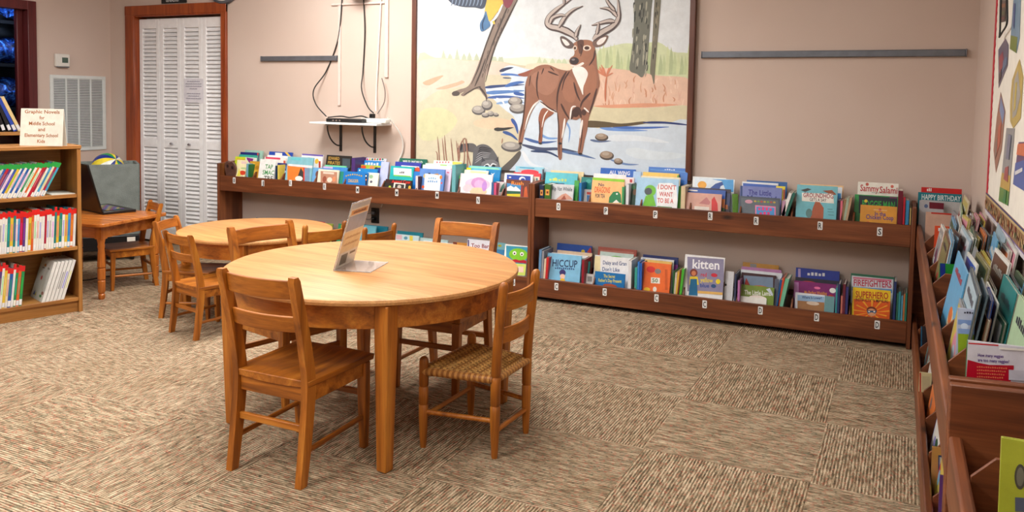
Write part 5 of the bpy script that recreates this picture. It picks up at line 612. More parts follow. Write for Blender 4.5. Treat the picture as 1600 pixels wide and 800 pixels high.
MURAL=[
('p',[(-3.221,1.687),(-2.929,1.654),(-2.529,1.628),(-2.313,1.638),(-2.025,1.617),(-1.827,1.688),(-1.777,1.509),(-1.775,1.409),(-3.217,1.393)],(222,226,208),1),
('p',[(-3.034,1.6),(-3.024,1.643),(-3.01,1.701),(-2.993,1.643),(-2.982,1.599)],(184,194,172),0),
('p',[(-2.98,1.599),(-2.97,1.643),(-2.956,1.669),(-2.939,1.643),(-2.928,1.599)],(184,194,172),0),
('p',[(-2.921,1.599),(-2.911,1.643),(-2.897,1.704),(-2.88,1.642),(-2.869,1.599)],(184,194,172),0),
('p',[(-2.864,1.599),(-2.854,1.642),(-2.84,1.668),(-2.824,1.642),(-2.812,1.599)],(184,194,172),0),
('p',[(-2.82,1.599),(-2.81,1.642),(-2.796,1.676),(-2.78,1.642),(-2.769,1.599)],(184,194,172),0),
('p',[(-2.762,1.598),(-2.752,1.641),(-2.738,1.667),(-2.722,1.641),(-2.711,1.598)],(184,194,172),0),
('p',[(-2.706,1.598),(-2.696,1.641),(-2.683,1.652),(-2.667,1.641),(-2.656,1.598)],(184,194,172),0),
('p',[(-2.62,1.598),(-2.61,1.64),(-2.597,1.64),(-2.582,1.64),(-2.571,1.598)],(184,194,172),0),
('p',[(-2.569,1.598),(-2.559,1.64),(-2.546,1.635),(-2.531,1.64),(-2.52,1.598)],(184,194,172),0),
('p',[(-2.273,1.582),(-2.261,1.611),(-2.248,1.638),(-2.233,1.608),(-2.223,1.582)],(200,212,180),0),
('p',[(-2.233,1.582),(-2.22,1.611),(-2.208,1.626),(-2.193,1.608),(-2.183,1.582)],(200,212,180),0),
('p',[(-2.176,1.582),(-2.164,1.611),(-2.152,1.628),(-2.137,1.608),(-2.127,1.581)],(200,212,180),0),
('p',[(-2.128,1.581),(-2.116,1.611),(-2.104,1.622),(-2.089,1.608),(-2.079,1.581)],(200,212,180),0),
('p',[(-2.089,1.581),(-2.077,1.61),(-2.065,1.625),(-2.05,1.607),(-2.04,1.581)],(200,212,180),0),
('p',[(-1.826,1.666),(-1.737,1.701),(-1.634,1.721),(-1.546,1.713),(-1.417,1.725),(-1.317,1.662),(-1.206,1.636),(-1.2,1.442),(-1.367,1.441),(-1.627,1.467),(-1.823,1.523)],(206,216,176),1),
('p',[(-1.826,1.516),(-1.82,1.651),(-1.812,1.708),(-1.8,1.658),(-1.788,1.516)],(190,204,158),0),
('p',[(-1.801,1.516),(-1.795,1.663),(-1.788,1.72),(-1.776,1.67),(-1.763,1.516)],(204,214,168),0),
('p',[(-1.776,1.516),(-1.77,1.635),(-1.762,1.692),(-1.75,1.642),(-1.738,1.516)],(178,192,150),0),
('p',[(-1.751,1.516),(-1.746,1.658),(-1.738,1.715),(-1.726,1.665),(-1.714,1.516)],(190,204,158),0),
('p',[(-1.726,1.516),(-1.721,1.666),(-1.714,1.723),(-1.702,1.673),(-1.689,1.516)],(204,214,168),0),
('p',[(-1.702,1.516),(-1.696,1.634),(-1.688,1.691),(-1.677,1.641),(-1.665,1.516)],(178,192,150),0),
('p',[(-1.677,1.516),(-1.67,1.585),(-1.663,1.642),(-1.651,1.592),(-1.64,1.517)],(190,204,158),0),
('p',[(-1.653,1.517),(-1.646,1.596),(-1.639,1.653),(-1.627,1.603),(-1.616,1.517)],(204,214,168),0),
('p',[(-1.628,1.517),(-1.622,1.599),(-1.614,1.656),(-1.603,1.606),(-1.592,1.517)],(178,192,150),0),
('p',[(-1.604,1.517),(-1.599,1.65),(-1.592,1.707),(-1.58,1.657),(-1.568,1.517)],(190,204,158),0),
('p',[(-1.58,1.517),(-1.574,1.621),(-1.567,1.677),(-1.555,1.628),(-1.544,1.517)],(204,214,168),0),
('p',[(-1.556,1.517),(-1.551,1.645),(-1.544,1.701),(-1.532,1.652),(-1.52,1.517)],(178,192,150),0),
('p',[(-1.532,1.517),(-1.527,1.654),(-1.52,1.71),(-1.509,1.661),(-1.496,1.517)],(190,204,158),0),
('p',[(-1.508,1.517),(-1.503,1.66),(-1.496,1.716),(-1.485,1.667),(-1.472,1.517)],(204,214,168),0),
('p',[(-1.484,1.517),(-1.48,1.65),(-1.472,1.706),(-1.461,1.657),(-1.449,1.517)],(178,192,150),0),
('p',[(-1.461,1.517),(-1.454,1.584),(-1.447,1.639),(-1.436,1.59),(-1.425,1.517)],(190,204,158),0),
('p',[(-1.437,1.517),(-1.431,1.593),(-1.424,1.648),(-1.412,1.6),(-1.402,1.517)],(204,214,168),0),
('p',[(-1.414,1.517),(-1.407,1.595),(-1.4,1.65),(-1.389,1.602),(-1.378,1.517)],(178,192,150),0),
('p',[(-1.39,1.517),(-1.384,1.595),(-1.377,1.65),(-1.366,1.602),(-1.355,1.517)],(190,204,158),0),
('p',[(-1.367,1.517),(-1.362,1.651),(-1.355,1.706),(-1.344,1.658),(-1.332,1.517)],(204,214,168),0),
('p',[(-1.344,1.517),(-1.339,1.64),(-1.332,1.695),(-1.321,1.647),(-1.309,1.517)],(178,192,150),0),
('p',[(-1.321,1.517),(-1.315,1.611),(-1.308,1.666),(-1.297,1.618),(-1.286,1.517)],(190,204,158),0),
('p',[(-1.297,1.517),(-1.292,1.601),(-1.285,1.656),(-1.274,1.608),(-1.263,1.517)],(204,214,168),0),
('p',[(-1.275,1.517),(-1.268,1.59),(-1.262,1.644),(-1.251,1.596),(-1.24,1.517)],(178,192,150),0),
('p',[(-1.252,1.517),(-1.245,1.587),(-1.239,1.642),(-1.228,1.594),(-1.217,1.518)],(190,204,158),0),
('p',[(-1.229,1.518),(-1.225,1.66),(-1.218,1.714),(-1.207,1.666),(-1.194,1.518)],(204,214,168),0),
('p',[(-3.238,1.584),(-3.073,1.634),(-2.839,1.617),(-2.579,1.61),(-2.345,1.575),(-2.087,1.581),(-2.023,1.537),(-2.019,1.363),(-2.307,1.329),(-2.336,1.133),(-2.366,0.981),(-2.514,0.822),(-2.51,0.576),(-3.226,0.525)],(206,199,174),1),
('p',[(-3.238,1.584),(-3.073,1.628),(-2.804,1.611),(-2.545,1.601),(-2.461,1.567),(-2.51,1.514),(-2.698,1.506),(-2.836,1.429),(-3.051,1.395),(-3.235,1.313)],(224,200,186),1),
('p',[(-2.345,1.582),(-2.215,1.593),(-1.993,1.581),(-1.992,1.523),(-2.311,1.515)],(230,214,190),1),
('p',[(-3.181,1.457),(-3.035,1.505),(-3.016,1.496),(-3.125,1.434)],(216,168,142),1),
('p',[(-3.07,1.411),(-2.89,1.459),(-2.855,1.472),(-2.837,1.453),(-2.979,1.409)],(218,172,148),1),
('p',[(-2.745,1.182),(-2.606,1.209),(-2.453,1.19),(-2.436,1.145),(-2.571,1.126),(-2.726,1.144)],(228,196,168),1),
('p',[(-3.206,1.234),(-3.013,1.27),(-2.886,1.179),(-3.028,1.048),(-3.204,1.042)],(206,206,166),1),
('p',[(-1.838,1.538),(-1.614,1.545),(-1.411,1.51),(-1.201,1.483),(-1.195,1.299),(-1.477,1.3),(-1.832,1.293)],(228,192,170),1),
('s',[(-1.452,1.343),(-1.456,1.367),(-1.452,1.391)],0.0103,0.0046,(236,206,186)),
('s',[(-1.761,1.27),(-1.76,1.303),(-1.767,1.336)],0.0103,0.0046,(214,164,136)),
('s',[(-1.276,1.348),(-1.271,1.379),(-1.277,1.411)],0.0103,0.0046,(222,180,160)),
('s',[(-1.566,1.358),(-1.57,1.38),(-1.571,1.403)],0.0103,0.0046,(200,140,110)),
('s',[(-1.335,1.482),(-1.333,1.496),(-1.34,1.509)],0.0103,0.0046,(236,206,186)),
('s',[(-1.495,1.387),(-1.487,1.408),(-1.503,1.428)],0.0103,0.0046,(214,164,136)),
('s',[(-1.568,1.424),(-1.571,1.451),(-1.572,1.478)],0.0103,0.0046,(222,180,160)),
('s',[(-1.371,1.408),(-1.365,1.432),(-1.381,1.457)],0.0103,0.0046,(200,140,110)),
('s',[(-1.782,1.411),(-1.779,1.442),(-1.789,1.472)],0.0103,0.0046,(236,206,186)),
('s',[(-1.618,1.437),(-1.624,1.46),(-1.612,1.483)],0.0103,0.0046,(214,164,136)),
('s',[(-1.282,1.283),(-1.275,1.311),(-1.294,1.34)],0.0103,0.0046,(222,180,160)),
('s',[(-1.639,1.271),(-1.64,1.301),(-1.627,1.332)],0.0103,0.0046,(200,140,110)),
('s',[(-1.443,1.325),(-1.446,1.344),(-1.444,1.363)],0.0103,0.0046,(236,206,186)),
('s',[(-1.735,1.373),(-1.737,1.408),(-1.748,1.443)],0.0103,0.0046,(214,164,136)),
('s',[(-1.793,1.422),(-1.794,1.453),(-1.798,1.483)],0.0103,0.0046,(222,180,160)),
('s',[(-1.757,1.282),(-1.76,1.304),(-1.768,1.327)],0.0103,0.0046,(200,140,110)),
('s',[(-1.786,1.427),(-1.791,1.455),(-1.799,1.484)],0.0103,0.0046,(236,206,186)),
('s',[(-1.521,1.4),(-1.526,1.435),(-1.521,1.47)],0.0103,0.0046,(214,164,136)),
('s',[(-1.355,1.372),(-1.355,1.406),(-1.362,1.441)],0.0103,0.0046,(222,180,160)),
('s',[(-1.571,1.465),(-1.574,1.488),(-1.56,1.51)],0.0103,0.0046,(200,140,110)),
('s',[(-1.322,1.398),(-1.325,1.411),(-1.328,1.424)],0.0103,0.0046,(236,206,186)),
('s',[(-1.692,1.407),(-1.696,1.439),(-1.704,1.472)],0.0103,0.0046,(214,164,136)),
('s',[(-1.265,1.344),(-1.266,1.378),(-1.256,1.413)],0.0103,0.0046,(222,180,160)),
('s',[(-1.423,1.31),(-1.422,1.339),(-1.433,1.368)],0.0103,0.0046,(200,140,110)),
('s',[(-1.687,1.282),(-1.68,1.316),(-1.691,1.349)],0.0103,0.0046,(236,206,186)),
('s',[(-1.421,1.313),(-1.416,1.34),(-1.42,1.367)],0.0103,0.0046,(214,164,136)),
('s',[(-1.423,1.351),(-1.416,1.37),(-1.411,1.388)],0.0103,0.0046,(222,180,160)),
('s',[(-1.77,1.259),(-1.767,1.294),(-1.783,1.328)],0.0103,0.0046,(200,140,110)),
('s',[(-1.284,1.426),(-1.282,1.46),(-1.296,1.494)],0.0103,0.0046,(236,206,186)),
('s',[(-1.715,1.343),(-1.711,1.369),(-1.703,1.394)],0.0103,0.0046,(214,164,136)),
('s',[(-1.686,1.448),(-1.693,1.482),(-1.677,1.516)],0.0103,0.0046,(222,180,160)),
('s',[(-1.746,1.299),(-1.739,1.329),(-1.744,1.36)],0.0103,0.0046,(200,140,110)),
('s',[(-1.296,1.426),(-1.298,1.453),(-1.286,1.48)],0.0103,0.0046,(236,206,186)),
('s',[(-1.355,1.381),(-1.361,1.405),(-1.367,1.429)],0.0103,0.0046,(214,164,136)),
('s',[(-1.459,1.361),(-1.457,1.393),(-1.469,1.425)],0.0103,0.0046,(222,180,160)),
('s',[(-1.596,1.321),(-1.602,1.346),(-1.587,1.371)],0.0103,0.0046,(200,140,110)),
('s',[(-1.326,1.453),(-1.327,1.477),(-1.319,1.501)],0.0103,0.0046,(236,206,186)),
('s',[(-1.63,1.424),(-1.622,1.448),(-1.64,1.472)],0.0103,0.0046,(214,164,136)),
('s',[(-1.747,1.33),(-1.746,1.364),(-1.749,1.397)],0.0103,0.0046,(222,180,160)),
('s',[(-1.305,1.345),(-1.299,1.359),(-1.313,1.373)],0.0103,0.0046,(200,140,110)),
('s',[(-1.632,1.312),(-1.627,1.334),(-1.641,1.357)],0.0103,0.0046,(236,206,186)),
('s',[(-1.299,1.453),(-1.298,1.469),(-1.303,1.485)],0.0103,0.0046,(214,164,136)),
('s',[(-1.488,1.289),(-1.495,1.317),(-1.493,1.346)],0.0103,0.0046,(222,180,160)),
('s',[(-1.488,1.368),(-1.488,1.396),(-1.5,1.425)],0.0103,0.0046,(200,140,110)),
('s',[(-1.667,1.312),(-1.662,1.333),(-1.653,1.354)],0.0103,0.0046,(236,206,186)),
('s',[(-1.439,1.337),(-1.441,1.364),(-1.429,1.39)],0.0103,0.0046,(214,164,136)),
('s',[(-1.533,1.305),(-1.527,1.325),(-1.525,1.344)],0.0103,0.0046,(222,180,160)),
('s',[(-1.449,1.402),(-1.444,1.418),(-1.452,1.434)],0.0103,0.0046,(200,140,110)),
('s',[(-1.422,1.463),(-1.426,1.478),(-1.414,1.492)],0.0103,0.0046,(236,206,186)),
('s',[(-1.708,1.3),(-1.706,1.322),(-1.711,1.343)],0.0103,0.0046,(214,164,136)),
('s',[(-1.446,1.456),(-1.439,1.478),(-1.454,1.499)],0.0103,0.0046,(222,180,160)),
('s',[(-1.425,1.417),(-1.431,1.436),(-1.437,1.456)],0.0103,0.0046,(200,140,110)),
('s',[(-1.252,1.304),(-1.247,1.334),(-1.241,1.364)],0.0103,0.0046,(236,206,186)),
('s',[(-1.721,1.356),(-1.719,1.38),(-1.709,1.404)],0.0103,0.0046,(214,164,136)),
('s',[(-1.361,1.306),(-1.357,1.321),(-1.356,1.336)],0.0103,0.0046,(222,180,160)),
('s',[(-1.37,1.34),(-1.373,1.371),(-1.36,1.402)],0.0103,0.0046,(200,140,110)),
('s',[(-1.57,1.337),(-1.567,1.37),(-1.575,1.403)],0.0103,0.0046,(236,206,186)),
('s',[(-1.678,1.4),(-1.67,1.427),(-1.667,1.454)],0.0103,0.0046,(214,164,136)),
('s',[(-1.575,1.378),(-1.577,1.409),(-1.577,1.441)],0.0103,0.0046,(222,180,160)),
('s',[(-1.812,1.43),(-1.809,1.455),(-1.809,1.481)],0.0103,0.0046,(200,140,110)),
('p',[(-1.924,1.291),(-1.772,1.309),(-1.477,1.3),(-1.196,1.317),(-1.192,1.182),(-1.503,1.194),(-1.921,1.146)],(216,208,176),1),
('p',[(-1.848,1.307),(-1.623,1.323),(-1.478,1.331),(-1.279,1.325),(-1.477,1.306),(-1.727,1.295)],(222,160,130),1),
('p',[(-2.477,1.579),(-2.336,1.552),(-2.085,1.494),(-2.018,1.319),(-1.875,1.169),(-1.619,1.172),(-1.489,1.195),(-1.346,1.205),(-1.192,1.193),(-1.177,0.672),(-2.527,0.575),(-2.531,0.821),(-2.399,0.949),(-2.368,1.072),(-2.419,1.161),(-2.437,1.221),(-2.522,1.279),(-2.661,1.399),(-2.67,1.43),(-2.509,1.439),(-2.459,1.492),(-2.544,1.53)],(208,222,236),1),
('s',[(-2.67,1.422),(-2.542,1.434),(-2.359,1.445)],0.0253,0.0103,(52,72,120)),
('s',[(-2.661,1.384),(-2.508,1.393),(-2.358,1.403)],0.0333,0.0127,(90,130,190)),
('s',[(-2.643,1.351),(-2.49,1.359),(-2.357,1.35)],0.0253,0.0103,(70,100,165)),
('s',[(-2.574,1.309),(-2.456,1.326),(-2.356,1.32)],0.0219,0.0103,(130,165,210)),
('s',[(-2.553,1.537),(-2.494,1.555),(-2.444,1.564)],0.0299,0.0069,(50,60,90)),
('s',[(-2.544,1.514),(-2.46,1.515),(-2.376,1.504)],0.0195,0.0092,(80,120,190)),
('s',[(-2.526,1.492),(-2.459,1.489)],0.0103,0.0069,(60,80,120)),
('s',[(-2.454,1.205),(-2.419,1.161),(-2.402,1.101)],0.0333,0.0127,(60,90,160)),
('s',[(-2.588,1.128),(-2.52,1.13),(-2.436,1.145)],0.0333,0.0092,(60,60,60)),
('s',[(-2.519,1.112),(-2.452,1.092),(-2.401,1.055)],0.0299,0.0103,(60,90,150)),
('s',[(-2.351,1.072),(-2.236,1.047),(-2.108,1.059)],0.0253,0.0103,(70,100,160)),
('s',[(-2.367,1.026),(-2.235,1.002),(-2.09,1.008),(-1.948,0.992)],0.0299,0.0127,(70,80,110)),
('s',[(-2.3,0.984),(-2.17,0.982),(-2.073,0.942)],0.0219,0.0092,(50,70,110)),
('s',[(-2.074,0.994),(-1.948,0.977),(-1.824,0.953)],0.0253,0.0092,(90,120,170)),
('s',[(-1.799,1.164),(-1.678,1.153),(-1.473,1.153)],0.0299,0.0103,(110,150,215)),
('s',[(-1.709,1.17),(-1.531,1.169),(-1.331,1.181)],0.0219,0.0092,(70,110,190)),
('s',[(-1.865,1.078),(-1.797,1.07),(-1.714,1.078)],0.0195,0.0069,(90,110,150)),
('s',[(-1.718,0.951),(-1.613,0.927),(-1.525,0.929)],0.0195,0.0069,(110,140,190)),
('s',[(-2.237,1.106),(-2.172,1.079),(-2.092,1.082)],0.0219,0.0092,(120,160,215)),
('s',[(-2.366,0.981),(-2.298,0.894),(-2.168,0.87)],0.0379,0.0103,(225,232,240)),
('s',[(-1.767,1.093),(-1.544,1.101),(-1.328,1.081)],0.0552,0.0173,(222,232,242)),
('s',[(-1.615,1.013),(-1.425,0.993),(-1.214,1.002)],0.0839,0.0322,(216,228,238)),
('s',[(-2.644,1.4),(-2.542,1.413),(-2.441,1.405)],0.0127,0.0069,(220,230,240)),
('s',[(-2.575,1.347),(-2.523,1.325),(-2.506,1.28)],0.0173,0.0092,(225,232,240)),
('s',[(-2.508,1.431),(-2.425,1.455),(-2.359,1.463)],0.0299,0.0127,(70,110,180)),
('s',[(-2.44,1.387),(-2.357,1.373)],0.0299,0.0173,(60,95,165)),
('s',[(-2.047,1.201),(-2.014,1.143),(-2.02,1.055)],0.0173,0.0069,(120,160,215)),
('p',[(-1.888,1.205),(-1.77,1.204),(-1.65,1.194),(-1.504,1.212),(-1.489,1.199),(-1.62,1.177),(-1.769,1.165),(-1.891,1.164)],(96,82,60),1),
('s',[(-1.503,1.204),(-1.36,1.208),(-1.192,1.196)],0.0173,0.0103,(40,60,120)),
('e',[-2.714,1.259,0.055,0.034],(92,90,92)),
('e',[-2.718,1.266,0.048,0.027],(160,155,150)),
('e',[-2.725,1.272,0.028,0.014],(188,183,176)),
('e',[-2.647,1.297,0.044,0.037],(92,90,92)),
('e',[-2.651,1.305,0.038,0.029],(160,155,150)),
('e',[-2.658,1.311,0.022,0.014],(188,183,176)),
('e',[-2.658,1.223,0.031,0.015],(92,90,92)),
('e',[-2.662,1.231,0.027,0.012],(160,155,150)),
('e',[-2.669,1.237,0.016,0.006],(188,183,176)),
('e',[-2.615,1.235,0.027,0.018],(92,90,92)),
('e',[-2.619,1.242,0.024,0.015],(160,155,150)),
('e',[-2.626,1.248,0.014,0.008],(188,183,176)),
('e',[-2.573,1.228,0.021,0.012],(92,90,92)),
('e',[-2.576,1.236,0.017,0.009],(160,155,150)),
('e',[-2.583,1.242,0.01,0.005],(188,183,176)),
('e',[-2.426,1.325,0.056,0.033],(92,90,92)),
('e',[-2.429,1.333,0.048,0.026],(160,155,150)),
('e',[-2.436,1.339,0.028,0.013],(188,183,176)),
('e',[-2.405,1.277,0.066,0.036],(92,90,92)),
('e',[-2.409,1.285,0.057,0.029],(160,155,150)),
('e',[-2.415,1.291,0.033,0.014],(188,183,176)),
('e',[-2.45,1.008,0.08,0.036],(92,90,92)),
('e',[-2.454,1.016,0.069,0.029],(160,155,150)),
('e',[-2.46,1.021,0.04,0.015],(188,183,176)),
('e',[-1.785,1.098,0.047,0.025],(84,76,72)),
('e',[-1.788,1.105,0.04,0.02],(158,138,120)),
('e',[-1.793,1.111,0.023,0.01],(180,165,150)),
('e',[-1.746,0.977,0.05,0.03],(84,76,72)),
('e',[-1.749,0.984,0.043,0.024],(158,138,120)),
('e',[-1.754,0.99,0.025,0.012],(180,165,150)),
('e',[-1.664,0.941,0.031,0.02],(84,76,72)),
('e',[-1.667,0.948,0.027,0.016],(158,138,120)),
('e',[-1.672,0.953,0.016,0.008],(180,165,150)),
('p',[(-2.54,0.836),(-2.449,0.924),(-2.391,0.98),(-2.374,0.963),(-2.398,0.912),(-2.48,0.824),(-2.514,0.791)],(96,92,88),1),
('p',[(-2.524,2.123),(-2.388,2.117),(-2.42,2.037),(-2.492,1.898),(-2.582,1.742),(-2.627,1.613),(-2.666,1.476),(-2.658,1.399),(-2.64,1.338),(-2.678,1.369),(-2.713,1.407),(-2.774,1.401),(-2.832,1.359),(-2.86,1.369),(-2.836,1.39),(-2.915,1.358),(-2.934,1.381),(-2.88,1.405),(-2.801,1.432),(-2.75,1.522),(-2.7,1.644),(-2.65,1.765),(-2.585,1.915)],(138,122,112),1),
('s',[(-2.52,2.063),(-2.585,1.908),(-2.667,1.712),(-2.716,1.568),(-2.775,1.444)],0.0149,0.0092,(72,62,60)),
('s',[(-2.42,2.037),(-2.5,1.891),(-2.581,1.734),(-2.627,1.598),(-2.662,1.461)],0.0149,0.0092,(72,62,60)),
('s',[(-2.47,2.046),(-2.55,1.869),(-2.615,1.719),(-2.681,1.537)],0.0149,0.0092,(72,62,60)),
('s',[(-2.748,1.429),(-2.698,1.537),(-2.665,1.629)],0.0149,0.0092,(72,62,60)),
('s',[(-2.499,2.003),(-2.509,1.97)],0.0103,0.0046,(96,84,78)),
('s',[(-2.489,1.971),(-2.498,1.938)],0.0103,0.0046,(96,84,78)),
('s',[(-2.515,1.94),(-2.524,1.907)],0.0103,0.0046,(96,84,78)),
('s',[(-2.547,1.909),(-2.556,1.876)],0.0103,0.0046,(96,84,78)),
('s',[(-2.563,1.877),(-2.573,1.844)],0.0103,0.0046,(96,84,78)),
('s',[(-2.54,1.845),(-2.549,1.812)],0.0103,0.0046,(96,84,78)),
('s',[(-2.552,1.813),(-2.562,1.78)],0.0103,0.0046,(96,84,78)),
('s',[(-2.568,1.781),(-2.578,1.748)],0.0103,0.0046,(96,84,78)),
('s',[(-2.594,1.749),(-2.604,1.716)],0.0103,0.0046,(96,84,78)),
('s',[(-2.62,1.718),(-2.629,1.684)],0.0103,0.0046,(96,84,78)),
('s',[(-2.642,1.686),(-2.652,1.652)],0.0103,0.0046,(96,84,78)),
('s',[(-2.649,1.653),(-2.658,1.62)],0.0103,0.0046,(96,84,78)),
('s',[(-2.664,1.621),(-2.673,1.587)],0.0103,0.0046,(96,84,78)),
('s',[(-2.648,1.589),(-2.658,1.555)],0.0103,0.0046,(96,84,78)),
('s',[(-2.663,1.556),(-2.672,1.523)],0.0103,0.0046,(96,84,78)),
('s',[(-2.681,1.524),(-2.691,1.49)],0.0103,0.0046,(96,84,78)),
('e',[-2.901,1.377,0.032,0.018],(84,76,74)),
('s',[(-2.835,1.367),(-2.748,1.414),(-2.696,1.43)],0.0127,0.0069,(80,70,66)),
('s',[(-2.714,1.43),(-2.661,1.369),(-2.651,1.323)],0.0173,0.0069,(70,62,62)),
('p',[(-1.573,2.083),(-1.467,2.078),(-1.47,1.913),(-1.478,1.747),(-1.488,1.58),(-1.505,1.517),(-1.523,1.499),(-1.555,1.521),(-1.603,1.545),(-1.596,1.636),(-1.583,1.776)],(112,114,104),1),
('p',[(-1.444,2.077),(-1.408,2.076),(-1.411,1.911),(-1.423,1.718),(-1.432,1.552),(-1.437,1.454),(-1.454,1.51),(-1.466,1.538),(-1.457,1.719)],(120,116,100),1),
('s',[(-1.576,1.893),(-1.579,1.855)],0.0127,0.0069,(58,62,58)),
('s',[(-1.491,1.924),(-1.494,1.87)],0.0127,0.0069,(150,150,136)),
('s',[(-1.515,1.754),(-1.518,1.694)],0.0127,0.0069,(74,76,70)),
('s',[(-1.56,1.765),(-1.563,1.732)],0.0127,0.0069,(170,168,150)),
('s',[(-1.584,1.985),(-1.587,1.947)],0.0127,0.0069,(58,62,58)),
('s',[(-1.581,1.972),(-1.583,1.911)],0.0127,0.0069,(150,150,136)),
('s',[(-1.553,1.601),(-1.556,1.549)],0.0127,0.0069,(74,76,70)),
('s',[(-1.508,1.706),(-1.511,1.646)],0.0127,0.0069,(170,168,150)),
('s',[(-1.492,1.677),(-1.495,1.63)],0.0127,0.0069,(58,62,58)),
('s',[(-1.511,1.675),(-1.514,1.629)],0.0127,0.0069,(150,150,136)),
('s',[(-1.539,1.929),(-1.541,1.874)],0.0127,0.0069,(74,76,70)),
('s',[(-1.542,1.968),(-1.545,1.935)],0.0127,0.0069,(170,168,150)),
('s',[(-1.498,1.883),(-1.501,1.842)],0.0127,0.0069,(58,62,58)),
('s',[(-1.511,1.614),(-1.514,1.575)],0.0127,0.0069,(150,150,136)),
('s',[(-1.548,1.81),(-1.551,1.781)],0.0127,0.0069,(74,76,70)),
('s',[(-1.5,1.988),(-1.503,1.929)],0.0127,0.0069,(170,168,150)),
('s',[(-1.576,1.929),(-1.579,1.873)],0.0127,0.0069,(58,62,58)),
('s',[(-1.504,1.894),(-1.507,1.848)],0.0127,0.0069,(150,150,136)),
('s',[(-1.535,1.678),(-1.538,1.644)],0.0127,0.0069,(74,76,70)),
('s',[(-1.494,1.553),(-1.497,1.502)],0.0127,0.0069,(170,168,150)),
('s',[(-1.484,1.58),(-1.488,1.539)],0.0127,0.0069,(58,62,58)),
('s',[(-1.494,1.626),(-1.497,1.578)],0.0127,0.0069,(150,150,136)),
('s',[(-1.575,1.723),(-1.578,1.664)],0.0127,0.0069,(74,76,70)),
('s',[(-1.554,1.71),(-1.557,1.652)],0.0127,0.0069,(170,168,150)),
('s',[(-1.53,1.981),(-1.533,1.932)],0.0127,0.0069,(58,62,58)),
('s',[(-1.557,1.616),(-1.56,1.565)],0.0127,0.0069,(150,150,136)),
('s',[(-1.551,1.599),(-1.554,1.55)],0.0127,0.0069,(74,76,70)),
('s',[(-1.548,1.626),(-1.551,1.568)],0.0127,0.0069,(170,168,150)),
('s',[(-1.488,1.604),(-1.491,1.554)],0.0127,0.0069,(58,62,58)),
('s',[(-1.512,1.728),(-1.515,1.683)],0.0127,0.0069,(150,150,136)),
('s',[(-1.485,1.84),(-1.488,1.809)],0.0127,0.0069,(74,76,70)),
('s',[(-1.512,1.776),(-1.515,1.73)],0.0127,0.0069,(170,168,150)),
('s',[(-1.527,1.887),(-1.531,1.852)],0.0127,0.0069,(58,62,58)),
('s',[(-1.577,1.65),(-1.58,1.591)],0.0127,0.0069,(150,150,136)),
('s',[(-1.518,1.945),(-1.521,1.885)],0.0127,0.0069,(74,76,70)),
('s',[(-1.5,1.771),(-1.503,1.743)],0.0127,0.0069,(170,168,150)),
('s',[(-1.497,1.72),(-1.5,1.671)],0.0127,0.0069,(58,62,58)),
('s',[(-1.584,1.672),(-1.587,1.643)],0.0127,0.0069,(150,150,136)),
('s',[(-1.541,1.934),(-1.545,1.894)],0.0127,0.0069,(74,76,70)),
('s',[(-1.49,1.664),(-1.493,1.609)],0.0127,0.0069,(170,168,150)),
('s',[(-1.558,1.826),(-1.561,1.777)],0.0127,0.0069,(58,62,58)),
('s',[(-1.586,1.816),(-1.589,1.755)],0.0127,0.0069,(150,150,136)),
('s',[(-1.503,1.613),(-1.506,1.575)],0.0127,0.0069,(74,76,70)),
('s',[(-1.511,1.646),(-1.514,1.595)],0.0127,0.0069,(170,168,150)),
('s',[(-1.545,1.92),(-1.549,1.892)],0.0127,0.0069,(58,62,58)),
('s',[(-1.488,1.582),(-1.491,1.545)],0.0127,0.0069,(150,150,136)),
('s',[(-1.446,1.65),(-1.448,1.614)],0.0092,0.0046,(60,60,54)),
('s',[(-1.436,1.708),(-1.438,1.672)],0.0092,0.0046,(150,140,120)),
('s',[(-1.434,1.848),(-1.435,1.812)],0.0092,0.0046,(60,60,54)),
('s',[(-1.434,1.878),(-1.436,1.842)],0.0092,0.0046,(150,140,120)),
('s',[(-1.434,1.981),(-1.436,1.945)],0.0092,0.0046,(60,60,54)),
('s',[(-1.428,1.863),(-1.43,1.828)],0.0092,0.0046,(150,140,120)),
('s',[(-1.427,1.934),(-1.429,1.898)],0.0092,0.0046,(60,60,54)),
('s',[(-1.423,1.954),(-1.425,1.919)],0.0092,0.0046,(150,140,120)),
('s',[(-1.439,1.919),(-1.441,1.883)],0.0092,0.0046,(60,60,54)),
('s',[(-1.426,1.898),(-1.428,1.862)],0.0092,0.0046,(150,140,120)),
('s',[(-1.436,1.69),(-1.438,1.654)],0.0092,0.0046,(60,60,54)),
('s',[(-1.446,1.767),(-1.448,1.731)],0.0092,0.0046,(150,140,120)),
('s',[(-1.765,1.337),(-1.766,1.438),(-1.759,1.509)],0.0149,0.0092,(196,120,90)),
('s',[(-1.762,1.502),(-1.778,1.542),(-1.785,1.565)],0.0092,0.0069,(206,130,100)),
('s',[(-1.762,1.502),(-1.735,1.519),(-1.714,1.527)],0.0092,0.0069,(206,130,100)),
('s',[(-1.762,1.502),(-1.794,1.545),(-1.812,1.569)],0.0092,0.0069,(206,130,100)),
('s',[(-1.762,1.502),(-1.808,1.535),(-1.836,1.554)],0.0092,0.0069,(206,130,100)),
('s',[(-1.762,1.502),(-1.784,1.543),(-1.795,1.566)],0.0092,0.0069,(206,130,100)),
('s',[(-1.762,1.502),(-1.739,1.551),(-1.721,1.578)],0.0092,0.0069,(206,130,100)),
('s',[(-1.762,1.502),(-1.807,1.53),(-1.834,1.546)],0.0092,0.0069,(206,130,100)),
('s',[(-1.762,1.502),(-1.797,1.538),(-1.817,1.558)],0.0092,0.0069,(206,130,100)),
('s',[(-1.762,1.502),(-1.807,1.525),(-1.834,1.537)],0.0092,0.0069,(206,130,100)),
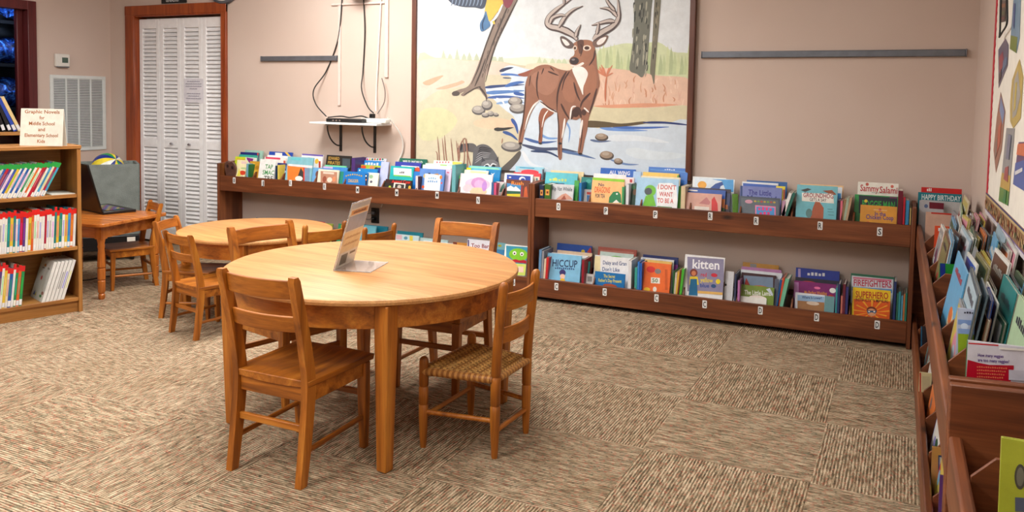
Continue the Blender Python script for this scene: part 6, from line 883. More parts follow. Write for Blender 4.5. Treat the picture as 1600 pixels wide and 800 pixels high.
('s',[(-1.762,1.502),(-1.785,1.531),(-1.797,1.546)],0.0092,0.0069,(206,130,100)),
('s',[(-1.762,1.502),(-1.794,1.523),(-1.812,1.534)],0.0092,0.0069,(206,130,100)),
('s',[(-1.762,1.502),(-1.786,1.553),(-1.799,1.582)],0.0092,0.0069,(206,130,100)),
('s',[(-1.762,1.502),(-1.752,1.541),(-1.742,1.563)],0.0092,0.0069,(206,130,100)),
('s',[(-1.762,1.502),(-1.735,1.519),(-1.714,1.527)],0.0092,0.0069,(206,130,100)),
('p',[(-2.98,2.096),(-2.673,2.084),(-2.668,2.011),(-2.697,1.979),(-2.758,1.99),(-2.845,1.996),(-2.907,2.01),(-2.961,2.037)],(62,72,92),1),
('s',[(-2.934,2.064),(-2.941,2.03),(-2.951,2.006)],0.0103,0.0069,(120,140,165)),
('s',[(-2.904,2.063),(-2.911,2.029),(-2.921,2.005)],0.0103,0.0069,(120,140,165)),
('s',[(-2.874,2.061),(-2.881,2.028),(-2.891,2.004)],0.0103,0.0069,(120,140,165)),
('s',[(-2.844,2.06),(-2.851,2.027),(-2.861,2.003)],0.0103,0.0069,(120,140,165)),
('s',[(-2.814,2.059),(-2.821,2.026),(-2.831,2.002)],0.0103,0.0069,(120,140,165)),
('s',[(-2.785,2.058),(-2.791,2.025),(-2.801,2.001)],0.0103,0.0069,(120,140,165)),
('s',[(-2.755,2.057),(-2.762,2.024),(-2.772,2.0)],0.0103,0.0069,(120,140,165)),
('s',[(-2.726,2.056),(-2.732,2.023),(-2.742,1.999)],0.0103,0.0069,(120,140,165)),
('s',[(-2.696,2.055),(-2.703,2.022),(-2.713,1.998)],0.0103,0.0069,(120,140,165)),
('p',[(-2.635,2.083),(-2.52,2.078),(-2.536,2.004),(-2.585,1.942),(-2.635,1.889),(-2.674,1.933),(-2.671,1.993)],(228,188,84),1),
('p',[(-2.667,1.963),(-2.646,1.902),(-2.632,1.871),(-2.638,1.849),(-2.699,1.818),(-2.714,1.87),(-2.687,1.918)],(78,120,164),1),
('s',[(-2.686,1.827),(-2.693,1.873),(-2.667,1.933)],0.0127,0.0092,(40,66,100)),
('p',[(-2.534,2.079),(-2.447,2.075),(-2.456,2.024),(-2.488,1.978),(-2.525,1.998)],(132,60,76),1),
('s',[(-2.612,1.898),(-2.597,1.867)],0.0219,0.0127,(232,190,80)),
('s',[(-2.536,2.004),(-2.585,1.915),(-2.627,1.886)],0.0173,0.0092,(240,240,240)),
('p',[(-2.883,0.975),(-2.848,1.011),(-2.759,1.021),(-2.724,0.997),(-2.741,0.959),(-2.808,0.962),(-2.868,0.951)],(96,94,96),1),
('s',[(-2.848,1.017),(-2.854,0.961)],0.0173,0.0127,(40,40,44)),
('s',[(-2.798,1.019),(-2.797,0.963)],0.0173,0.0127,(40,40,44)),
('p',[(-2.754,0.903),(-2.745,0.981),(-2.689,1.017),(-2.627,1.007),(-2.571,0.954),(-2.543,0.882),(-2.537,0.775),(-2.748,0.762)],(98,98,102),1),
('s',[(-2.733,0.9),(-2.68,0.94),(-2.616,0.946)],0.0103,0.0069,(54,54,60)),
('s',[(-2.726,0.921),(-2.68,0.954),(-2.611,0.955)],0.0103,0.0069,(54,54,60)),
('s',[(-2.72,0.941),(-2.68,0.968),(-2.606,0.965)],0.0103,0.0069,(54,54,60)),
('s',[(-2.713,0.962),(-2.68,0.982),(-2.601,0.974)],0.0103,0.0069,(54,54,60)),
('s',[(-2.706,0.982),(-2.68,0.996),(-2.596,0.984)],0.0103,0.0069,(54,54,60)),
('s',[(-2.74,0.878),(-2.679,0.918),(-2.626,0.927)],0.0092,0.0046,(150,150,154)),
('s',[(-2.733,0.899),(-2.679,0.932),(-2.621,0.937)],0.0092,0.0046,(150,150,154)),
('s',[(-2.726,0.919),(-2.68,0.946),(-2.616,0.946)],0.0092,0.0046,(150,150,154)),
('s',[(-2.72,0.94),(-2.68,0.96),(-2.611,0.955)],0.0092,0.0046,(150,150,154)),
('p',[(-2.687,0.856),(-2.674,0.894),(-2.632,0.908),(-2.577,0.908),(-2.549,0.881),(-2.552,0.82),(-2.683,0.813)],(120,120,124),1),
('p',[(-2.684,0.887),(-2.681,0.928),(-2.653,0.901)],(70,70,76),0),
('p',[(-2.574,0.905),(-2.55,0.937),(-2.55,0.894)],(70,70,76),0),
('s',[(-2.669,0.857),(-2.635,0.877),(-2.614,0.863),(-2.594,0.882),(-2.563,0.875)],0.0103,0.0092,(228,228,230)),
('e',[-2.642,0.861,0.014,0.01],(30,30,34)),
('e',[-2.587,0.866,0.014,0.009],(30,30,34)),
('s',[(-3.047,0.793),(-3.049,0.921),(-3.064,0.952)],0.0103,0.0069,(150,108,92)),
('s',[(-3.025,0.794),(-3.034,0.921),(-3.051,1.06)],0.0103,0.0069,(150,108,92)),
('s',[(-2.979,0.797),(-2.994,0.923),(-3.01,1.049)],0.0103,0.0069,(150,108,92)),
('s',[(-2.949,0.799),(-2.976,0.924),(-2.992,1.073)],0.0103,0.0069,(150,108,92)),
('s',[(-2.902,0.801),(-2.922,0.926),(-2.938,1.051)],0.0103,0.0069,(150,108,92)),
('s',[(-2.862,0.803),(-2.877,0.928),(-2.893,1.037)],0.0103,0.0069,(150,108,92)),
('s',[(-2.836,0.805),(-2.823,0.931),(-2.839,1.055)],0.0103,0.0069,(150,108,92)),
('s',[(-2.8,0.806),(-2.8,0.932),(-2.816,1.056)],0.0103,0.0069,(150,108,92)),
('s',[(-2.889,0.802),(-2.864,0.929),(-2.88,1.019)],0.0103,0.0069,(150,108,92)),
('s',[(-2.753,0.809),(-2.793,0.932),(-2.809,1.056)],0.0103,0.0069,(150,108,92)),
('s',[(-2.859,0.803),(-2.874,0.96),(-2.822,1.056),(-2.808,0.962)],0.0092,0.0069,(150,110,95)),
('s',[(-2.519,1.066),(-2.526,1.028)],0.0092,0.0046,(170,120,100)),
('p',[(-2.41,1.515),(-2.36,1.531),(-2.287,1.555),(-2.246,1.549),(-2.311,1.508),(-2.368,1.501)],(150,88,70),1),
('p',[(-2.176,1.279),(-2.221,1.282),(-2.246,1.218),(-2.238,1.136),(-2.243,1.054),(-2.217,1.053),(-2.212,1.137),(-2.194,1.203),(-2.131,1.255)],(150,92,70),1),
('p',[(-2.005,1.555),(-2.087,1.549),(-2.183,1.582),(-2.266,1.57),(-2.324,1.519),(-2.352,1.44),(-2.352,1.358),(-2.361,1.223),(-2.389,1.116),(-2.394,1.035),(-2.369,1.034),(-2.349,1.115),(-2.312,1.224),(-2.277,1.292),(-2.239,1.342),(-2.176,1.286),(-2.109,1.261),(-2.1,1.14),(-2.101,1.052),(-2.092,0.945),(-2.067,0.947),(-2.066,1.068),(-2.046,1.157),(-2.024,1.212),(-1.969,1.209),(-1.935,1.221),(-1.94,1.145),(-1.944,1.058),(-1.951,0.987),(-1.922,0.985),(-1.904,1.074),(-1.887,1.147),(-1.877,1.227),(-1.845,1.322),(-1.812,1.437),(-1.813,1.495),(-1.83,1.581),(-1.841,1.667),(-1.873,1.703),(-1.964,1.682)],(150,104,84),1),
('p',[(-2.31,1.493),(-2.246,1.545),(-2.166,1.555),(-2.102,1.523),(-2.116,1.435),(-2.178,1.375),(-2.26,1.404)],(164,118,98),1),
('p',[(-1.93,1.538),(-1.855,1.581),(-1.827,1.466),(-1.864,1.35),(-1.908,1.379)],(164,112,88),1),
('p',[(-2.085,1.464),(-2.023,1.508),(-1.974,1.436),(-1.988,1.334),(-2.051,1.347)],(162,112,90),1),
('p',[(-2.009,1.706),(-1.99,1.732),(-1.935,1.748),(-1.871,1.739),(-1.845,1.687),(-1.856,1.635),(-1.876,1.601),(-1.919,1.575),(-1.968,1.569),(-2.012,1.581),(-2.028,1.604),(-2.019,1.628),(-1.995,1.645),(-1.992,1.674)],(158,110,86),1),
('p',[(-2.005,1.558),(-1.937,1.569),(-1.893,1.529),(-1.904,1.477),(-1.922,1.431),(-1.923,1.378),(-1.943,1.419),(-1.972,1.477)],(240,236,232),1),
('e',[-1.991,1.607,0.033,0.025],(58,48,50)),
('e',[-1.999,1.616,0.013,0.007],(130,120,120)),
('p',[(-2.018,1.584),(-1.978,1.578),(-1.932,1.598),(-1.922,1.587),(-1.956,1.569),(-1.999,1.569)],(232,226,220),1),
('e',[-1.903,1.693,0.03,0.019],(226,210,194)),
('e',[-1.903,1.693,0.018,0.012],(70,44,36)),
('e',[-1.988,1.694,0.014,0.017],(222,206,190)),
('e',[-1.988,1.693,0.008,0.01],(70,44,36)),
('p',[(-1.972,1.74),(-1.935,1.748),(-1.925,1.725),(-1.934,1.682),(-1.951,1.653),(-1.965,1.689)],(96,66,56),1),
('s',[(-1.845,1.678),(-1.853,1.624),(-1.885,1.575)],0.0149,0.0092,(74,50,46)),
('s',[(-1.95,1.72),(-1.934,1.689),(-1.948,1.636)],0.0103,0.0069,(74,50,46)),
('p',[(-2.098,1.768),(-2.073,1.774),(-2.031,1.75),(-1.996,1.717),(-2.011,1.694),(-2.052,1.695),(-2.084,1.721)],(98,84,82),1),
('p',[(-2.085,1.756),(-2.053,1.747),(-2.027,1.718),(-2.056,1.712)],(232,228,226),1),
('p',[(-1.861,1.738),(-1.82,1.766),(-1.757,1.774),(-1.765,1.74),(-1.788,1.712),(-1.833,1.698),(-1.858,1.707)],(120,96,88),1),
('p',[(-1.834,1.729),(-1.807,1.755),(-1.768,1.763),(-1.789,1.726),(-1.824,1.712)],(232,228,226),1),
('s',[(-1.972,1.746),(-1.998,1.775),(-2.048,1.805),(-2.108,1.827),(-2.169,1.84),(-2.195,1.867),(-2.18,1.91),(-2.127,1.955),(-2.071,1.991),(-2.01,2.029)],0.0609,0.0253,(84,70,70)),
('s',[(-1.975,1.749),(-2.001,1.778),(-2.051,1.808),(-2.112,1.83),(-2.172,1.843),(-2.198,1.87),(-2.183,1.913),(-2.13,1.958),(-2.074,1.994),(-2.013,2.032)],0.0357,0.0138,(196,184,178)),
('s',[(-2.109,1.832),(-2.084,1.873),(-2.051,1.915),(-2.002,1.951),(-1.937,1.972)],0.046,0.0149,(84,70,70)),
('s',[(-2.112,1.835),(-2.087,1.876),(-2.054,1.918),(-2.005,1.954),(-1.94,1.975)],0.0253,0.0057,(196,184,178)),
('s',[(-2.173,1.857),(-2.154,1.898),(-2.095,1.916),(-2.057,1.907)],0.0379,0.0173,(84,70,70)),
('s',[(-2.176,1.86),(-2.158,1.901),(-2.098,1.919),(-2.06,1.91)],0.0195,0.0081,(196,184,178)),
('s',[(-1.985,1.766),(-1.974,1.805),(-1.95,1.849)],0.0425,0.0149,(84,70,70)),
('s',[(-1.988,1.769),(-1.977,1.808),(-1.953,1.852)],0.0219,0.0057,(196,184,178)),
('s',[(-2.071,1.988),(-2.072,2.046)],0.0276,0.0173,(84,70,70)),
('s',[(-2.074,1.991),(-2.076,2.049)],0.0115,0.0081,(196,184,178)),
('s',[(-1.859,1.744),(-1.832,1.772),(-1.784,1.8),(-1.725,1.833),(-1.691,1.874),(-1.686,1.933),(-1.698,2.032)],0.0609,0.0253,(84,70,70)),
('s',[(-1.862,1.747),(-1.835,1.775),(-1.787,1.803),(-1.728,1.835),(-1.694,1.877),(-1.689,1.936),(-1.701,2.035)],0.0357,0.0138,(196,184,178)),
('s',[(-1.711,1.863),(-1.756,1.867),(-1.816,1.855),(-1.873,1.842)],0.0425,0.0149,(84,70,70)),
('s',[(-1.714,1.866),(-1.759,1.87),(-1.819,1.857),(-1.876,1.845)],0.0219,0.0057,(196,184,178)),
('s',[(-1.697,1.894),(-1.728,1.931),(-1.767,1.95),(-1.818,1.954)],0.0403,0.0149,(84,70,70)),
('s',[(-1.7,1.897),(-1.731,1.934),(-1.77,1.953),(-1.821,1.957)],0.0207,0.0057,(196,184,178)),
('s',[(-1.713,1.934),(-1.75,1.975),(-1.781,2.021)],0.0333,0.0195,(84,70,70)),
('s',[(-1.716,1.937),(-1.753,1.977),(-1.784,2.024)],0.0161,0.0092,(196,184,178)),
('s',[(-1.835,1.781),(-1.827,1.821),(-1.822,1.86)],0.0379,0.0149,(84,70,70)),
('s',[(-1.838,1.784),(-1.83,1.824),(-1.825,1.863)],0.0195,0.0057,(196,184,178)),
('s',[(-2.253,1.537),(-2.264,1.463),(-2.259,1.389),(-2.245,1.344)],0.0149,0.0069,(74,50,46)),
('s',[(-2.214,1.558),(-2.23,1.515)],0.0127,0.0046,(74,50,46)),
('s',[(-2.166,1.567),(-2.134,1.537)],0.0103,0.0046,(74,50,46)),
('s',[(-2.045,1.537),(-2.085,1.464),(-2.108,1.376),(-2.109,1.266)],0.0195,0.0092,(74,50,46)),
('s',[(-2.023,1.537),(-2.06,1.479),(-2.077,1.406)],0.0127,0.0069,(74,50,46)),
('s',[(-1.991,1.465),(-1.97,1.392),(-1.941,1.335)],0.0149,0.0092,(74,50,46)),
('s',[(-1.871,1.393),(-1.925,1.335),(-1.94,1.291)],0.0195,0.0092,(74,50,46)),
('s',[(-1.826,1.423),(-1.849,1.336),(-1.877,1.249)],0.0149,0.0092,(74,50,46)),
('s',[(-2.081,1.318),(-2.049,1.259),(-2.016,1.213)],0.0173,0.0092,(74,50,46)),
('s',[(-2.008,1.214),(-1.986,1.261),(-1.955,1.283),(-1.932,1.226)],0.0379,0.0253,(74,50,46)),
('s',[(-2.106,1.258),(-2.093,1.141),(-2.086,0.963)],0.0103,0.0069,(74,50,46)),
('s',[(-2.349,1.433),(-2.35,1.328),(-2.364,1.192),(-2.387,1.056)],0.0127,0.0092,(74,50,46)),
('s',[(-2.182,1.537),(-2.101,1.508)],0.0149,0.0069,(74,50,46)),
('s',[(-2.311,1.508),(-2.322,1.433)],0.0103,0.0046,(74,50,46)),
('s',[(-2.235,1.33),(-2.176,1.289),(-2.106,1.258)],0.0173,0.0103,(74,50,46)),
('s',[(-1.922,1.204),(-1.926,1.087),(-1.939,0.992)],0.0092,0.0069,(74,50,46)),
('s',[(-2.239,1.196),(-2.231,1.062)],0.0103,0.0069,(74,50,46)),
('s',[(-2.242,1.336),(-2.287,1.296),(-2.325,1.223),(-2.349,1.133)],0.0149,0.0092,(236,230,226)),
('s',[(-2.235,1.324),(-2.17,1.278),(-2.109,1.252)],0.0103,0.0069,(236,230,226)),
('s',[(-2.176,1.269),(-2.204,1.226),(-2.219,1.152)],0.0103,0.0069,(236,230,226)),
('s',[(-2.051,1.218),(-2.059,1.142),(-2.07,1.082)],0.0173,0.0092,(236,230,226)),
('s',[(-1.923,1.21),(-1.933,1.146),(-1.938,1.087)],0.0195,0.0092,(236,230,226)),
('s',[(-2.013,1.208),(-2.002,1.29),(-1.971,1.302)],0.0127,0.0092,(236,230,226)),
('s',[(-1.915,1.294),(-1.878,1.263)],0.0127,0.0092,(236,230,226)),
('e',[-1.973,1.255,0.025,0.027],(70,46,42)),
('e',[-1.914,1.262,0.018,0.021],(80,54,48)),
('e',[-2.38,1.035,0.014,0.008],(50,42,44)),
('e',[-2.229,1.041,0.014,0.007],(50,42,44)),
('e',[-2.082,1.046,0.014,0.008],(50,42,44)),
('e',[-1.933,0.982,0.014,0.007],(50,42,44))]
BULL=[
('dark striped paper artwork at top of bulletin board',[([(4.068,1.799),(3.823,1.77),(3.796,1.684),(4.034,1.698)],(60,55,60)),([(4.024,1.777),(3.839,1.759),(3.832,1.743),(4.016,1.761)],(150,90,50)),([(4.008,1.744),(3.825,1.727),(3.818,1.711),(4.001,1.727)],(80,95,60)),([(3.996,1.716),(3.815,1.703),(3.811,1.696),(3.992,1.708)],(130,50,60))]),
('purple and red kite shaped artwork on bulletin board',[([(4.017,1.584),(3.776,1.614),(3.661,1.582),(3.648,1.503),(3.93,1.421)],(105,100,125)),([(3.966,1.549),(3.84,1.568),(3.774,1.514),(3.912,1.481)],(165,60,80)),([(3.801,1.528),(3.683,1.539),(3.67,1.509),(3.822,1.477)],(90,120,160)),([(3.931,1.473),(3.852,1.497),(3.838,1.465),(3.917,1.441)],(60,50,60))]),
('tall diamond artwork in orange and blue on bulletin board',[([(3.843,1.404),(3.65,1.325),(3.707,1.175),(3.862,1.075),(3.999,1.16),(3.942,1.296)],(165,110,90)),([(3.825,1.388),(3.67,1.325),(3.71,1.274),(3.844,1.331)],(120,150,200)),([(3.855,1.258),(3.757,1.286),(3.761,1.197),(3.853,1.154)],(200,90,60)),([(3.94,1.19),(3.86,1.219),(3.853,1.154),(3.909,1.125)],(150,120,110))]),
('long strip artwork with grey swirls and yellow-green foot',[([(3.584,1.265),(3.342,1.269),(3.41,0.989),(3.703,0.976)],(150,155,160)),([(3.649,1.091),(3.384,1.099),(3.395,1.041),(3.686,1.033)],(205,170,70)),([(3.686,1.033),(3.395,1.041),(3.41,0.989),(3.703,0.976)],(90,150,60)),([(3.54,1.118),(3.451,1.129),(3.445,1.071),(3.579,1.072)],(170,60,70)),([(3.499,1.244),(3.408,1.242),(3.442,1.153),(3.536,1.152)],(110,120,150)),([(3.525,1.038),(3.45,1.04),(3.467,0.992),(3.563,0.989)],(40,130,60))]),
('green and blue artwork at top right of bulletin board',[([(3.578,1.742),(3.368,1.728),(3.343,1.582),(3.407,1.535),(3.606,1.563),(3.595,1.649)],(120,160,190)),([(3.598,1.613),(3.396,1.591),(3.407,1.535),(3.606,1.563)],(120,140,50)),([(3.554,1.727),(3.499,1.721),(3.496,1.628),(3.538,1.644)],(70,90,150))]),
('yellow oval artwork with grey swirls on bulletin board',[([(3.315,1.51),(3.401,1.478),(3.491,1.442),(3.512,1.361),(3.482,1.291),(3.384,1.268),(3.204,1.306),(3.197,1.445)],(205,180,90)),([(3.332,1.471),(3.42,1.44),(3.439,1.361),(3.416,1.303),(3.319,1.316),(3.233,1.381)],(175,175,170)),([(3.381,1.428),(3.332,1.431),(3.344,1.338),(3.391,1.326)],(210,190,80))]),
('purple,blue and orange artwork low on bulletin board',[([(3.219,1.226),(3.059,1.233),(3.001,1.079),(3.305,1.076)],(90,50,110)),([(3.27,1.152),(3.038,1.177),(3.001,1.079),(3.305,1.076)],(40,90,180)),([(3.232,1.219),(3.057,1.229),(3.042,1.187),(3.249,1.182)],(225,110,60)),([(3.258,1.124),(3.084,1.149),(3.08,1.137),(3.253,1.111)],(235,238,245))])]
CORD=[
(3.835,1.797),
(3.822,1.719),
(3.809,1.642),
(3.822,1.623)]
CORD2=[
(3.627,1.771),
(3.586,1.695),
(3.587,1.653),
(3.724,1.635),
(3.822,1.623)]
LIGHTS=[(-3.5,3.9,34),(-2.0,3.2,16),(-5.0,2.2,13),(-2.6,0.6,26),(-0.7,1.2,5),(-4.6,0.0,18),(-2.4,-2.0,14)]
CHAIRS=[(-1.955,2.375,90,'wooden slat-back chair in front of the near round table,seen from behind',1.0),(-1.91,3.32,-88,'wooden chair on far side of the near table facing the camera',1.0),(-2.455,2.9,-14,'wooden slat-back chair tucked at left side of the near table',1.0),(-3.5,3.43,78,'low wooden chair front left of the far table,seat showing',0.79),(-3.83,3.65,20,'leftmost low wooden chair of the far table,beside computer desk',0.79),(-4.82,3.97,245,'wooden chair pulled up under the computer desk',0.78)]
RUSH=[(-1.45,2.82,178,'rush-seat chair with round-topped posts at right of near table',1.0),(-3.07,3.79,158,'round-post chair at right of far table,between the tables',0.93),(-2.9,4.06,168,'round-post chair behind the sign holder near wall outlet',0.87)]
SIGNROT=0.25
DESK=(-5.4,-4.6,3.5,4.13,0.5)
DESKROT=0.15
LAPTOP=(-5.117,3.909,-0.25)
CART=(-6.18,-5.5,4.27,4.67)
CARTROT=0.95
TOY=(-5.8,4.6)
BCASE=(-4.47,3.36,1.25,1.1,0.3,1.02)
SHELFZ=(0.09,0.405,0.725)
X1A=-0.2
X1B=-0.035
X1C=-0.33
X1D=-0.12
SIGN=(-4.56,3.17,0.45)
SGH=0.22
BSH=(-5.75,3.9)
BSR=1.3
SKIP={0:(0,1,2,3,4,5,6,7),1:(0,1,2,3,4,5),4:(0,1,2,3,4,5),7:(0,1,2,3,4,5,6)}
EXPO=0.7

# ------------------------------------------------------------------ the room
XL, XR, YB, YFR, HC = -6.527, .384, 5.22, -3.2, 2.72
def struct(name, mb, m, **k):
    o = mb.build(name, m, **k); o['kind'] = 'structure'; return o
struct('floor', MB().box((XL-.1, YFR-.1, -.1), (XR+.1, YB+.1, 0)), 'carpet_tiles', smooth=0)
struct('ceiling', MB().box((XL-.1, YFR-.1, HC), (XR+.1, YB+.1, HC+.1)), 'ceiling_paint', smooth=0)
DX0, DX1, DZ1 = -6.205, -5.16, 2.03
w = MB().box((XL-.1, YB, 0), (DX0, YB+.12, HC)).box((DX1, YB, 0), (XR+.1, YB+.12, HC)).box((DX0, YB, DZ1), (DX1, YB+.12, HC))
struct('wall_back', w, 'wall_paint', smooth=0)
struct('wall_right', MB().box((XR, YFR-.1, 0), (XR+.1, YB, HC)), 'wall_paint', smooth=0)
WY0, WY1, WZ0, WZ1 = 3.35, 4.45, .85, 2.03
w = MB().box((XL-.1, YFR, 0), (XL, WY0, HC)).box((XL-.1, WY1, 0), (XL, YB, HC)).box((XL-.1, WY0, 0), (XL, WY1, WZ0)).box((XL-.1, WY0, WZ1), (XL, WY1, HC))
struct('wall_left', w, 'wall_paint', smooth=0)
struct('wall_front', MB().box((XL-.1, YFR-.1, 0), (XR+.1, YFR, HC)), 'front_paint', smooth=0)
struct('baseboard_back', MB().box((DX1+.07, YB-.012, 0), (-4.99, YB, .09)), 'casing_wood_x', bevel=.003)
struct('baseboard_left', MB().box((XL, YFR, 0), (XL+.012, YB, .09)), 'mahogany_wood', bevel=.003)
# window in the left wall with its mahogany frame, glass and the dark room behind
wn_ = MB(); F_ = .055
for a, b in (((XL-.1, WY0-.02, WZ0-.02), (XL+.018, WY0+F_, WZ1+F_)), ((XL-.1, WY1-.02, WZ0-.02), (XL+.018, WY1+F_, WZ1+F_)), ((XL-.1, WY0, WZ1-.02), (XL+.016, WY1, WZ1+F_)), ((XL-.1, WY0, WZ0-.04), (XL+.03, WY1, WZ0+.03))): wn_.box(a, b)
wn_.box((XL-.09, WY1-.07, WZ0), (XL-.05, WY1-.02, WZ1))
win = struct('window_1', wn_, 'mahogany_wood', bevel=.004)
g = MB().box((XL-.075, WY0+.05, WZ0), (XL-.07, WY1-.03, WZ1)).build('window_pane', 'window_glass', win, smooth=0)
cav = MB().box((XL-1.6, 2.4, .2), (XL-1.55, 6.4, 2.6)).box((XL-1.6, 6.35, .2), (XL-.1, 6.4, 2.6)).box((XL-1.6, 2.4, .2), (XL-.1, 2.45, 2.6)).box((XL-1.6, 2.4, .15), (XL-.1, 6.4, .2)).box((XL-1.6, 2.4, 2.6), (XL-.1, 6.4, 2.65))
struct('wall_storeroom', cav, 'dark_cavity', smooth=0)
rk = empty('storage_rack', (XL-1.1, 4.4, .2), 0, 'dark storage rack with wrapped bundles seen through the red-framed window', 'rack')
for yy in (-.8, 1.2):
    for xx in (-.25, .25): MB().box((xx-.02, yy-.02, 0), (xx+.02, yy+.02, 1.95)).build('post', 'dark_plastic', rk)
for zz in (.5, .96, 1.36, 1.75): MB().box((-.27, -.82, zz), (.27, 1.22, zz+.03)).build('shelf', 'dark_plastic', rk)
rng = random.Random(3)
def bundle(y, z, w, h, lab):
    mb = MB(); n = 10; secs = []
    for i in range(n+1):
        t = i/n; yy = -w/2+w*t; r = h/2*(.55+.45*math.sin(PI*min(max(t, .06), .94)))
        secs.append([(.2*math.cos(a)*(1+rng.uniform(-.12, .12)), yy, h/2+r*math.sin(a)*(1+rng.uniform(-.1, .1))) for a in [2*PI*k/14 for k in range(14)]])
    o = mb.loft(secs).build('wrapped_bundle', 'blue_film', smooth=50, loc=(XL-1.08, y, z)); tag(o, lab, 'bundle', 'blue wrapped bundles')
bundle(4.95, 1.591, .6, .26, 'blue plastic wrapped bundle on the second shelf seen through window')
bundle(4.95, 1.191, .62, .28, 'blue plastic wrapped bundle on the third shelf seen through window')
bundle(5.25, 1.981, .5, .3, 'blue plastic wrapped bundle on the top shelf seen through window')
# closet: louvred bifold doors with orange-brown casing
cs = MB()
CW = .085
cs.box((DX0-CW-.02, YB-.022, 0), (DX0, YB+.0, DZ1+CW)).box((DX1, YB-.022, 0), (DX1+CW*.6, YB, DZ1+CW)).box((DX0-CW-.02, YB-.024, DZ1), (DX1+CW*.6, YB, DZ1+CW))
cs.box((DX0-.001, YB-.02, 0), (DX0+.012, YB+.12, DZ1)).box((DX1-.012, YB-.02, 0), (DX1+.001, YB+.12, DZ1)).box((DX0, YB-.02, DZ1-.012), (DX1, YB+.12, DZ1+.001))
dr = struct('door_1', cs, 'casing_wood', bevel=.004)
struct('wall_closet', MB().box((DX0-.2, YB+.6, 0), (DX1+.2, YB+.65, 2.4)).box((DX0-.2, YB+.12, 0), (DX0-.15, YB+.65, 2.4)).box((DX1+.15, YB+.12, 0), (DX1+.2, YB+.65, 2.4)).box((DX0-.2, YB+.12, 2.4), (DX1+.2, YB+.65, 2.45)).box((DX0-.2, YB+.12, -.05), (DX1+.2, YB+.65, 0)), 'wall_paint', smooth=0)
PW = (DX1-DX0-.03)/4
for k in range(4):
    x0 = DX0+.015+k*PW+.002; x1 = x0+PW-.004; st = .042; y0, y1 = YB+.03, YB+.058
    m = MB().box((x0, y0, .02), (x0+st, y1, DZ1-.03)).box((x1-st, y0, .02), (x1, y1, DZ1-.03))
    for za, zb in ((.02, .14), (.86, .93), (DZ1-.115, DZ1-.03)): m.box((x0+st, y0, za), (x1-st, y1, zb))
    pn = m.build('louver_panel', 'louver_paint', dr, bevel=.003)
    m = MB()
    for za, zb in ((.14, .86), (.93, DZ1-.115)):
        n = int((zb-za)/.0345)
        for i in range(n):
            z = za+(i+.5)*(zb-za)/n
            m.add([(x0+st, y0+.003, z-.017), (x1-st, y0+.003, z-.017), (x1-st, y1-.003, z+.014), (x0+st, y1-.003, z+.014), (x0+st, y0+.003, z-.010), (x1-st, y0+.003, z-.010), (x1-st, y1-.003, z+.021), (x0+st, y1-.003, z+.021)],
                  [(0,3,2,1),(4,5,6,7),(0,1,5,4),(1,2,6,5),(2,3,7,6),(3,0,4,7)])
    m.build('louver_slats', 'louver_paint', pn, smooth=0)
    if k in (1, 2): MB().lathe([(0, .009), (.01, .007), (.018, .012), (.026, .009)], seg=12).build('knob', 'chrome', pn, loc=((x0+x1)/2+(.02 if k == 1 else -.02), y0, .90), rot=(PI/2, 0, 0))
# notice taped on the door
m = MB(); m.box((-.115, -.001, -.105), (.115, .0005, .105), (232, 230, 238))
xf = lambda u, v, z: (u, -z, v)
for i, wd in enumerate((.15, .19, .19, .09, 0, .16, .13, .18)):
    if wd: put_text(m, '~', (-wd/2, .075-i*.021), (wd/2, .075-i*.021), .008, (130, 126, 150), .0022, xf=xf)
tag(m.build('paper_notice', 'printed_matte', loc=(-5.53, YB+.0275, 1.37)), 'white paper notice with small print taped to the louvred door', 'notice')
# sign over the door (its lower edge shows)
m = MB().box((-.145, -.012, 0), (.145, 0, .16), (28, 26, 26))
put_text(m, 'GENEALOGY', (-.09, .012), (.07, .012), .03, (232, 230, 228), .0128, xf=xf)
tag(m.build('door_sign', 'printed_matte', loc=(-5.717, YB-.001, 2.125)), 'small black sign with white capitals on wall above the louvred door', 'sign')
# grey round fixture at top edge
t = empty('wall_clock', (-5.14, YB-.03, 2.29), 0, 'round grey disc fixture on wall above right end of door casing', 'clock')
MB().lathe([(0, .19), (.012, .2), (.03, .19), (.034, .17)], seg=40).build('case', 'grey_metal', t, rot=(PI/2, 0, 0), loc=(0, .03, 0))
MB().lathe([(0, .17), (.002, .168)], seg=40).build('dial', 'white_plastic', t, rot=(PI/2, 0, 0), loc=(0, -.003, 0))
# ceiling lights
def ceil_light(x, y, e, sx=.6, sy=1.2):
    t = empty('ceiling_light', (x, y, HC), 0, 'recessed fluorescent ceiling panel %s' % ('above the reading tables' if y > 1.5 else 'behind the camera'), 'light', 'fluorescent ceiling panels')
    m = MB()
    for a, b in (((-sx/2-.03, -sy/2-.03), (sx/2+.03, -sy/2)), ((-sx/2-.03, sy/2), (sx/2+.03, sy/2+.03)), ((-sx/2-.03, -sy/2), (-sx/2, sy/2)), ((sx/2, -sy/2), (sx/2+.03, sy/2))): m.box((*a, -.03), (*b, -.001))
    m.build('frame', 'white_metal', t)
    MB().box((-sx/2, -sy/2, -.02), (sx/2, sy/2, -.015)).build('diffuser', 'lamp_diffuser', t, smooth=0)
    l = bpy.data.lights.new('panel_light', 'AREA'); l.shape = 'RECTANGLE'; l.size = sx*.95; l.size_y = sy*.95; l.energy = e; l.color = (1., .97, .925)
    o = bpy.data.objects.new('panel_light', l); col.objects.link(o); o.location = (x, y, HC-.05)
for x, y, e in LIGHTS: ceil_light(x, y, e)
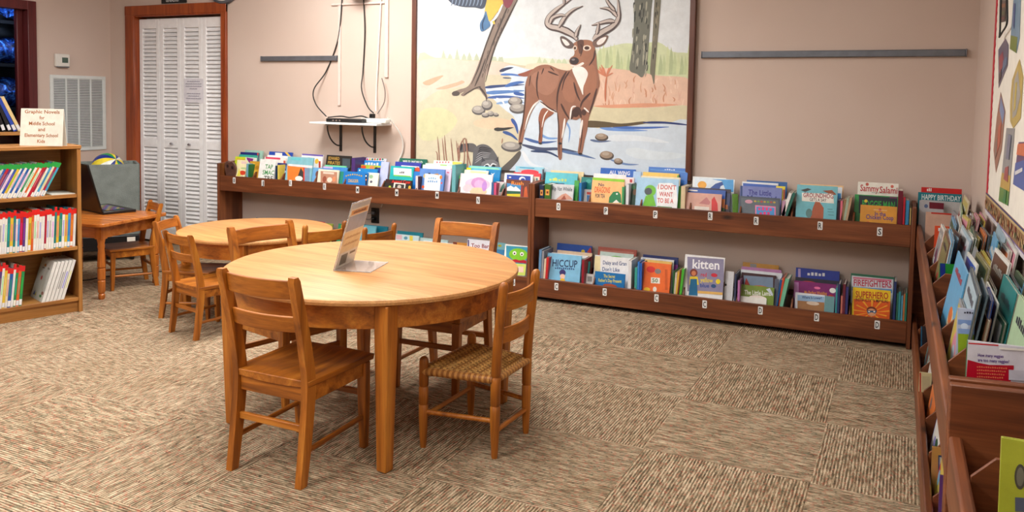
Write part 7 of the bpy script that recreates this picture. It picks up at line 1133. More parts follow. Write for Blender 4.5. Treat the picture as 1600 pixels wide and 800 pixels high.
# ------------------------------------------------------------------ wall things
def rail(x0, x1, z, lab):
    t = empty('display_rail', ((x0+x1)/2, YB, z), 0, lab, 'rail', 'grey display rails'); L = (x1-x0)/2
    MB().box((-L, -.022, -.02), (L, 0, .02)).build('channel', 'grey_metal', t, bevel=.004)
    MB().box((-L-.006, -.024, -.022), (-L, 0, .022)).build('end_cap', 'grey_metal', t, bevel=.002)
    MB().box((L, -.024, -.022), (L+.006, 0, .022)).build('end_cap', 'grey_metal', t, bevel=.002)
rail(-4.73, -3.975, 1.638, 'short grey metal display rail on wall left of the hanging cables')
rail(-1.135, .325, 1.642, 'long grey metal display rail on wall right of the deer mural')
# wall shelf with brackets
t = empty('wall_shelf', (-3.73, YB, 1.128), 0, 'small pale wall shelf on two black brackets above the book display', 'shelf')
MB().box((-.36, -.2, 0), (.26, -.001, .016)).build('board', 'white_paint', t, bevel=.003)
for bx in (-.21, .11):
    m = MB().box((bx-.012, -.006, -.215), (bx+.012, -.001, 0)).box((bx-.012, -.18, -.006), (bx+.012, -.001, -.001))
    pts = [(bx, -.17, -.01), (bx, -.165, -.05), (bx, -.14, -.1), (bx, -.1, -.14), (bx, -.05, -.165), (bx, -.006, -.17)]
    m.tube(catmull(pts, 4, False), .006, 8); m.build('bracket', 'black_plastic', t, bevel=.001)
m = MB().box((-.16, -.06, 0), (.16, .06, .028)); t = empty('media_box', (-3.8, YB-.1, 1.1455), .05, 'flat black media box with tangled leads on small wall shelf', 'electronics')
m.build('case', 'black_plastic', t, bevel=.005)
MB().tube(catmull([(-.15, -.05, .034), (-.05, -.02, .045), (.05, -.05, .038), (.12, 0, .05), (.17, .03, .03)], 6, False), .005).build('lead', 'black_rubber', t)
for i in range(3): MB().box((-.1+i*.03, -.063, .008), (-.085+i*.03, -.06, .018)).build('button', 'chrome', t)
t = empty('power_strip', (-3.56, YB-.085, 1.1455), -.3, 'white power strip lying at right end of small wall shelf', 'power strip')
MB().box((-.15, -.025, 0), (.15, .025, .035)).build('body', 'white_plastic', t, bevel=.008, seg=3)
for i in range(4): MB().box((-.12+i*.055, -.013, .0352), (-.09+i*.055, .013, .0362)).build('socket', 'dark_plastic', t)
MB().box((-.05, -.02, .037), (-.015, .015, .07)).build('plug', 'black_plastic', t, bevel=.005)
def cable(name, pts, r, mat, lab):
    o = MB().tube(catmull(pts, 8, False), r, 8).build(name, mat, smooth=60); tag(o, lab, 'cable'); return o
yc = YB-.012
cable('power_cable', [(x, yc-(.07 if i > 4 else 0), z) for i, (x, z) in enumerate([(-3.91, 2.62), (-3.917, 2.231), (-3.928, 2.084), (-3.963, 1.79), (-4.073, 1.543), (-4.141, 1.392), (-4.122, 1.28), (-4.02, 1.185)])], .005, 'black_rubber', 'black cable bowing left from ceiling to small wall shelf')
cable('power_cable', [(x, yc-(.06 if i > 4 else 0), z) for i, (x, z) in enumerate([(-3.726, 2.6), (-3.726, 2.174), (-3.725, 2.077), (-3.712, 1.835), (-3.727, 1.543), (-3.696, 1.4), (-3.64, 1.27), (-3.585, 1.22)])], .005, 'black_rubber', 'black cable hanging straight down to the power strip')
cable('power_cable', [(x, yc-(.05 if i > 4 else 0), z) for i, (x, z) in enumerate([(-3.574, 2.6), (-3.568, 2.071), (-3.582, 1.784), (-3.597, 1.495), (-3.604, 1.36), (-3.572, 1.235)])], .005, 'white_cable', 'white cable hanging beside the right wall raceway')
cable('power_cable', [(x, yc-.03-(.03 if i > 2 else 0), z) for i, (x, z) in enumerate([(-3.534, 1.485), (-3.505, 1.39), (-3.512, 1.3), (-3.55, 1.215)])], .004, 'grey_cable', 'thin grey cable from foot of raceway to power strip')
cable('power_cable', [(-3.43, yc-.1, 1.19), (-3.40, yc-.06, 1.14), (-3.36, yc-.02, 1.05), (-3.36, yc, .95), (-3.40, yc, .86), (-3.47, yc, .74), (-3.55, yc, .5)], .0055, 'white_cable', 'white cable curving down from power strip behind picture books')
def raceway(pts, lab):
    m = MB()
    for (x0, z0, x1, z1) in pts: m.box((x0, YB-.014, z0), (x1, YB, z1))
    tag(m.build('wall_raceway', 'raceway_paint', bevel=.003), lab, 'raceway')
raceway([(-3.965, 1.27, -3.94, 2.045)], 'pinkish cable raceway running down left of the hanging cables')
raceway([(-4.03, 2.046, -3.535, 2.062)], 'thin horizontal pinkish raceway joining the two vertical ones')
raceway([(-3.533, 1.49, -3.5, 2.6)], 'pinkish cable raceway running down from ceiling beside white cable')
t = empty('tv_mount', (-3.73, YB, 2.13), 0, 'black wall mount bottom edge at top between two cables', 'mount')
MB().box((-.07, -.02, -.03), (.07, 0, .3)).build('plate', 'black_plastic', t, bevel=.003)
MB().lathe([(-.03, .05), (0, .075), (.02, .08), (.05, .08)], 0, -.1, 24).build('swivel', 'black_plastic', t)
MB().box((-.02, -.12, 0), (.02, -.015, .03)).build('arm', 'black_plastic', t, bevel=.003)
# outlet below the upper bin
t = empty('wall_outlet', (-3.611, YB, .43), 0, 'black double wall outlet with two plugs under the upper book bin', 'outlet')
MB().box((-.036, -.007, -.058), (.036, 0, .058)).build('cover_plate', 'black_plastic', t, bevel=.003)
for z in (-.022, .024):
    MB().lathe([(0, .017), (.03, .014), (.035, .008)], seg=14).build('plug', 'grey_metal' if z > 0 else 'black_plastic', t, loc=(-.005, -.007, z), rot=(PI/2, 0, 0))
    MB().tube(catmull([(-.005, -.042, z), (-.05, -.05, z-.004), (-.11, -.02, z+.03), (-.2, -.012, z+.02), (-.3, -.012, z-.25)], 6, False), .003).build('cord', 'grey_cable', t)
# thermostat and return air grille on the left wall
t = empty('thermostat', (XL, 4.73, 1.61), PI/2, 'white square thermostat with dark display on left wall above the grille', 'thermostat')
MB().box((-.065, -.03, -.055), (.065, 0, .055)).build('case', 'white_plastic', t, bevel=.008)
MB().box((-.01, -.0315, -.02), (.045, -.03, .025)).build('display', 'lcd_green', t)
MB().box((-.055, -.034, -.06), (.055, -.012, -.053)).build('lever', 'grey_metal', t)
t = empty('air_grille', (XL, 4.89, 1.155), PI/2, 'large white louvred return air grille on left wall under thermostat', 'vent')
W2, H2 = .268, .33
m = MB(); fr = .03
for a, b in (((-W2, -.012, -H2), (W2, 0, -H2+fr)), ((-W2, -.012, H2-fr), (W2, 0, H2)), ((-W2, -.012, -H2+fr), (-W2+fr, 0, H2-fr)), ((W2-fr, -.012, -H2+fr), (W2, 0, H2-fr))): m.box(a, b)
for i in (1, 2, 3): x = -W2+fr+i*(2*W2-2*fr)/4; m.box((x-.006, -.011, -H2+fr), (x+.006, 0, H2-fr))
m.build('frame', 'white_metal', t, bevel=.002)
m = MB(); n = 42
for i in range(n):
    z = -H2+fr+(i+.5)*(2*H2-2*fr)/n; m.box((-W2+fr, -.008, z-.0034), (W2-fr, -.002, z+.0034), T=None)
m.build('slats', 'white_metal', t, smooth=0)
MB().box((-W2+fr, -.0015, -H2+fr), (W2-fr, -.0005, H2-fr)).build('backing', 'grey_metal', t, smooth=0)
# ------------------------------------------------------------------ mural
t = empty('deer_mural', (0, YB, 0), 0, 'large framed mural of an antlered deer standing in a stream', 'mural')
MX0, MX1, MZ0, MZ1 = -3.25, -1.2, .84, 2.6
m = MB(); m.box((MX0, -.026, MZ0), (MX1, -.001, MZ1), (222, 228, 233))
draw(m, MURAL, lambda u, v, z: (u, -z, v), .0262, .00001, clip=(MX0+.001, MZ0, MX1-.001, MZ1)); m.recalc = False
m.build('canvas', 'painted_mural', t, smooth=0)
for x0, x1 in ((MX0-.022, MX0+.014), (MX1-.014, MX1+.022)): MB().box((x0, -.045, MZ0), (x1, -.001, MZ1)).build('frame_strip', 'frame_wood', t, bevel=.003)
MB().box((MX0+.015, -.045, MZ1-.036), (MX1-.015, -.0275, MZ1)).build('frame_strip', 'frame_wood', t, bevel=.003)
# ------------------------------------------------------------------ bulletin board on the right wall
t = empty('bulletin_board', (XR, 0, 0), 0, 'white bulletin board with red scalloped edge and autumn border strip', 'bulletin board')
xw = lambda u, v, z: (-z, u, v)
BY0, BY1, BZ0, BZ1 = .3, 4.19, .90, 2.5
MB().box((-.012, BY0, BZ0-.03), (-.0005, BY1+.035, BZ1)).build('backing', 'card_white', t, smooth=0)
m = MB(); z = BZ0; pts = []
n = 46
for i in range(n):
    z0, z1 = BZ0+i*(BZ1-BZ0)/n, BZ0+(i+1)*(BZ1-BZ0)/n
    pts += [(BY1+.012, z0), (BY1-.040, z0+.004), (BY1-.052, (z0+z1)/2), (BY1-.040, z1-.004)]
pts = [(BY1+.012, BZ0)]+[p for p in pts if p[0] < BY1]+[(BY1+.012, BZ1)]
m.prism([(y, z) for y, z in pts], .0125, .0145, (196, 28, 52), T=Matrix(((0, 0, -1, 0), (1, 0, 0, 0), (0, 1, 0, 0), (0, 0, 0, 1))))
m.build('red_border', 'printed_matte', t, smooth=0)
m = MB(); m.box((-.0155, BY0, BZ0-.028), (-.0125, BY1+.012, BZ0+.062), (150, 112, 78))
rr = random.Random(5); art = [('p', [(BY0, BZ0+.046), (BY1, BZ0+.046), (BY1+.012, BZ0+.055), (BY0, BZ0+.055)], (196, 172, 120)), ('p', [(BY0, BZ0+.056), (BY1, BZ0+.056), (BY1+.012, BZ0+.062), (BY0, BZ0+.062)], (50, 60, 120)), ('p', [(BY0, BZ0-.028), (BY1, BZ0-.028), (BY1+.012, BZ0-.012), (BY0, BZ0-.012)], (214, 208, 214)), ('p', [(BY0, BZ0-.012), (BY1, BZ0-.012), (BY1+.012, BZ0-.007), (BY0, BZ0-.007)], (120, 96, 150))]
for i in range(260):
    y = BY0+.02+i*.0149; art.append(('e', [y, BZ0+rr.uniform(.002, .038), rr.uniform(.006, .014), rr.uniform(.006, .013)], rr.choice([(110, 66, 40), (170, 90, 50), (190, 150, 90), (84, 92, 56), (200, 176, 130), (130, 50, 40), (150, 140, 110)])))
draw(m, art, xw, .0156, .00001); m.build('autumn_border', 'printed_matte', t, smooth=0)
for i, (lab, shs) in enumerate(BULL):
    m = MB()
    for k, (pts, c) in enumerate(shs):
        m.prism(pts, .0132+.0006*k, .0136+.0006*k, c, T=Matrix(((0, 0, -1, 0), (1, 0, 0, 0), (0, 1, 0, 0), (0, 0, 0, 1))))
    o = m.build('paper_artwork', 'printed_gloss', smooth=0, loc=(XR, 0, 0)); tag(o, lab, 'artwork')
o = MB().tube(catmull([(XR-.03, y, z) for y, z in CORD], 6, False), .0035).tube(catmull([(XR-.03, y, z) for y, z in CORD2], 6, False), .0035).build('hanging_cord', 'black_rubber'); tag(o, 'thin black cord knotted over the papers on the bulletin board', 'cord')
# ------------------------------------------------------------------ display shelves
YFs = 4.963
def sticker(parent, x, z, ch, side=0, y=None):
    m = MB(); w, h = .0135, .024
    T = Matrix.Translation((x, YFs, z))
    m.prism([(-w+.003, -h), (w-.003, -h), (w, -h+.003), (w, h-.003), (w-.003, h), (-w+.003, h), (-w, h-.003), (-w, -h+.003)], -.0006, -.0001, (230, 232, 232), T=T @ Matrix(((1, 0, 0, 0), (0, 0, 1, 0), (0, 1, 0, 0), (0, 0, 0, 1))))
    put_text(m, ch, (-w*(.35 if ch == 'I' else .62), -h*.68), (w*(.35 if ch == 'I' else .62), -h*.68), h*1.36, (20, 24, 26), .0009, T, xf=lambda u, v, z: (u, -z, v))
    m.build('letter_sticker', 'printed_matte', parent, smooth=0)
def display(x0, x1, divu, divl, stk, lab):
    t = empty('book_display_shelf', ((x0+x1)/2, YB, 0), 0, lab, 'book display'); ox = (x0+x1)/2
    def P(mb, n, m, bev=.003):
        o = mb.build(n, m, t, bevel=bev); o.matrix_parent_inverse = Matrix.Translation((-ox, -YB, 0)); return o
    T_ = .022
    for xa in (x0, x1-T_):
        P(MB().prism([(YFs-.006, 0), (YB-.001, 0), (YB-.001, .8), (YFs-.006, .785)], 0, T_, T=Matrix(((0, 0, 1, xa), (1, 0, 0, 0), (0, 1, 0, 0), (0, 0, 0, 1)))), 'side_panel', 'dark_wood_z')
    for za, zb in ((.565, .688), (.028, .152)):
        P(MB().box((x0+T_+.0005, YFs, za), (x1-T_-.0005, YFs+.019, zb)), 'front_board', 'dark_wood_x')
    P(MB().box((x0+T_+.0005, YFs+.0195, .572), (x1-T_-.0005, YB-.002, .59)), 'bin_floor', 'dark_wood_x')
    P(MB().box((x0+T_+.0005, YFs+.0195, .028), (x1-T_-.0005, YB-.002, .044)), 'bin_floor', 'dark_wood_x')
    P(MB().box((x0+T_+.0005, YB-.02, .18), (x1-T_-.0005, YB-.002, .21)), 'back_rail', 'dark_wood_x')
    for z0, zt, dv in ((.5905, .73, divu), (.0445, .195, divl)):
        for x in dv:
            if not x0+.03 < x < x1-.03: continue
            P(MB().prism([(YFs+.02, z0), (YB-.025, z0), (YB-.025, zt), (YFs+.055, zt), (YFs+.02, zt-.04)], 0, .009, T=Matrix(((0, 0, 1, x-.0045), (1, 0, 0, 0), (0, 1, 0, 0), (0, 0, 0, 1)))), 'divider', 'dark_wood_y', .001)
    for x, z, ch in stk:
        if x0 < x < x1:
            n0 = len(bpy.data.objects); sticker(t, x, z, ch)
            o = [o for o in t.children if o.name.startswith('letter_sticker')][-1]
    for o in t.children:
        if o.name.startswith('letter_sticker'): o.matrix_parent_inverse = Matrix.Translation((-ox, -YB, 0))
    return t
display(-4.973, -2.186, DIVU, DIVL, STK, 'long dark wood two-tier book display under the deer mural, left unit')
display(-2.184, .112, DIVU, DIVL, STK, 'dark wood two-tier book display under the long grey rail, letters O to S')
# the unit along the right wall
def rdisplay(y0, y1, divu, divl, lab, rear=.8, front=.8):
    X0 = .117; T_ = .022; oy = (y0+y1)/2
    t = empty('book_display_shelf', (XR, oy, 0), 0, lab, 'book display')
    def P(mb, n, m, bev=.003):
        o = mb.build(n, m, t, bevel=bev); o.matrix_parent_inverse = Matrix.Translation((-XR, -oy, 0)); return o
    TT = lambda y: Matrix(((1, 0, 0, 0), (0, 0, 1, y), (0, 1, 0, 0), (0, 0, 0, 1)))
    for ya, zt in ((y0, front), (y1-T_, rear)):
        P(MB().prism([(X0-.002, 0), (XR-.001, 0), (XR-.001, zt), (X0-.002, zt-.01)], 0, T_, T=TT(ya)), 'side_panel', 'dark_wood_x')
    for za, zb in ((.565, .688), (.028, .152)):
        P(MB().box((X0, y0+T_+.0005, za), (X0+.024, y1-T_-.0005, zb)), 'front_board', 'dark_wood_y', .006)
    for z in (.572, .028): P(MB().box((X0+.0245, y0+T_+.0005, z), (XR-.002, y1-T_-.0005, z+.017)), 'bin_floor', 'dark_wood_y')
    for z0, zt, dv in ((.5895, .73, divu), (.0455, .2, divl)):
        for y in dv:
            P(MB().prism([(X0+.0245, z0), (XR-.012, z0), (XR-.012, zt), (X0+.062, zt), (X0+.0245, zt-.04)], 0, .009, T=TT(y)), 'divider', 'dark_wood_x', .001)
    return t
RU = [4.38, 4.04, 3.70, 3.36, 3.02, 2.68, 2.34, 2.06]
RL = [4.78, 4.42, 4.08, 3.75, 3.42, 3.08, 2.73, 2.40, 2.08]
rdisplay(1.862, 5.215, RU, RL, 'dark wood two-tier book display along the right wall, crammed with books')
rdisplay(.7, 1.84, [1.62, 1.30, 1.0], [1.62, 1.30, 1.0], 'nearest dark wood book display at bottom right with a tall end panel')
# ------------------------------------------------------------------ books
def cover_mesh(w, h, t, c, s, art=None, hard=True):
    """book standing on z=0, front cover facing -y at y=0, spine at -x; returns cover and page builders"""
    ct = .0022; m = MB(); hw = w/2
    m.box((-hw, 0, 0), (hw, ct, h), c).box((-hw, t-ct, 0), (hw, t, h), c).box((-hw-.0008, .0004, .0004), (-hw+ct, t-.0004, h-.0004), s)
    if art: draw(m, art, lambda u, v, z: (u, -z, v), .0002, .00012, clip=(-hw, 0, hw, h))
    m.recalc = False
    p = MB().box((-hw+ct, ct, .003), (hw-.004, t-ct, h-.004))
    return m, p
def add_book(name, loc, rot, w, h, t, c, s, art, label, group=None, cat='book', extra=None):
    o = empty(name, loc, 0, label, cat, group); o.rotation_euler = rot
    m, p = cover_mesh(w, h, t, c, s, art)
    m.build('cover', 'printed_gloss', o, smooth=0); p.build('pages', 'page_block', o, smooth=0)
    if extra: extra(o)
    return o
def back_book(d):
    L = d['l']
    if d['k'] == 'f':
        add_book('picture_book', d['p'], (-d['tilt'], 0, d['yaw']), d['w'], d['h'], d['t'], d['c'], d['s'], d['a'], L)
    else:                       # spine towards the room
        w = max(d['w'], .004); o = empty('picture_book', d['p'], 0, L, 'book'); o.rotation_euler = (0, d['lean'], 0)
        m = MB(); dd, h, hw = d['d'], d['h'], w/2; ct = min(.0022, w*.3)
        m.box((-hw, 0, 0), (-hw+ct, dd, h), d['c']).box((hw-ct, 0, 0), (hw, dd, h), d['c']).box((-hw+.0003, -.0008, .0003), (hw-.0003, ct, h-.0003), d['c'])
        if d.get('st'): m.box((-hw*.6, -.0014, h*.62), (hw*.6, -.0009, h*.82), d['st']); m.box((-hw*.3, -.0018, h*.68), (hw*.3, -.0015, h*.76), (120, 50, 40))
        m.build('cover', 'printed_gloss', o, smooth=0)
        MB().box((-hw+ct, ct, .003), (hw-ct, dd-.004, h-.004)).build('pages', 'page_block', o, smooth=0)
for d in BACK: back_book(d)
for d in CORNER: back_book(d)
# brown leather-like bookend in the first bin
t = empty('bookend', (-4.865, YFs+.05, .5905), 0, 'dark brown rounded bookend with holes at left end of upper bin', 'bookend')
m = MB()
outl = catmull([(-.05, 0), (-.052, .08), (-.06, .16), (-.045, .2), (-.02, .215), (.0, .205), (.02, .212), (.045, .2), (.058, .165), (.052, .12), (.04, .06), (.045, 0)], 5)
m.prism(outl, 0, .018, T=Matrix(((1, 0, 0, 0), (0, -.15, 1, 0), (0, 1, .15, 0), (0, 0, 0, 1)))); m.build('body', 'leather_brown', t, bevel=.004)
m = MB()
for x, z in ((-.02, .175), (.028, .165)): m.prism([(x+.01*math.cos(a), z+.013*math.sin(a)) for a in [2*PI*i/14 for i in range(14)]], -.0045, -.0015, T=Matrix(((1, 0, 0, 0), (0, -.15, 1, 0), (0, 1, .15, 0), (0, 0, 0, 1))))
m.build('hole', 'dark_paint', t)
# right wall books: filled bin by bin, all faces towards the room and leaning to the wall
def ordw(n):
    u = ['', 'first', 'second', 'third', 'fourth', 'fifth', 'sixth', 'seventh', 'eighth', 'ninth', 'tenth', 'eleventh', 'twelfth', 'thirteenth', 'fourteenth', 'fifteenth', 'sixteenth', 'seventeenth', 'eighteenth', 'nineteenth']
    if n < 20: return u[n]
    tn = {2: 'twent', 3: 'thirt', 4: 'fort', 5: 'fift', 6: 'sixt', 7: 'sevent', 8: 'eight', 9: 'ninet'}[n//10]
    return tn+'ieth' if n % 10 == 0 else tn+'y-'+u[n % 10]
ORD = ['first', 'second', 'third', 'fourth', 'fifth', 'sixth', 'seventh', 'eighth', 'ninth', 'tenth']
CN = [('white', (232, 230, 224)), ('off-white', (222, 222, 214)), ('pale green', (176, 204, 168)), ('teal', (40, 130, 130)), ('navy', (40, 50, 100)), ('sky blue', (100, 170, 215)), ('red', (180, 44, 50)), ('brown', (110, 74, 56)), ('olive', (130, 126, 84)), ('white', (226, 226, 222)), ('pale blue', (176, 200, 214)),
      ('lavender', (140, 136, 190)), ('cream', (228, 216, 180)), ('dark green', (36, 84, 62)), ('pink', (214, 140, 160)), ('yellow', (206, 186, 84)), ('grey', (150, 152, 156)), ('dark brown', (74, 50, 42)), ('slate', (84, 100, 112)), ('plum', (96, 50, 90)), ('royal blue', (40, 80, 170)), ('orange', (220, 120, 60)), ('white-bordered', (222, 226, 232))]
rg = random.Random(21)
def rart(w, h, base):
    a = []; q = rg.random()
    c2 = rg.choice(CN)[1]; c3 = rg.choice(CN)[1]
    if q < .75: a.append(('p', [(-w/2+.012, .012), (w/2-.012, .012), (w/2-.012, h-.012), (-w/2+.012, h-.012)], c2))
    a.append(('e', [rg.uniform(-.05, .05), h*rg.uniform(.3, .55), w*rg.uniform(.15, .3), h*rg.uniform(.12, .22)], c3))
    a.append(('e', [rg.uniform(-.05, .05), h*rg.uniform(.3, .5), w*rg.uniform(.08, .15), h*rg.uniform(.08, .12)], rg.choice(CN)[1]))
    a.append(('t', '~', [-w*.32, h*.8, w*.32, h*.8, h*.07], rg.choice([(240, 240, 236), (50, 40, 60), (180, 40, 50)])))
    return a
def fill(bin_y0, bin_y1, z0, x0, slots, tier, bi, step=.0128, hmin=.20, hmax=.30, skip=()):
    n = 0
    for k in range(slots):
        if k in skip: rg.random(); continue
        nm, c = rg.choice(CN); t = rg.uniform(.004, .011); w = rg.uniform(.20, .30); h = rg.uniform(hmin, hmax)+.02*k/slots
        w = min(w, bin_y1-bin_y0-.03); yc = rg.uniform(bin_y0+w/2+.012, bin_y1-w/2-.006)
        tl = .15+rg.uniform(-.02, .02)
        x = x0+k*step
        x = min(x, XR-.008-t-h*math.sin(tl))
        n += 1
        pos = {0: 'nearest its front board', slots-1: 'leaning on the wall'}.get(k, '%s from its front board' % ordw(k+1))
        lab = '%s book %s in %s %s bin from the right corner' % (nm, pos, ORD[bi], tier)
        sp = c if rg.random() < .6 else rg.choice(CN)[1]
        add_book('picture_book', (x, yc, z0), (0, 0, 0), w, h, t, c, sp, rart(w, h, c), lab)
        o = bpy.context.scene.objects.get('picture_book') if False else None
        last = LASTB[0]
        last.rotation_euler = (Matrix.Rotation(-PI/2+rg.uniform(-.05, .05), 3, 'Z') @ Matrix.Rotation(rg.choice((-.02, 0, .02, .04, .07)), 3, 'Y') @ Matrix.Rotation(-tl, 3, 'X')).to_euler()
        if rg.random() < .5:    # turned round so that the spine faces the camera side
            pass
LASTB = [None]
_ab = add_book
def add_book(*a, **k):
    LASTB[0] = _ab(*a, **k); return LASTB[0]
edges = [4.86]+RU
for i in range(len(edges)-1):
    y1, y0 = edges[i]-.0005, edges[i+1]+.0095
    ns = 14
    fill(y0, y1, .5905, .150, ns, 'upper', i+1, skip=SKIP.get(i, ()))
for i, (a, b) in enumerate(zip([4.78]+RL[1:], RL[1:])):
    if i == 0: continue
    fill(b+.0095, a, .0465, .150, 6, 'lower', i, hmin=.22, hmax=.31, step=.02)
# ------------------------------------------------------------------ tables
def round_table(name, x, y, rz, R, h, lab, leg_off, at, ah, legw):
    t = empty(name, (x, y, 0), rz, lab, 'table')
    pr = [(h-.026, R-.012), (h-.022, R-.003), (h-.012, R), (h-.004, R-.003), (h, R-.01)]
    MB().lathe(pr, seg=96).build('tabletop', 'tabletop_wood', t, smooth=35)
    m = MB(); n = 96; ra, rb = R*.925, R*.925-.02; secs = []
    for i in range(n): pass
    o_ = [(ra*math.cos(2*PI*i/n), ra*math.sin(2*PI*i/n)) for i in range(n)]; i_ = [(rb*math.cos(2*PI*i/n), rb*math.sin(2*PI*i/n)) for i in range(n)]
    z0, z1 = h-.0265-ah, h-.0265
    vs = [(*p, z0) for p in o_]+[(*p, z1) for p in o_]+[(*p, z0) for p in i_]+[(*p, z1) for p in i_]; fs = []
    for i in range(n):
        j = (i+1) % n; fs += [(i, j, n+j, n+i), (2*n+j, 2*n+i, 3*n+i, 3*n+j), (i, 2*n+i, 2*n+j, j), (n+j, 3*n+j, 3*n+i, n+i)]
    m.add(vs, fs); m.build('apron', 'honey_wood_x', t)
    for sx, sy in ((1, 1), (1, -1), (-1, 1), (-1, -1)):
        m = MB(); cx, cy = sx*leg_off, sy*leg_off; a, b = legw/2, legw/2*.72
        dxx = -sx*(a-b)*.5; dyy = -sy*(a-b)*.5
        sq = lambda c, z, ox=0, oy=0: [(cx+ox-c, cy+oy-c, z), (cx+ox+c, cy+oy-c, z), (cx+ox+c, cy+oy+c, z), (cx+ox-c, cy+oy+c, z)]
        m.loft([sq(b, 0, dxx, dyy), sq(a, h-.03-ah*1.1), sq(a, h-.0268)]); m.build('leg', 'honey_wood_z', t, bevel=.006, seg=3)
    return t
round_table('round_table', -1.975, 2.843, -.098, .612, .635, 'larger round wooden table in front with an acrylic sign holder on it', .402, 0, .088, .062)
round_table('round_table', -3.633, 3.949, -.2, .472, .5, 'smaller round wooden table behind, surrounded by low chairs', .30, 0, .09, .05)
# ------------------------------------------------------------------ chairs
def wood_chair():
    t = empty('wooden_chair', (0, 0, 0))
    def rects(pts, w, d):       # rectangular section swept through (x,y,z) points
        return [[(x-w/2, y-dd/2, z), (x+w/2, y-dd/2, z), (x+w/2, y+dd/2, z), (x-w/2, y+dd/2, z)] for (x, y, z), dd in zip(pts, d)]
    for s in (-1, 1):
        path = [(s*.155, -.205, 0), (s*.155, -.182, .16), (s*.155, -.166, .34), (s*.155, -.182, .46), (s*.156, -.213, .6), (s*.158, -.245, .722), (s*.158, -.249, .735)]
        pz = [p[2] for p in path]; path = catmull(path, 4, False)
        dep = [.034+.012*math.sin(min(1, max(0, p[2]/.7))*PI) - (.012 if p[2] > .732 else 0) for p in path]
        MB().loft(rects(path, .027, dep)).build('rear_leg', 'honey_wood_z', t, bevel=.006, seg=3)
        fp = [(s*.153, .163, 0), (s*.155, .158, .2), (s*.155, .155, .338)]
        MB().loft([[(x-w, y-w, z), (x+w, y-w, z), (x+w, y+w, z), (x-w, y+w, z)] for (x, y, z), w in zip(fp, (.0135, .018, .019))]).build('leg', 'honey_wood_z', t, bevel=.004)
    # seat: saddled board
    m = MB(); nx, ny = 20, 16; top = []; bot = []
    def sw(v): return .172+.013*v
    for j in range(ny+1):
        v = j/ny; y = -.187+.385*v
        for i in range(nx+1):
            u = -1+2*i/nx; x = u*sw(v)
            if j == ny: yy = y-.012*u*u
            else: yy = y
            sc = .011*max(0, 1-abs(u)**3)*math.sin(PI*min(1, (1-v)*1.15+.05))*(1 if v < .8 else (1-v)/.2)
            top.append((x, yy, .364-sc)); bot.append((x*.985, yy*.985, .342-(.010*(1-u*u) if j == 0 else .010*(1-u*u)*max(0, 1-v*4))))
    A = (nx+1)*(ny+1); fs = []
    for j in range(ny):
        for i in range(nx):
            a = j*(nx+1)+i; fs += [(a, a+1, a+nx+2, a+nx+1), (A+a, A+a+nx+1, A+a+nx+2, A+a+1)]
    for i in range(nx): fs += [(i, A+i, A+i+1, i+1), (ny*(nx+1)+i, ny*(nx+1)+i+1, A+ny*(nx+1)+i+1, A+ny*(nx+1)+i)]
    for j in range(ny):
        a = j*(nx+1); b = a+nx; fs += [(a, a+nx+1, A+a+nx+1, A+a), (b, A+b, A+b+nx+1, b+nx+1)]
    m.add(top+bot, fs); m.build('seat', 'honey_wood_y', t, smooth=50, bevel=.003)
    m = MB().box((-.141, -.178, .285), (.141, -.158, .341)).box((-.136, .145, .285), (.136, .165, .341))
    m.box((-.165, -.145, .285), (-.145, .138, .341)).box((.145, -.145, .285), (.165, .138, .341)); m.build('apron', 'honey_wood_x', t, bevel=.003)
    def slat(z0, z1, yb, nm, bow=.022):
        m = MB(); secs = []
        for i in range(13):
            u = -1+i/6; x = u*.143; y = yb-bow*(1-u*u); lean = -.012
            secs.append([(x, y-.007-lean*0, z0), (x, y+.007, z0), (x, y+.007+lean, z1), (x, y-.007+lean, z1)])
        m.loft(secs); m.build(nm, 'honey_wood_x', t, bevel=.003, smooth=50)
    slat(.655, .722, -.226, 'top_rail'); slat(.535, .592, -.198, 'back_slat')
    rod = lambda a, b, r: MB().tube([a, ((a[0]+b[0])/2, (a[1]+b[1])/2, (a[2]+b[2])/2), b], r, 10)
    for s in (-1, 1): rod((s*.155, -.17, .115), (s*.155, .15, .125), .010).build('stretcher', 'honey_wood_y', t)
    m = MB().box((-.142, -.184, .18), (.142, -.168, .205)); m.build('stretcher', 'honey_wood_x', t, bevel=.003)
    m = MB().box((-.142, .148, .205), (.142, .164, .228)); m.build('stretcher', 'honey_wood_x', t, bevel=.003)
    return t
wc = wood_chair()
def place(proto, first, x, y, heading, lab, scale=1.):
    """heading: direction the sitter faces, degrees from +x"""
    rz = math.radians(heading)-PI/2
    if first: proto.location = (x, y, 0); proto.rotation_euler = (0, 0, rz); proto['label'] = lab; proto['category'] = 'chair'; proto.scale = (scale,)*3; return proto
    return copy_tree(proto, (x, y, 0), rz, lab, None, scale)
CH = CHAIRS
for i, (x, y, hd, lab, sc) in enumerate(CH): place(wc, i == 0, x, y, hd, lab, sc)
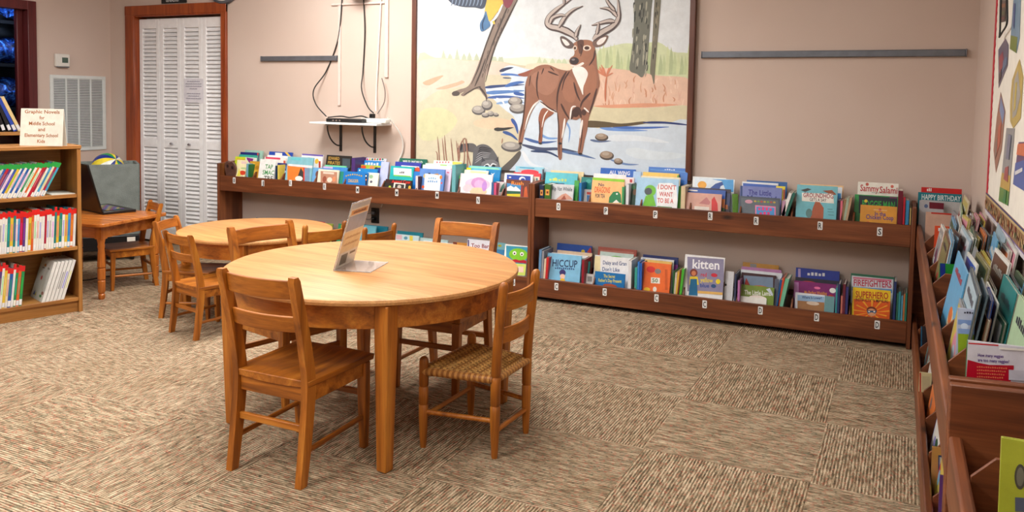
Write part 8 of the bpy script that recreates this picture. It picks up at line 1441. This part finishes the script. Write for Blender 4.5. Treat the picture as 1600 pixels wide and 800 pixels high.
def rush_chair():
    t = empty('rush_seat_chair', (0, 0, 0)); ring = lambda z, r: [(z-.004, r), (z-.002, r-.0025), (z+.002, r-.0025), (z+.004, r)]
    for s in (-1, 1):
        prof = [(0, .011), (.01, .0125), (.05, .0145), (.1, .0175), (.16, .019)]+ring(.2, .019)+[(.28, .019)]+ring(.31, .019)+[(.45, .0185), (.62, .0175), (.645, .0185), (.66, .016), (.668, .010), (.671, .003)]
        secs = []
        for z, r in prof:
            k = max(0, z-.3); cx, cy = s*(.132+.01*k), -.14-.16*k*k-.03*k
            secs.append([(cx+r*math.cos(2*PI*i/18), cy+r*math.sin(2*PI*i/18), z) for i in range(18)])
        MB().loft(secs).build('rear_post', 'honey_wood_z', t, smooth=60)
        prof = [(0, .011), (.01, .0125), (.06, .0155), (.12, .018)]+ring(.17, .019)+ring(.24, .019)+[(.33, .0185), (.345, .017), (.353, .011), (.356, .003)]
        MB().lathe(prof, s*.182, .145, 18).build('front_post', 'honey_wood_z', t, smooth=60)
    def slat(z0, z1, y0):
        m = MB(); secs = []
        for i in range(11):
            u = -1+i/5; secs.append([(u*.122, y0-.02*(1-u*u)-.005, z0), (u*.122, y0-.02*(1-u*u)+.005, z0), (u*.122, y0-.02*(1-u*u)+.003, z1), (u*.122, y0-.02*(1-u*u)-.007, z1)])
        m.loft(secs); m.build('back_slat', 'honey_wood_x', t, bevel=.002, smooth=50)
    slat(.555, .622, -.165); slat(.43, .49, -.148)
    rod = lambda a, b, r: MB().tube([a, ((a[0]+b[0])/2, (a[1]+b[1])/2, (a[2]+b[2])/2), b], r, 10).build('stretcher', 'honey_wood_x', t)
    rod((-.172, .145, .12), (.172, .145, .12), .0095); rod((-.12, -.14, .1), (.12, -.14, .1), .0095)
    rod((-.18, .135, .14), (-.132, -.13, .14), .0095); rod((.18, .135, .14), (.132, -.13, .14), .0095)
    # woven seat
    m = MB(); nx, ny = 60, 46; vs = []; cs = []
    zt = .315
    for j in range(ny+1):
        v = j/ny; y = -.148+.30*v
        hw = .138+(.186-.138)*v
        for i in range(nx+1):
            u = i/nx; x = (-1+2*u)*hw; e = min(u, 1-u); ez = min(v, 1-v)
            drop = .018*(1-min(1, e/.06))**2+.014*(1-min(1, ez/.05))**2
            weave = .003*math.sin(u*nx*PI/2.0+(j//2)*PI/2)*(1 if e > .06 else .3)+.0018*math.sin(v*ny*PI)
            vs.append((x, y, zt-drop+weave))
    m2 = []
    for j in range(ny):
        for i in range(nx):
            a = j*(nx+1)+i; k = ((i+2*(j//2)) // 2) % 2; rr_ = random.Random(i*77+j//2*13).uniform(.86, 1.08)
            c = (204, 158, 88) if k else (168, 118, 58)
            if j % 2 and not k: c = (140, 94, 44)
            m.add([vs[a], vs[a+1], vs[a+nx+2], vs[a+nx+1]], [(0, 1, 2, 3)], tuple(min(255, q*rr_) for q in c))
    m.build('seat_weave', 'rush_weave', t, smooth=0)
    m = MB()      # wrapped edges
    for s in (-1, 1):
        n = 26
        for i in range(n):
            v = (i+.5)/n; y = -.135+.275*v; x = s*(.138+(.186-.138)*v)
            m.tube([(x, y-.0052, zt-.016), (x, y+.0052, zt-.016)], .0155, 10, (196, 140, 74) if i % 2 else (150, 96, 46))
    for yy, hw in ((-.148, .122), (.152, .166)):
        n = 22
        for i in range(n):
            x = -hw+2*hw*(i+.5)/n; m.tube([(x-hw/n, yy, zt-.014), (x+hw/n, yy, zt-.014)], .0125, 10, (190, 138, 74) if i % 2 else (152, 100, 50))
    m.build('seat_edge', 'rush_weave', t, smooth=60)
    MB().box((-.135, -.135, zt-.03), (.135, .14, zt-.012)).build('seat_filling', 'oak_wood_x', t)
    return t
rc = rush_chair()
for i, (x, y, hd, lab, sc) in enumerate(RUSH): place(rc, i == 0, x, y, hd, lab, sc)
# ------------------------------------------------------------------ acrylic sign holder on the near table
t = empty('sign_holder', (-2.072, 2.765, .6355), SIGNROT, 'slanted clear acrylic sign holder with a printed card on near round table', 'sign holder')
# local: panel bottom edge along y, leaning towards +x, base running +x
sl = math.radians(16); Wd = .108
m = MB(); T = Matrix.Rotation(sl, 4, 'Y')
m.box((0, -Wd, 0), (.003, Wd, .29), T=T); m.build('panel', 'clear_acrylic', t, bevel=.001)
MB().box((.0005, -Wd, 0), (.16, Wd, .003)).build('base', 'clear_acrylic', t, bevel=.001)
m = MB(); sxf = lambda u, v, z: (z, u, v)
m.box((.0034, -Wd+.004, .004), (.0042, Wd-.004, .286), (236, 232, 224), T=T)
draw(m, [('p', [(-.1, .283), (.1, .283), (.1, .262), (-.1, .262)], (190, 205, 225)), ('p', [(-.09, .255), (.09, .255), (.09, .235), (-.09, .235)], (225, 170, 110)), ('p', [(-.1, .23), (.1, .23), (.1, .165), (-.1, .165)], (150, 170, 210)),
         ('p', [(-.1, .16), (.1, .16), (.1, .07), (-.1, .07)], (240, 220, 180)), ('p', [(-.07, .06), (0, .06), (0, .015), (-.07, .015)], (120, 110, 90)), ('p', [(.02, .06), (.08, .06), (.08, .05), (.02, .05)], (90, 80, 80)), ('t', '~', [-.07, .24, .07, .24, .01], (120, 60, 50)), ('t', '~', [-.08, .13, .08, .13, .01], (200, 160, 110)), ('t', '~', [-.08, .1, .08, .1, .01], (200, 160, 110))], sxf, .0043, .0001, T=T)
m.recalc = False; m.build('card', 'printed_gloss', t, smooth=0)
# ------------------------------------------------------------------ computer desk, chair, computer
DKX0, DKX1, DKY0, DKY1, DKZ = DESK
t = empty('computer_desk', ((DKX0+DKX1)/2, (DKY0+DKY1)/2, 0), DESKROT, 'orange wooden desk with turned legs carrying the black computer', 'desk'); hx, hy = (DKX1-DKX0)/2, (DKY1-DKY0)/2
r = .05; pts = []
for cx, cy, a0 in ((hx-r, hy-r, 0), (-hx+r, hy-r, 90), (-hx+r, -hy+r, 180), (hx-r, -hy+r, 270)):
    pts += [(cx+r*math.cos(math.radians(a0+k*15)), cy+r*math.sin(math.radians(a0+k*15))) for k in range(7)]
MB().prism(pts, DKZ-.022, DKZ).build('tabletop', 'orange_wood_x', t, bevel=.004)
m = MB(); i_ = .045
m.box((-hx+i_, -hy+i_, DKZ-.1), (hx-i_, -hy+i_+.02, DKZ-.0225)).box((-hx+i_, hy-i_-.02, DKZ-.1), (hx-i_, hy-i_, DKZ-.0225)).box((-hx+i_, -hy+i_+.02, DKZ-.1), (-hx+i_+.02, hy-i_-.02, DKZ-.0225)).box((hx-i_-.02, -hy+i_+.02, DKZ-.1), (hx-i_, hy-i_-.02, DKZ-.0225))
m.build('apron', 'orange_wood_x', t, bevel=.002)
for sx in (-1, 1):
    for sy in (-1, 1):
        cx, cy = sx*(hx-i_-.022), sy*(hy-i_-.022); k = DKZ/.7
        prof = [(0, .016), (.006, .02), (.03, .021), (.036, .016), (.042, .018), (.05, .0225), (.12, .024), (.126, .018), (.132, .024), (.2, .025), (.206, .018), (.212, .025), (.3, .022), (.33, .019), (.345, .024), (.36, .02), (.39, .026), (.4, .026)]
        prof = [(z*(DKZ-.1)/.4, r_) for z, r_ in prof]
        m = MB().lathe(prof, cx, cy, 22); m.box((cx-.026, cy-.026, DKZ-.105), (cx+.026, cy+.026, DKZ-.0225)); m.build('leg', 'orange_wood_z', t, smooth=40)
lx, ly, lr = LAPTOP
t = empty('laptop_computer', (lx, ly, DKZ+.0005), lr, 'black open laptop standing on the orange desk, seen from behind', 'computer')
MB().box((-.21, 0, 0), (.21, .23, .02)).build('base', 'black_plastic', t, bevel=.004)
m = MB(); kc = [(70, 60, 140), (60, 110, 170), (210, 170, 80), (60, 130, 90), (150, 60, 110)]
for j in range(5):
    for i in range(13): m.box((-.15+i*.023, .05+j*.026, .02), (-.131+i*.023, .072+j*.026, .0225), kc[(i+2*j) % 5])
m.build('keys', 'printed_gloss', t, smooth=0)
m = MB(); T = Matrix.Translation((0, .0, .021)) @ Matrix.Rotation(math.radians(15), 4, 'X'); m.box((-.21, -.014, 0), (.21, 0, .345), T=T); sc_ = m.build('screen', 'dark_plastic', t, bevel=.005)
MB().box((-.195, .0003, .015), (.195, .001, .33), T=T).build('display', 'dark_plastic', sc_)
# ------------------------------------------------------------------ grey fabric cart behind the desk
cx0, cx1, cy0, cy1 = CART
t = empty('book_cart', ((cx0+cx1)/2, (cy0+cy1)/2, 0), CARTROT, 'open grey fabric bin on black casters beside the louvred door', 'cart'); hx, hy = (cx1-cx0)/2, (cy1-cy0)/2
zt = .775
MB().box((-hx, -hy, .21), (hx, -hy+.02, zt)).build('side_panel', 'grey_fabric', t, bevel=.003)
MB().box((-hx, hy-.02, .21), (hx, hy, zt)).build('side_panel', 'grey_fabric', t, bevel=.003)
for s in (-1, 1): MB().box((s*hx-.01, -hy+.0205, .21), (s*hx+.01, hy-.0205, zt)).build('side_panel', 'grey_fabric', t, bevel=.003)
MB().box((-hx, -hy, .09), (hx, hy, .2095)).build('bottom', 'black_plastic', t, bevel=.01)
MB().box((hx-.09, -hy-.003, .11), (hx-.03, -hy-.0005, .19)).build('tag', 'card_white', t)
for sx in (-1, 1):
    for sy in (-1, 1):
        c = MB().lathe([(-.012, .02), (-.012, .04), (.012, .04), (.012, .02)], seg=20, T=Matrix.Translation((sx*(hx-.05), sy*(hy-.05), .04)) @ Matrix.Rotation(PI/2, 4, 'Y')).build('caster', 'black_rubber', t)
        MB().box((sx*(hx-.05)-.018, sy*(hy-.05)-.02, .05), (sx*(hx-.05)-.014, sy*(hy-.05)+.02, .0895)).box((sx*(hx-.05)+.014, sy*(hy-.05)-.02, .05), (sx*(hx-.05)+.018, sy*(hy-.05)+.02, .0895)).build('fork', 'chrome', c)
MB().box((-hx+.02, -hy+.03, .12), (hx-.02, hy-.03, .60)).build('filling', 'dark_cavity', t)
t = empty('toy_ball', (TOY[0], TOY[1], .6005), 0, 'green, blue and yellow striped toy ball poking out of the grey bin', 'toy')
m = MB(); n = 24; R = .125
for j in range(16):
    a, b = -PI/2+PI*j/16, -PI/2+PI*(j+1)/16
    for i in range(n):
        p = lambda th, ph: (R*math.cos(th)*math.cos(ph), R*math.cos(th)*math.sin(ph), R+R*math.sin(th))
        th0, th1 = 2*PI*i/n, 2*PI*(i+1)/n
        c = [(36, 150, 76), (30, 50, 140), (236, 214, 60), (226, 232, 226), (30, 50, 140), (236, 214, 60)][(i//2) % 6]
        m.add([p(a, th0), p(a, th1), p(b, th1), p(b, th0)], [(0, 1, 2, 3)], c, T=Matrix.Translation((0, 0, R)) @ Matrix.Rotation(.9, 4, 'Y') @ Matrix.Translation((0, 0, -R)))
m.build('ball', 'printed_gloss', t, smooth=60)
# black equipment box on the carpet below the cart
o = MB().tube(catmull([(-5.4, 3.75, .004), (-5.2, 3.9, .004), (-5.15, 4.1, .004), (-4.95, 4.4, .004), (-4.5, 4.66, .004), (-4.2, 4.9, .004)], 8, False), .004).build('floor_cable', 'black_rubber'); tag(o, 'thin black cable lying across the carpet under the computer desk', 'cable')
# ------------------------------------------------------------------ left bookcase
bx, by, brz, BL, BD, BH = BCASE
t = empty('bookcase', (bx, by, 0), brz, 'light oak three-shelf bookcase at left edge holding taped children books', 'bookcase'); T_ = .022
# local x: from far left (-BL) to the right end (0); local y: into the case
MB().box((-T_, 0, 0), (0, BD, BH-.0225)).build('side_panel', 'oak_wood_z', t, bevel=.002)
MB().box((-BL, 0, 0), (-BL+T_, BD, BH-.0225)).build('side_panel', 'oak_wood_z', t, bevel=.002)
MB().box((-BL-.004, -.004, BH-.022), (.004, BD, BH)).build('top', 'oak_wood_x', t, bevel=.003)
MB().box((-BL+T_+.0005, BD-.01, .09), (-T_-.0005, BD, BH-.0225)).build('back_panel', 'oak_wood_x', t)
SZ = SHELFZ
for z in SZ: MB().box((-BL+T_+.0005, .004, z-.022), (-T_-.0005, BD-.0105, z)).build('shelf', 'oak_wood_x', t, bevel=.002)
MB().box((-BL+T_+.0005, .02, 0), (-T_-.0005, .035, SZ[0]-.0225)).build('plinth', 'oak_wood_x', t)
MB().box((-T_-.14, .01, SZ[2]+.0005), (-T_-.004, .2, SZ[2]+.0035)).build('loose_sheet', 'card_white', t) if False else None
BM = Matrix.Translation((bx, by, 0)) @ Matrix.Rotation(brz, 4, 'Z')
def shelf_book(x, z, t_, h, d, lean, c, tape, lab, group, stick=True, y=.012, front=None):
    o = empty('shelf_book', BM @ Vector((x, y, z)), 0, lab, 'book', group); o.rotation_euler = (Matrix.Rotation(brz, 3, 'Z') @ Matrix.Rotation(lean, 3, 'Y')).to_euler()
    m = MB(); ct = .0016
    m.box((0, 0, 0), (ct, d, h), c).box((t_-ct, 0, 0), (t_, d, h), c).box((.0002, -.0006, .0002), (t_-.0002, ct, h-.0002), c)
    rr = random.Random(int(x*1e4)); 
    cc = tuple(min(255, v*.6+rr.choice((20, 90))) for v in c)
    m.box((t_*.3, -.0009, h*.3), (t_*.7, -.0006, h*.72), cc)
    if front: draw(m, front, lambda u, v, z_: (-z_, u, v), .0003, .0001)
    m.recalc = False
    m.build('cover', 'printed_gloss', o, smooth=0)
    MB().box((ct, ct, .003), (t_-ct, d-.004, h-.004)).build('pages', 'page_block', o, smooth=0)
    if tape: MB().box((-.0004, -.0012, h-.03), (t_+.0004, .012, h+.0004), tape).build('spine_tape', 'printed_gloss', o, smooth=0)
    if stick and rr.random() < .85: MB().box((.0008, -.0014, .006), (t_-.0008, .006, rr.uniform(.03, .042)), rr.choice([(236, 236, 238), (226, 228, 232), (238, 236, 226)])).build('label_sticker', 'printed_matte', o, smooth=0)
    return o
rs = random.Random(9)
PAL = [('white', (235, 233, 228)), ('red', (190, 34, 50)), ('blue', (40, 90, 170)), ('sky blue', (70, 160, 205)), ('green', (40, 140, 80)), ('cream', (226, 214, 186)), ('yellow', (226, 190, 60)), ('crimson', (170, 24, 60)), ('teal', (30, 130, 130)), ('orange', (220, 100, 44)), ('pale grey', (206, 206, 206)), ('violet', (90, 60, 130))]
def row(x0, x1, z, tape, hmin, hmax, tmin, tmax, lean, d, where, group, forced=None, whites=.35, tname='green'):
    """books packed from x1 down to x0 (right to left in the picture)"""
    x = x1; k = 0
    while x > x0:
        t_ = rs.uniform(tmin, tmax); nm, c = (PAL[0] if rs.random() < whites else rs.choice(PAL))
        if forced and k < len(forced): nm, c = [p for p in PAL if p[0] == forced[k]][0]
        x -= t_/math.cos(lean)+.0006
        h = rs.uniform(hmin, hmax)
        k += 1
        shelf_book(x, z+.0003, t_, h, d, lean, c, tape, '%s book with %s spine tape, %s from right end of oak bookcase %s' % (nm, tname, ordw(k), where), None)
    return k
row(-BL+.05, X1A, SZ[2], (40, 160, 70), .215, .225, .009, .013, .47, .15, 'top shelf', 'a', ['sky blue', 'crimson', 'cream', 'sky blue', 'white', 'crimson', 'red', 'white', 'orange', 'white', 'green', 'white', 'blue'], tname='green')
row(-BL+.05, X1B, SZ[1], (220, 36, 34), .225, .25, .010, .016, .05, .16, 'middle shelf', 'b', ['white', 'orange', 'sky blue', 'yellow', 'white', 'teal', 'yellow', 'teal', 'white', 'white', 'white', 'crimson', 'white', 'white', 'white'], tname='red')
row(-BL+.05, X1C, SZ[0], (214, 36, 40), .225, .265, .010, .017, .10, .16, 'bottom shelf', 'c', ['green', 'orange', 'green', 'white', 'blue', 'cream', 'yellow', 'white', 'violet', 'yellow', 'white', 'crimson', 'red'], tname='red')
fa = [('e', [.12, .13, .013, .013], (210, 50, 50)), ('e', [.05, .03, .02, .008], (60, 140, 80)), ('p', [(.14, .02), (.16, .05), (.18, .02)], (40, 90, 180)), ('p', [(.12, .02), (.135, .045), (.15, .02)], (220, 200, 70)), ('p', [(.10, .2), (.14, .2), (.13, .215), (.11, .215)], (220, 140, 70)), ('t', '~', [.12, .185, .16, .185, .008], (60, 60, 70)), ('t', '~', [.03, .19, .07, .19, .012], (120, 110, 100)), ('e', [.03, .05, .02, .01], (180, 120, 110))]
for k in range(6):
    shelf_book(X1D-(5-k)*.021, SZ[0]+.0003, .017, .245, .21, .30, (232, 232, 230), None, 'white slim album leaning at right end of bottom shelf, %s from the left' % ORD[k], None, False, front=fa if k == 0 else None)
o = MB().box((0, 0, 0), (.13, .2, .003), (214, 212, 200)).build('loose_sheet', 'printed_matte', loc=BM @ Vector((-.16, .012, SZ[2]+.0004)), rot=(0, 0, brz)); tag(o, 'thin pale booklet lying flat at right end of the bookcase top shelf', 'booklet')
# sign on top of the bookcase
sx_, sy_, srz = SIGN
t = empty('shelf_sign', (sx_, sy_, BH+.0005), srz, 'white folded card sign for graphic novels standing on the oak bookcase', 'sign')
m = MB(); T = Matrix.Rotation(-.10, 4, 'X'); m.box((-.125, -.002, 0), (.125, 0, SGH), (236, 230, 218), T=T)
sxf = lambda u, v, z: (u, -z, v)
for i, (s, wd) in enumerate((('Graphic Novels', .205), ('for', .03), ('Middle School', .15), ('and', .04), ('Elementary School', .195), ('Kids', .045))):
    z = SGH*(.87-i*.158); put_text(m, s, (-wd/2, z), (wd/2, z), SGH*.092, (158, 88, 20), .0024, T, xf=sxf)
m.recalc = False
m.build('front_card', 'printed_matte', t, smooth=0)
MB().box((-.125, 0, 0), (.125, .002, SGH*.98), T=Matrix.Translation((0, .05, 0)) @ Matrix.Rotation(.13, 4, 'X')).build('rear_card', 'card_white', t)
# dark shelf behind with black books
sx0, sy0 = BSH
t = empty('low_bookcase', (sx0, sy0, 0), BSR, 'dark low bookcase behind the oak one carrying black leaning books', 'bookcase')
MB().box((-.9, 0, 1.02), (0, .26, 1.045)).build('top', 'oak_wood_x', t, bevel=.003)
MB().box((-.02, .005, 0), (0, .26, 1.0195)).build('side_panel', 'mahogany_wood', t); MB().box((-.9, .005, 0), (-.88, .26, 1.0195)).build('side_panel', 'mahogany_wood', t)
MB().box((-.8795, .24, 0), (-.0205, .26, 1.0195)).build('back_panel', 'mahogany_wood', t)
for z in (.3, .62, .93): MB().box((-.8795, .01, z), (-.0205, .2395, z+.02)).build('shelf', 'oak_wood_x', t)
KM = Matrix.Translation((sx0, sy0, 0)) @ Matrix.Rotation(BSR, 4, 'Z')
for k, (x, c, nm, ln, h) in enumerate(((-.055, (222, 196, 140), 'cream', -.42, .27), (-.085, (40, 70, 170), 'blue-patched', -.40, .26), (-.118, (26, 24, 30), 'first black', -.36, .27), (-.158, (24, 22, 30), 'second black', -.30, .26), (-.20, (30, 26, 32), 'third black', -.24, .26), (-.24, (24, 24, 28), 'fourth black', -.2, .25))):
    o = empty('shelf_book', KM @ Vector((x, .03, 1.046)), 0, '%s book leaning on the dark shelf behind the graphic novels sign' % nm, 'book'); o.rotation_euler = (Matrix.Rotation(BSR, 3, 'Z') @ Matrix.Rotation(ln, 3, 'Y')).to_euler()
    m = MB().box((0, 0, 0), (.002, .18, h), c).box((.02, 0, 0), (.022, .18, h), c).box((0, -.0008, 0), (.022, .002, h), c); m.box((.001, -.0015, .01), (.021, -.0008, .05), (220, 222, 224)); m.build('cover', 'printed_gloss', o, smooth=0)
    MB().box((.002, .002, .003), (.02, .175, h-.004)).build('pages', 'page_block', o, smooth=0)
# ------------------------------------------------------------------ world, camera, colour
wd = bpy.data.worlds.new('world'); bpy.context.scene.world = wd; wd.use_nodes = True
wd.node_tree.nodes['Background'].inputs[0].default_value = (.6, .7, .9, 1); wd.node_tree.nodes['Background'].inputs[1].default_value = .3
l = bpy.data.lights.new('storeroom_fill', 'POINT'); l.energy = 60; l.color = (.5, .7, 1); l.shadow_soft_size = .1  # unseen fill light added to brighten the blue bundles behind the window
o = bpy.data.objects.new('storeroom_fill', l); col.objects.link(o); o.location = (XL-.5, 4.4, 2.4)
F, YAW, PIT, ROL, PPY, H = 1278.2, .4401, .0596, .017, 231.83, 1.34
f0 = Vector((-math.sin(YAW), math.cos(YAW), 0)); r0 = Vector((math.cos(YAW), math.sin(YAW), 0)); u0 = Vector((0, 0, 1))
f2 = f0*math.cos(PIT)-u0*math.sin(PIT); u2 = u0*math.cos(PIT)+f0*math.sin(PIT)
r3 = r0*math.cos(ROL)+u2*math.sin(ROL); u3 = u2*math.cos(ROL)-r0*math.sin(ROL)
cam = bpy.data.cameras.new('camera'); co = bpy.data.objects.new('camera', cam); col.objects.link(co)
co.matrix_world = Matrix(((r3.x, u3.x, -f2.x, 0), (r3.y, u3.y, -f2.y, 0), (r3.z, u3.z, -f2.z, H), (0, 0, 0, 1)))
cam.sensor_width = 36; cam.lens = F*36/1600; cam.shift_y = -(400-PPY)/1600; cam.clip_start = .05
sc = bpy.context.scene; sc.camera = co
sc.view_settings.view_transform = 'Standard'; sc.view_settings.look = 'None'; sc.view_settings.gamma = 1; sc.view_settings.exposure = EXPO
sc.view_settings.use_curve_mapping = False
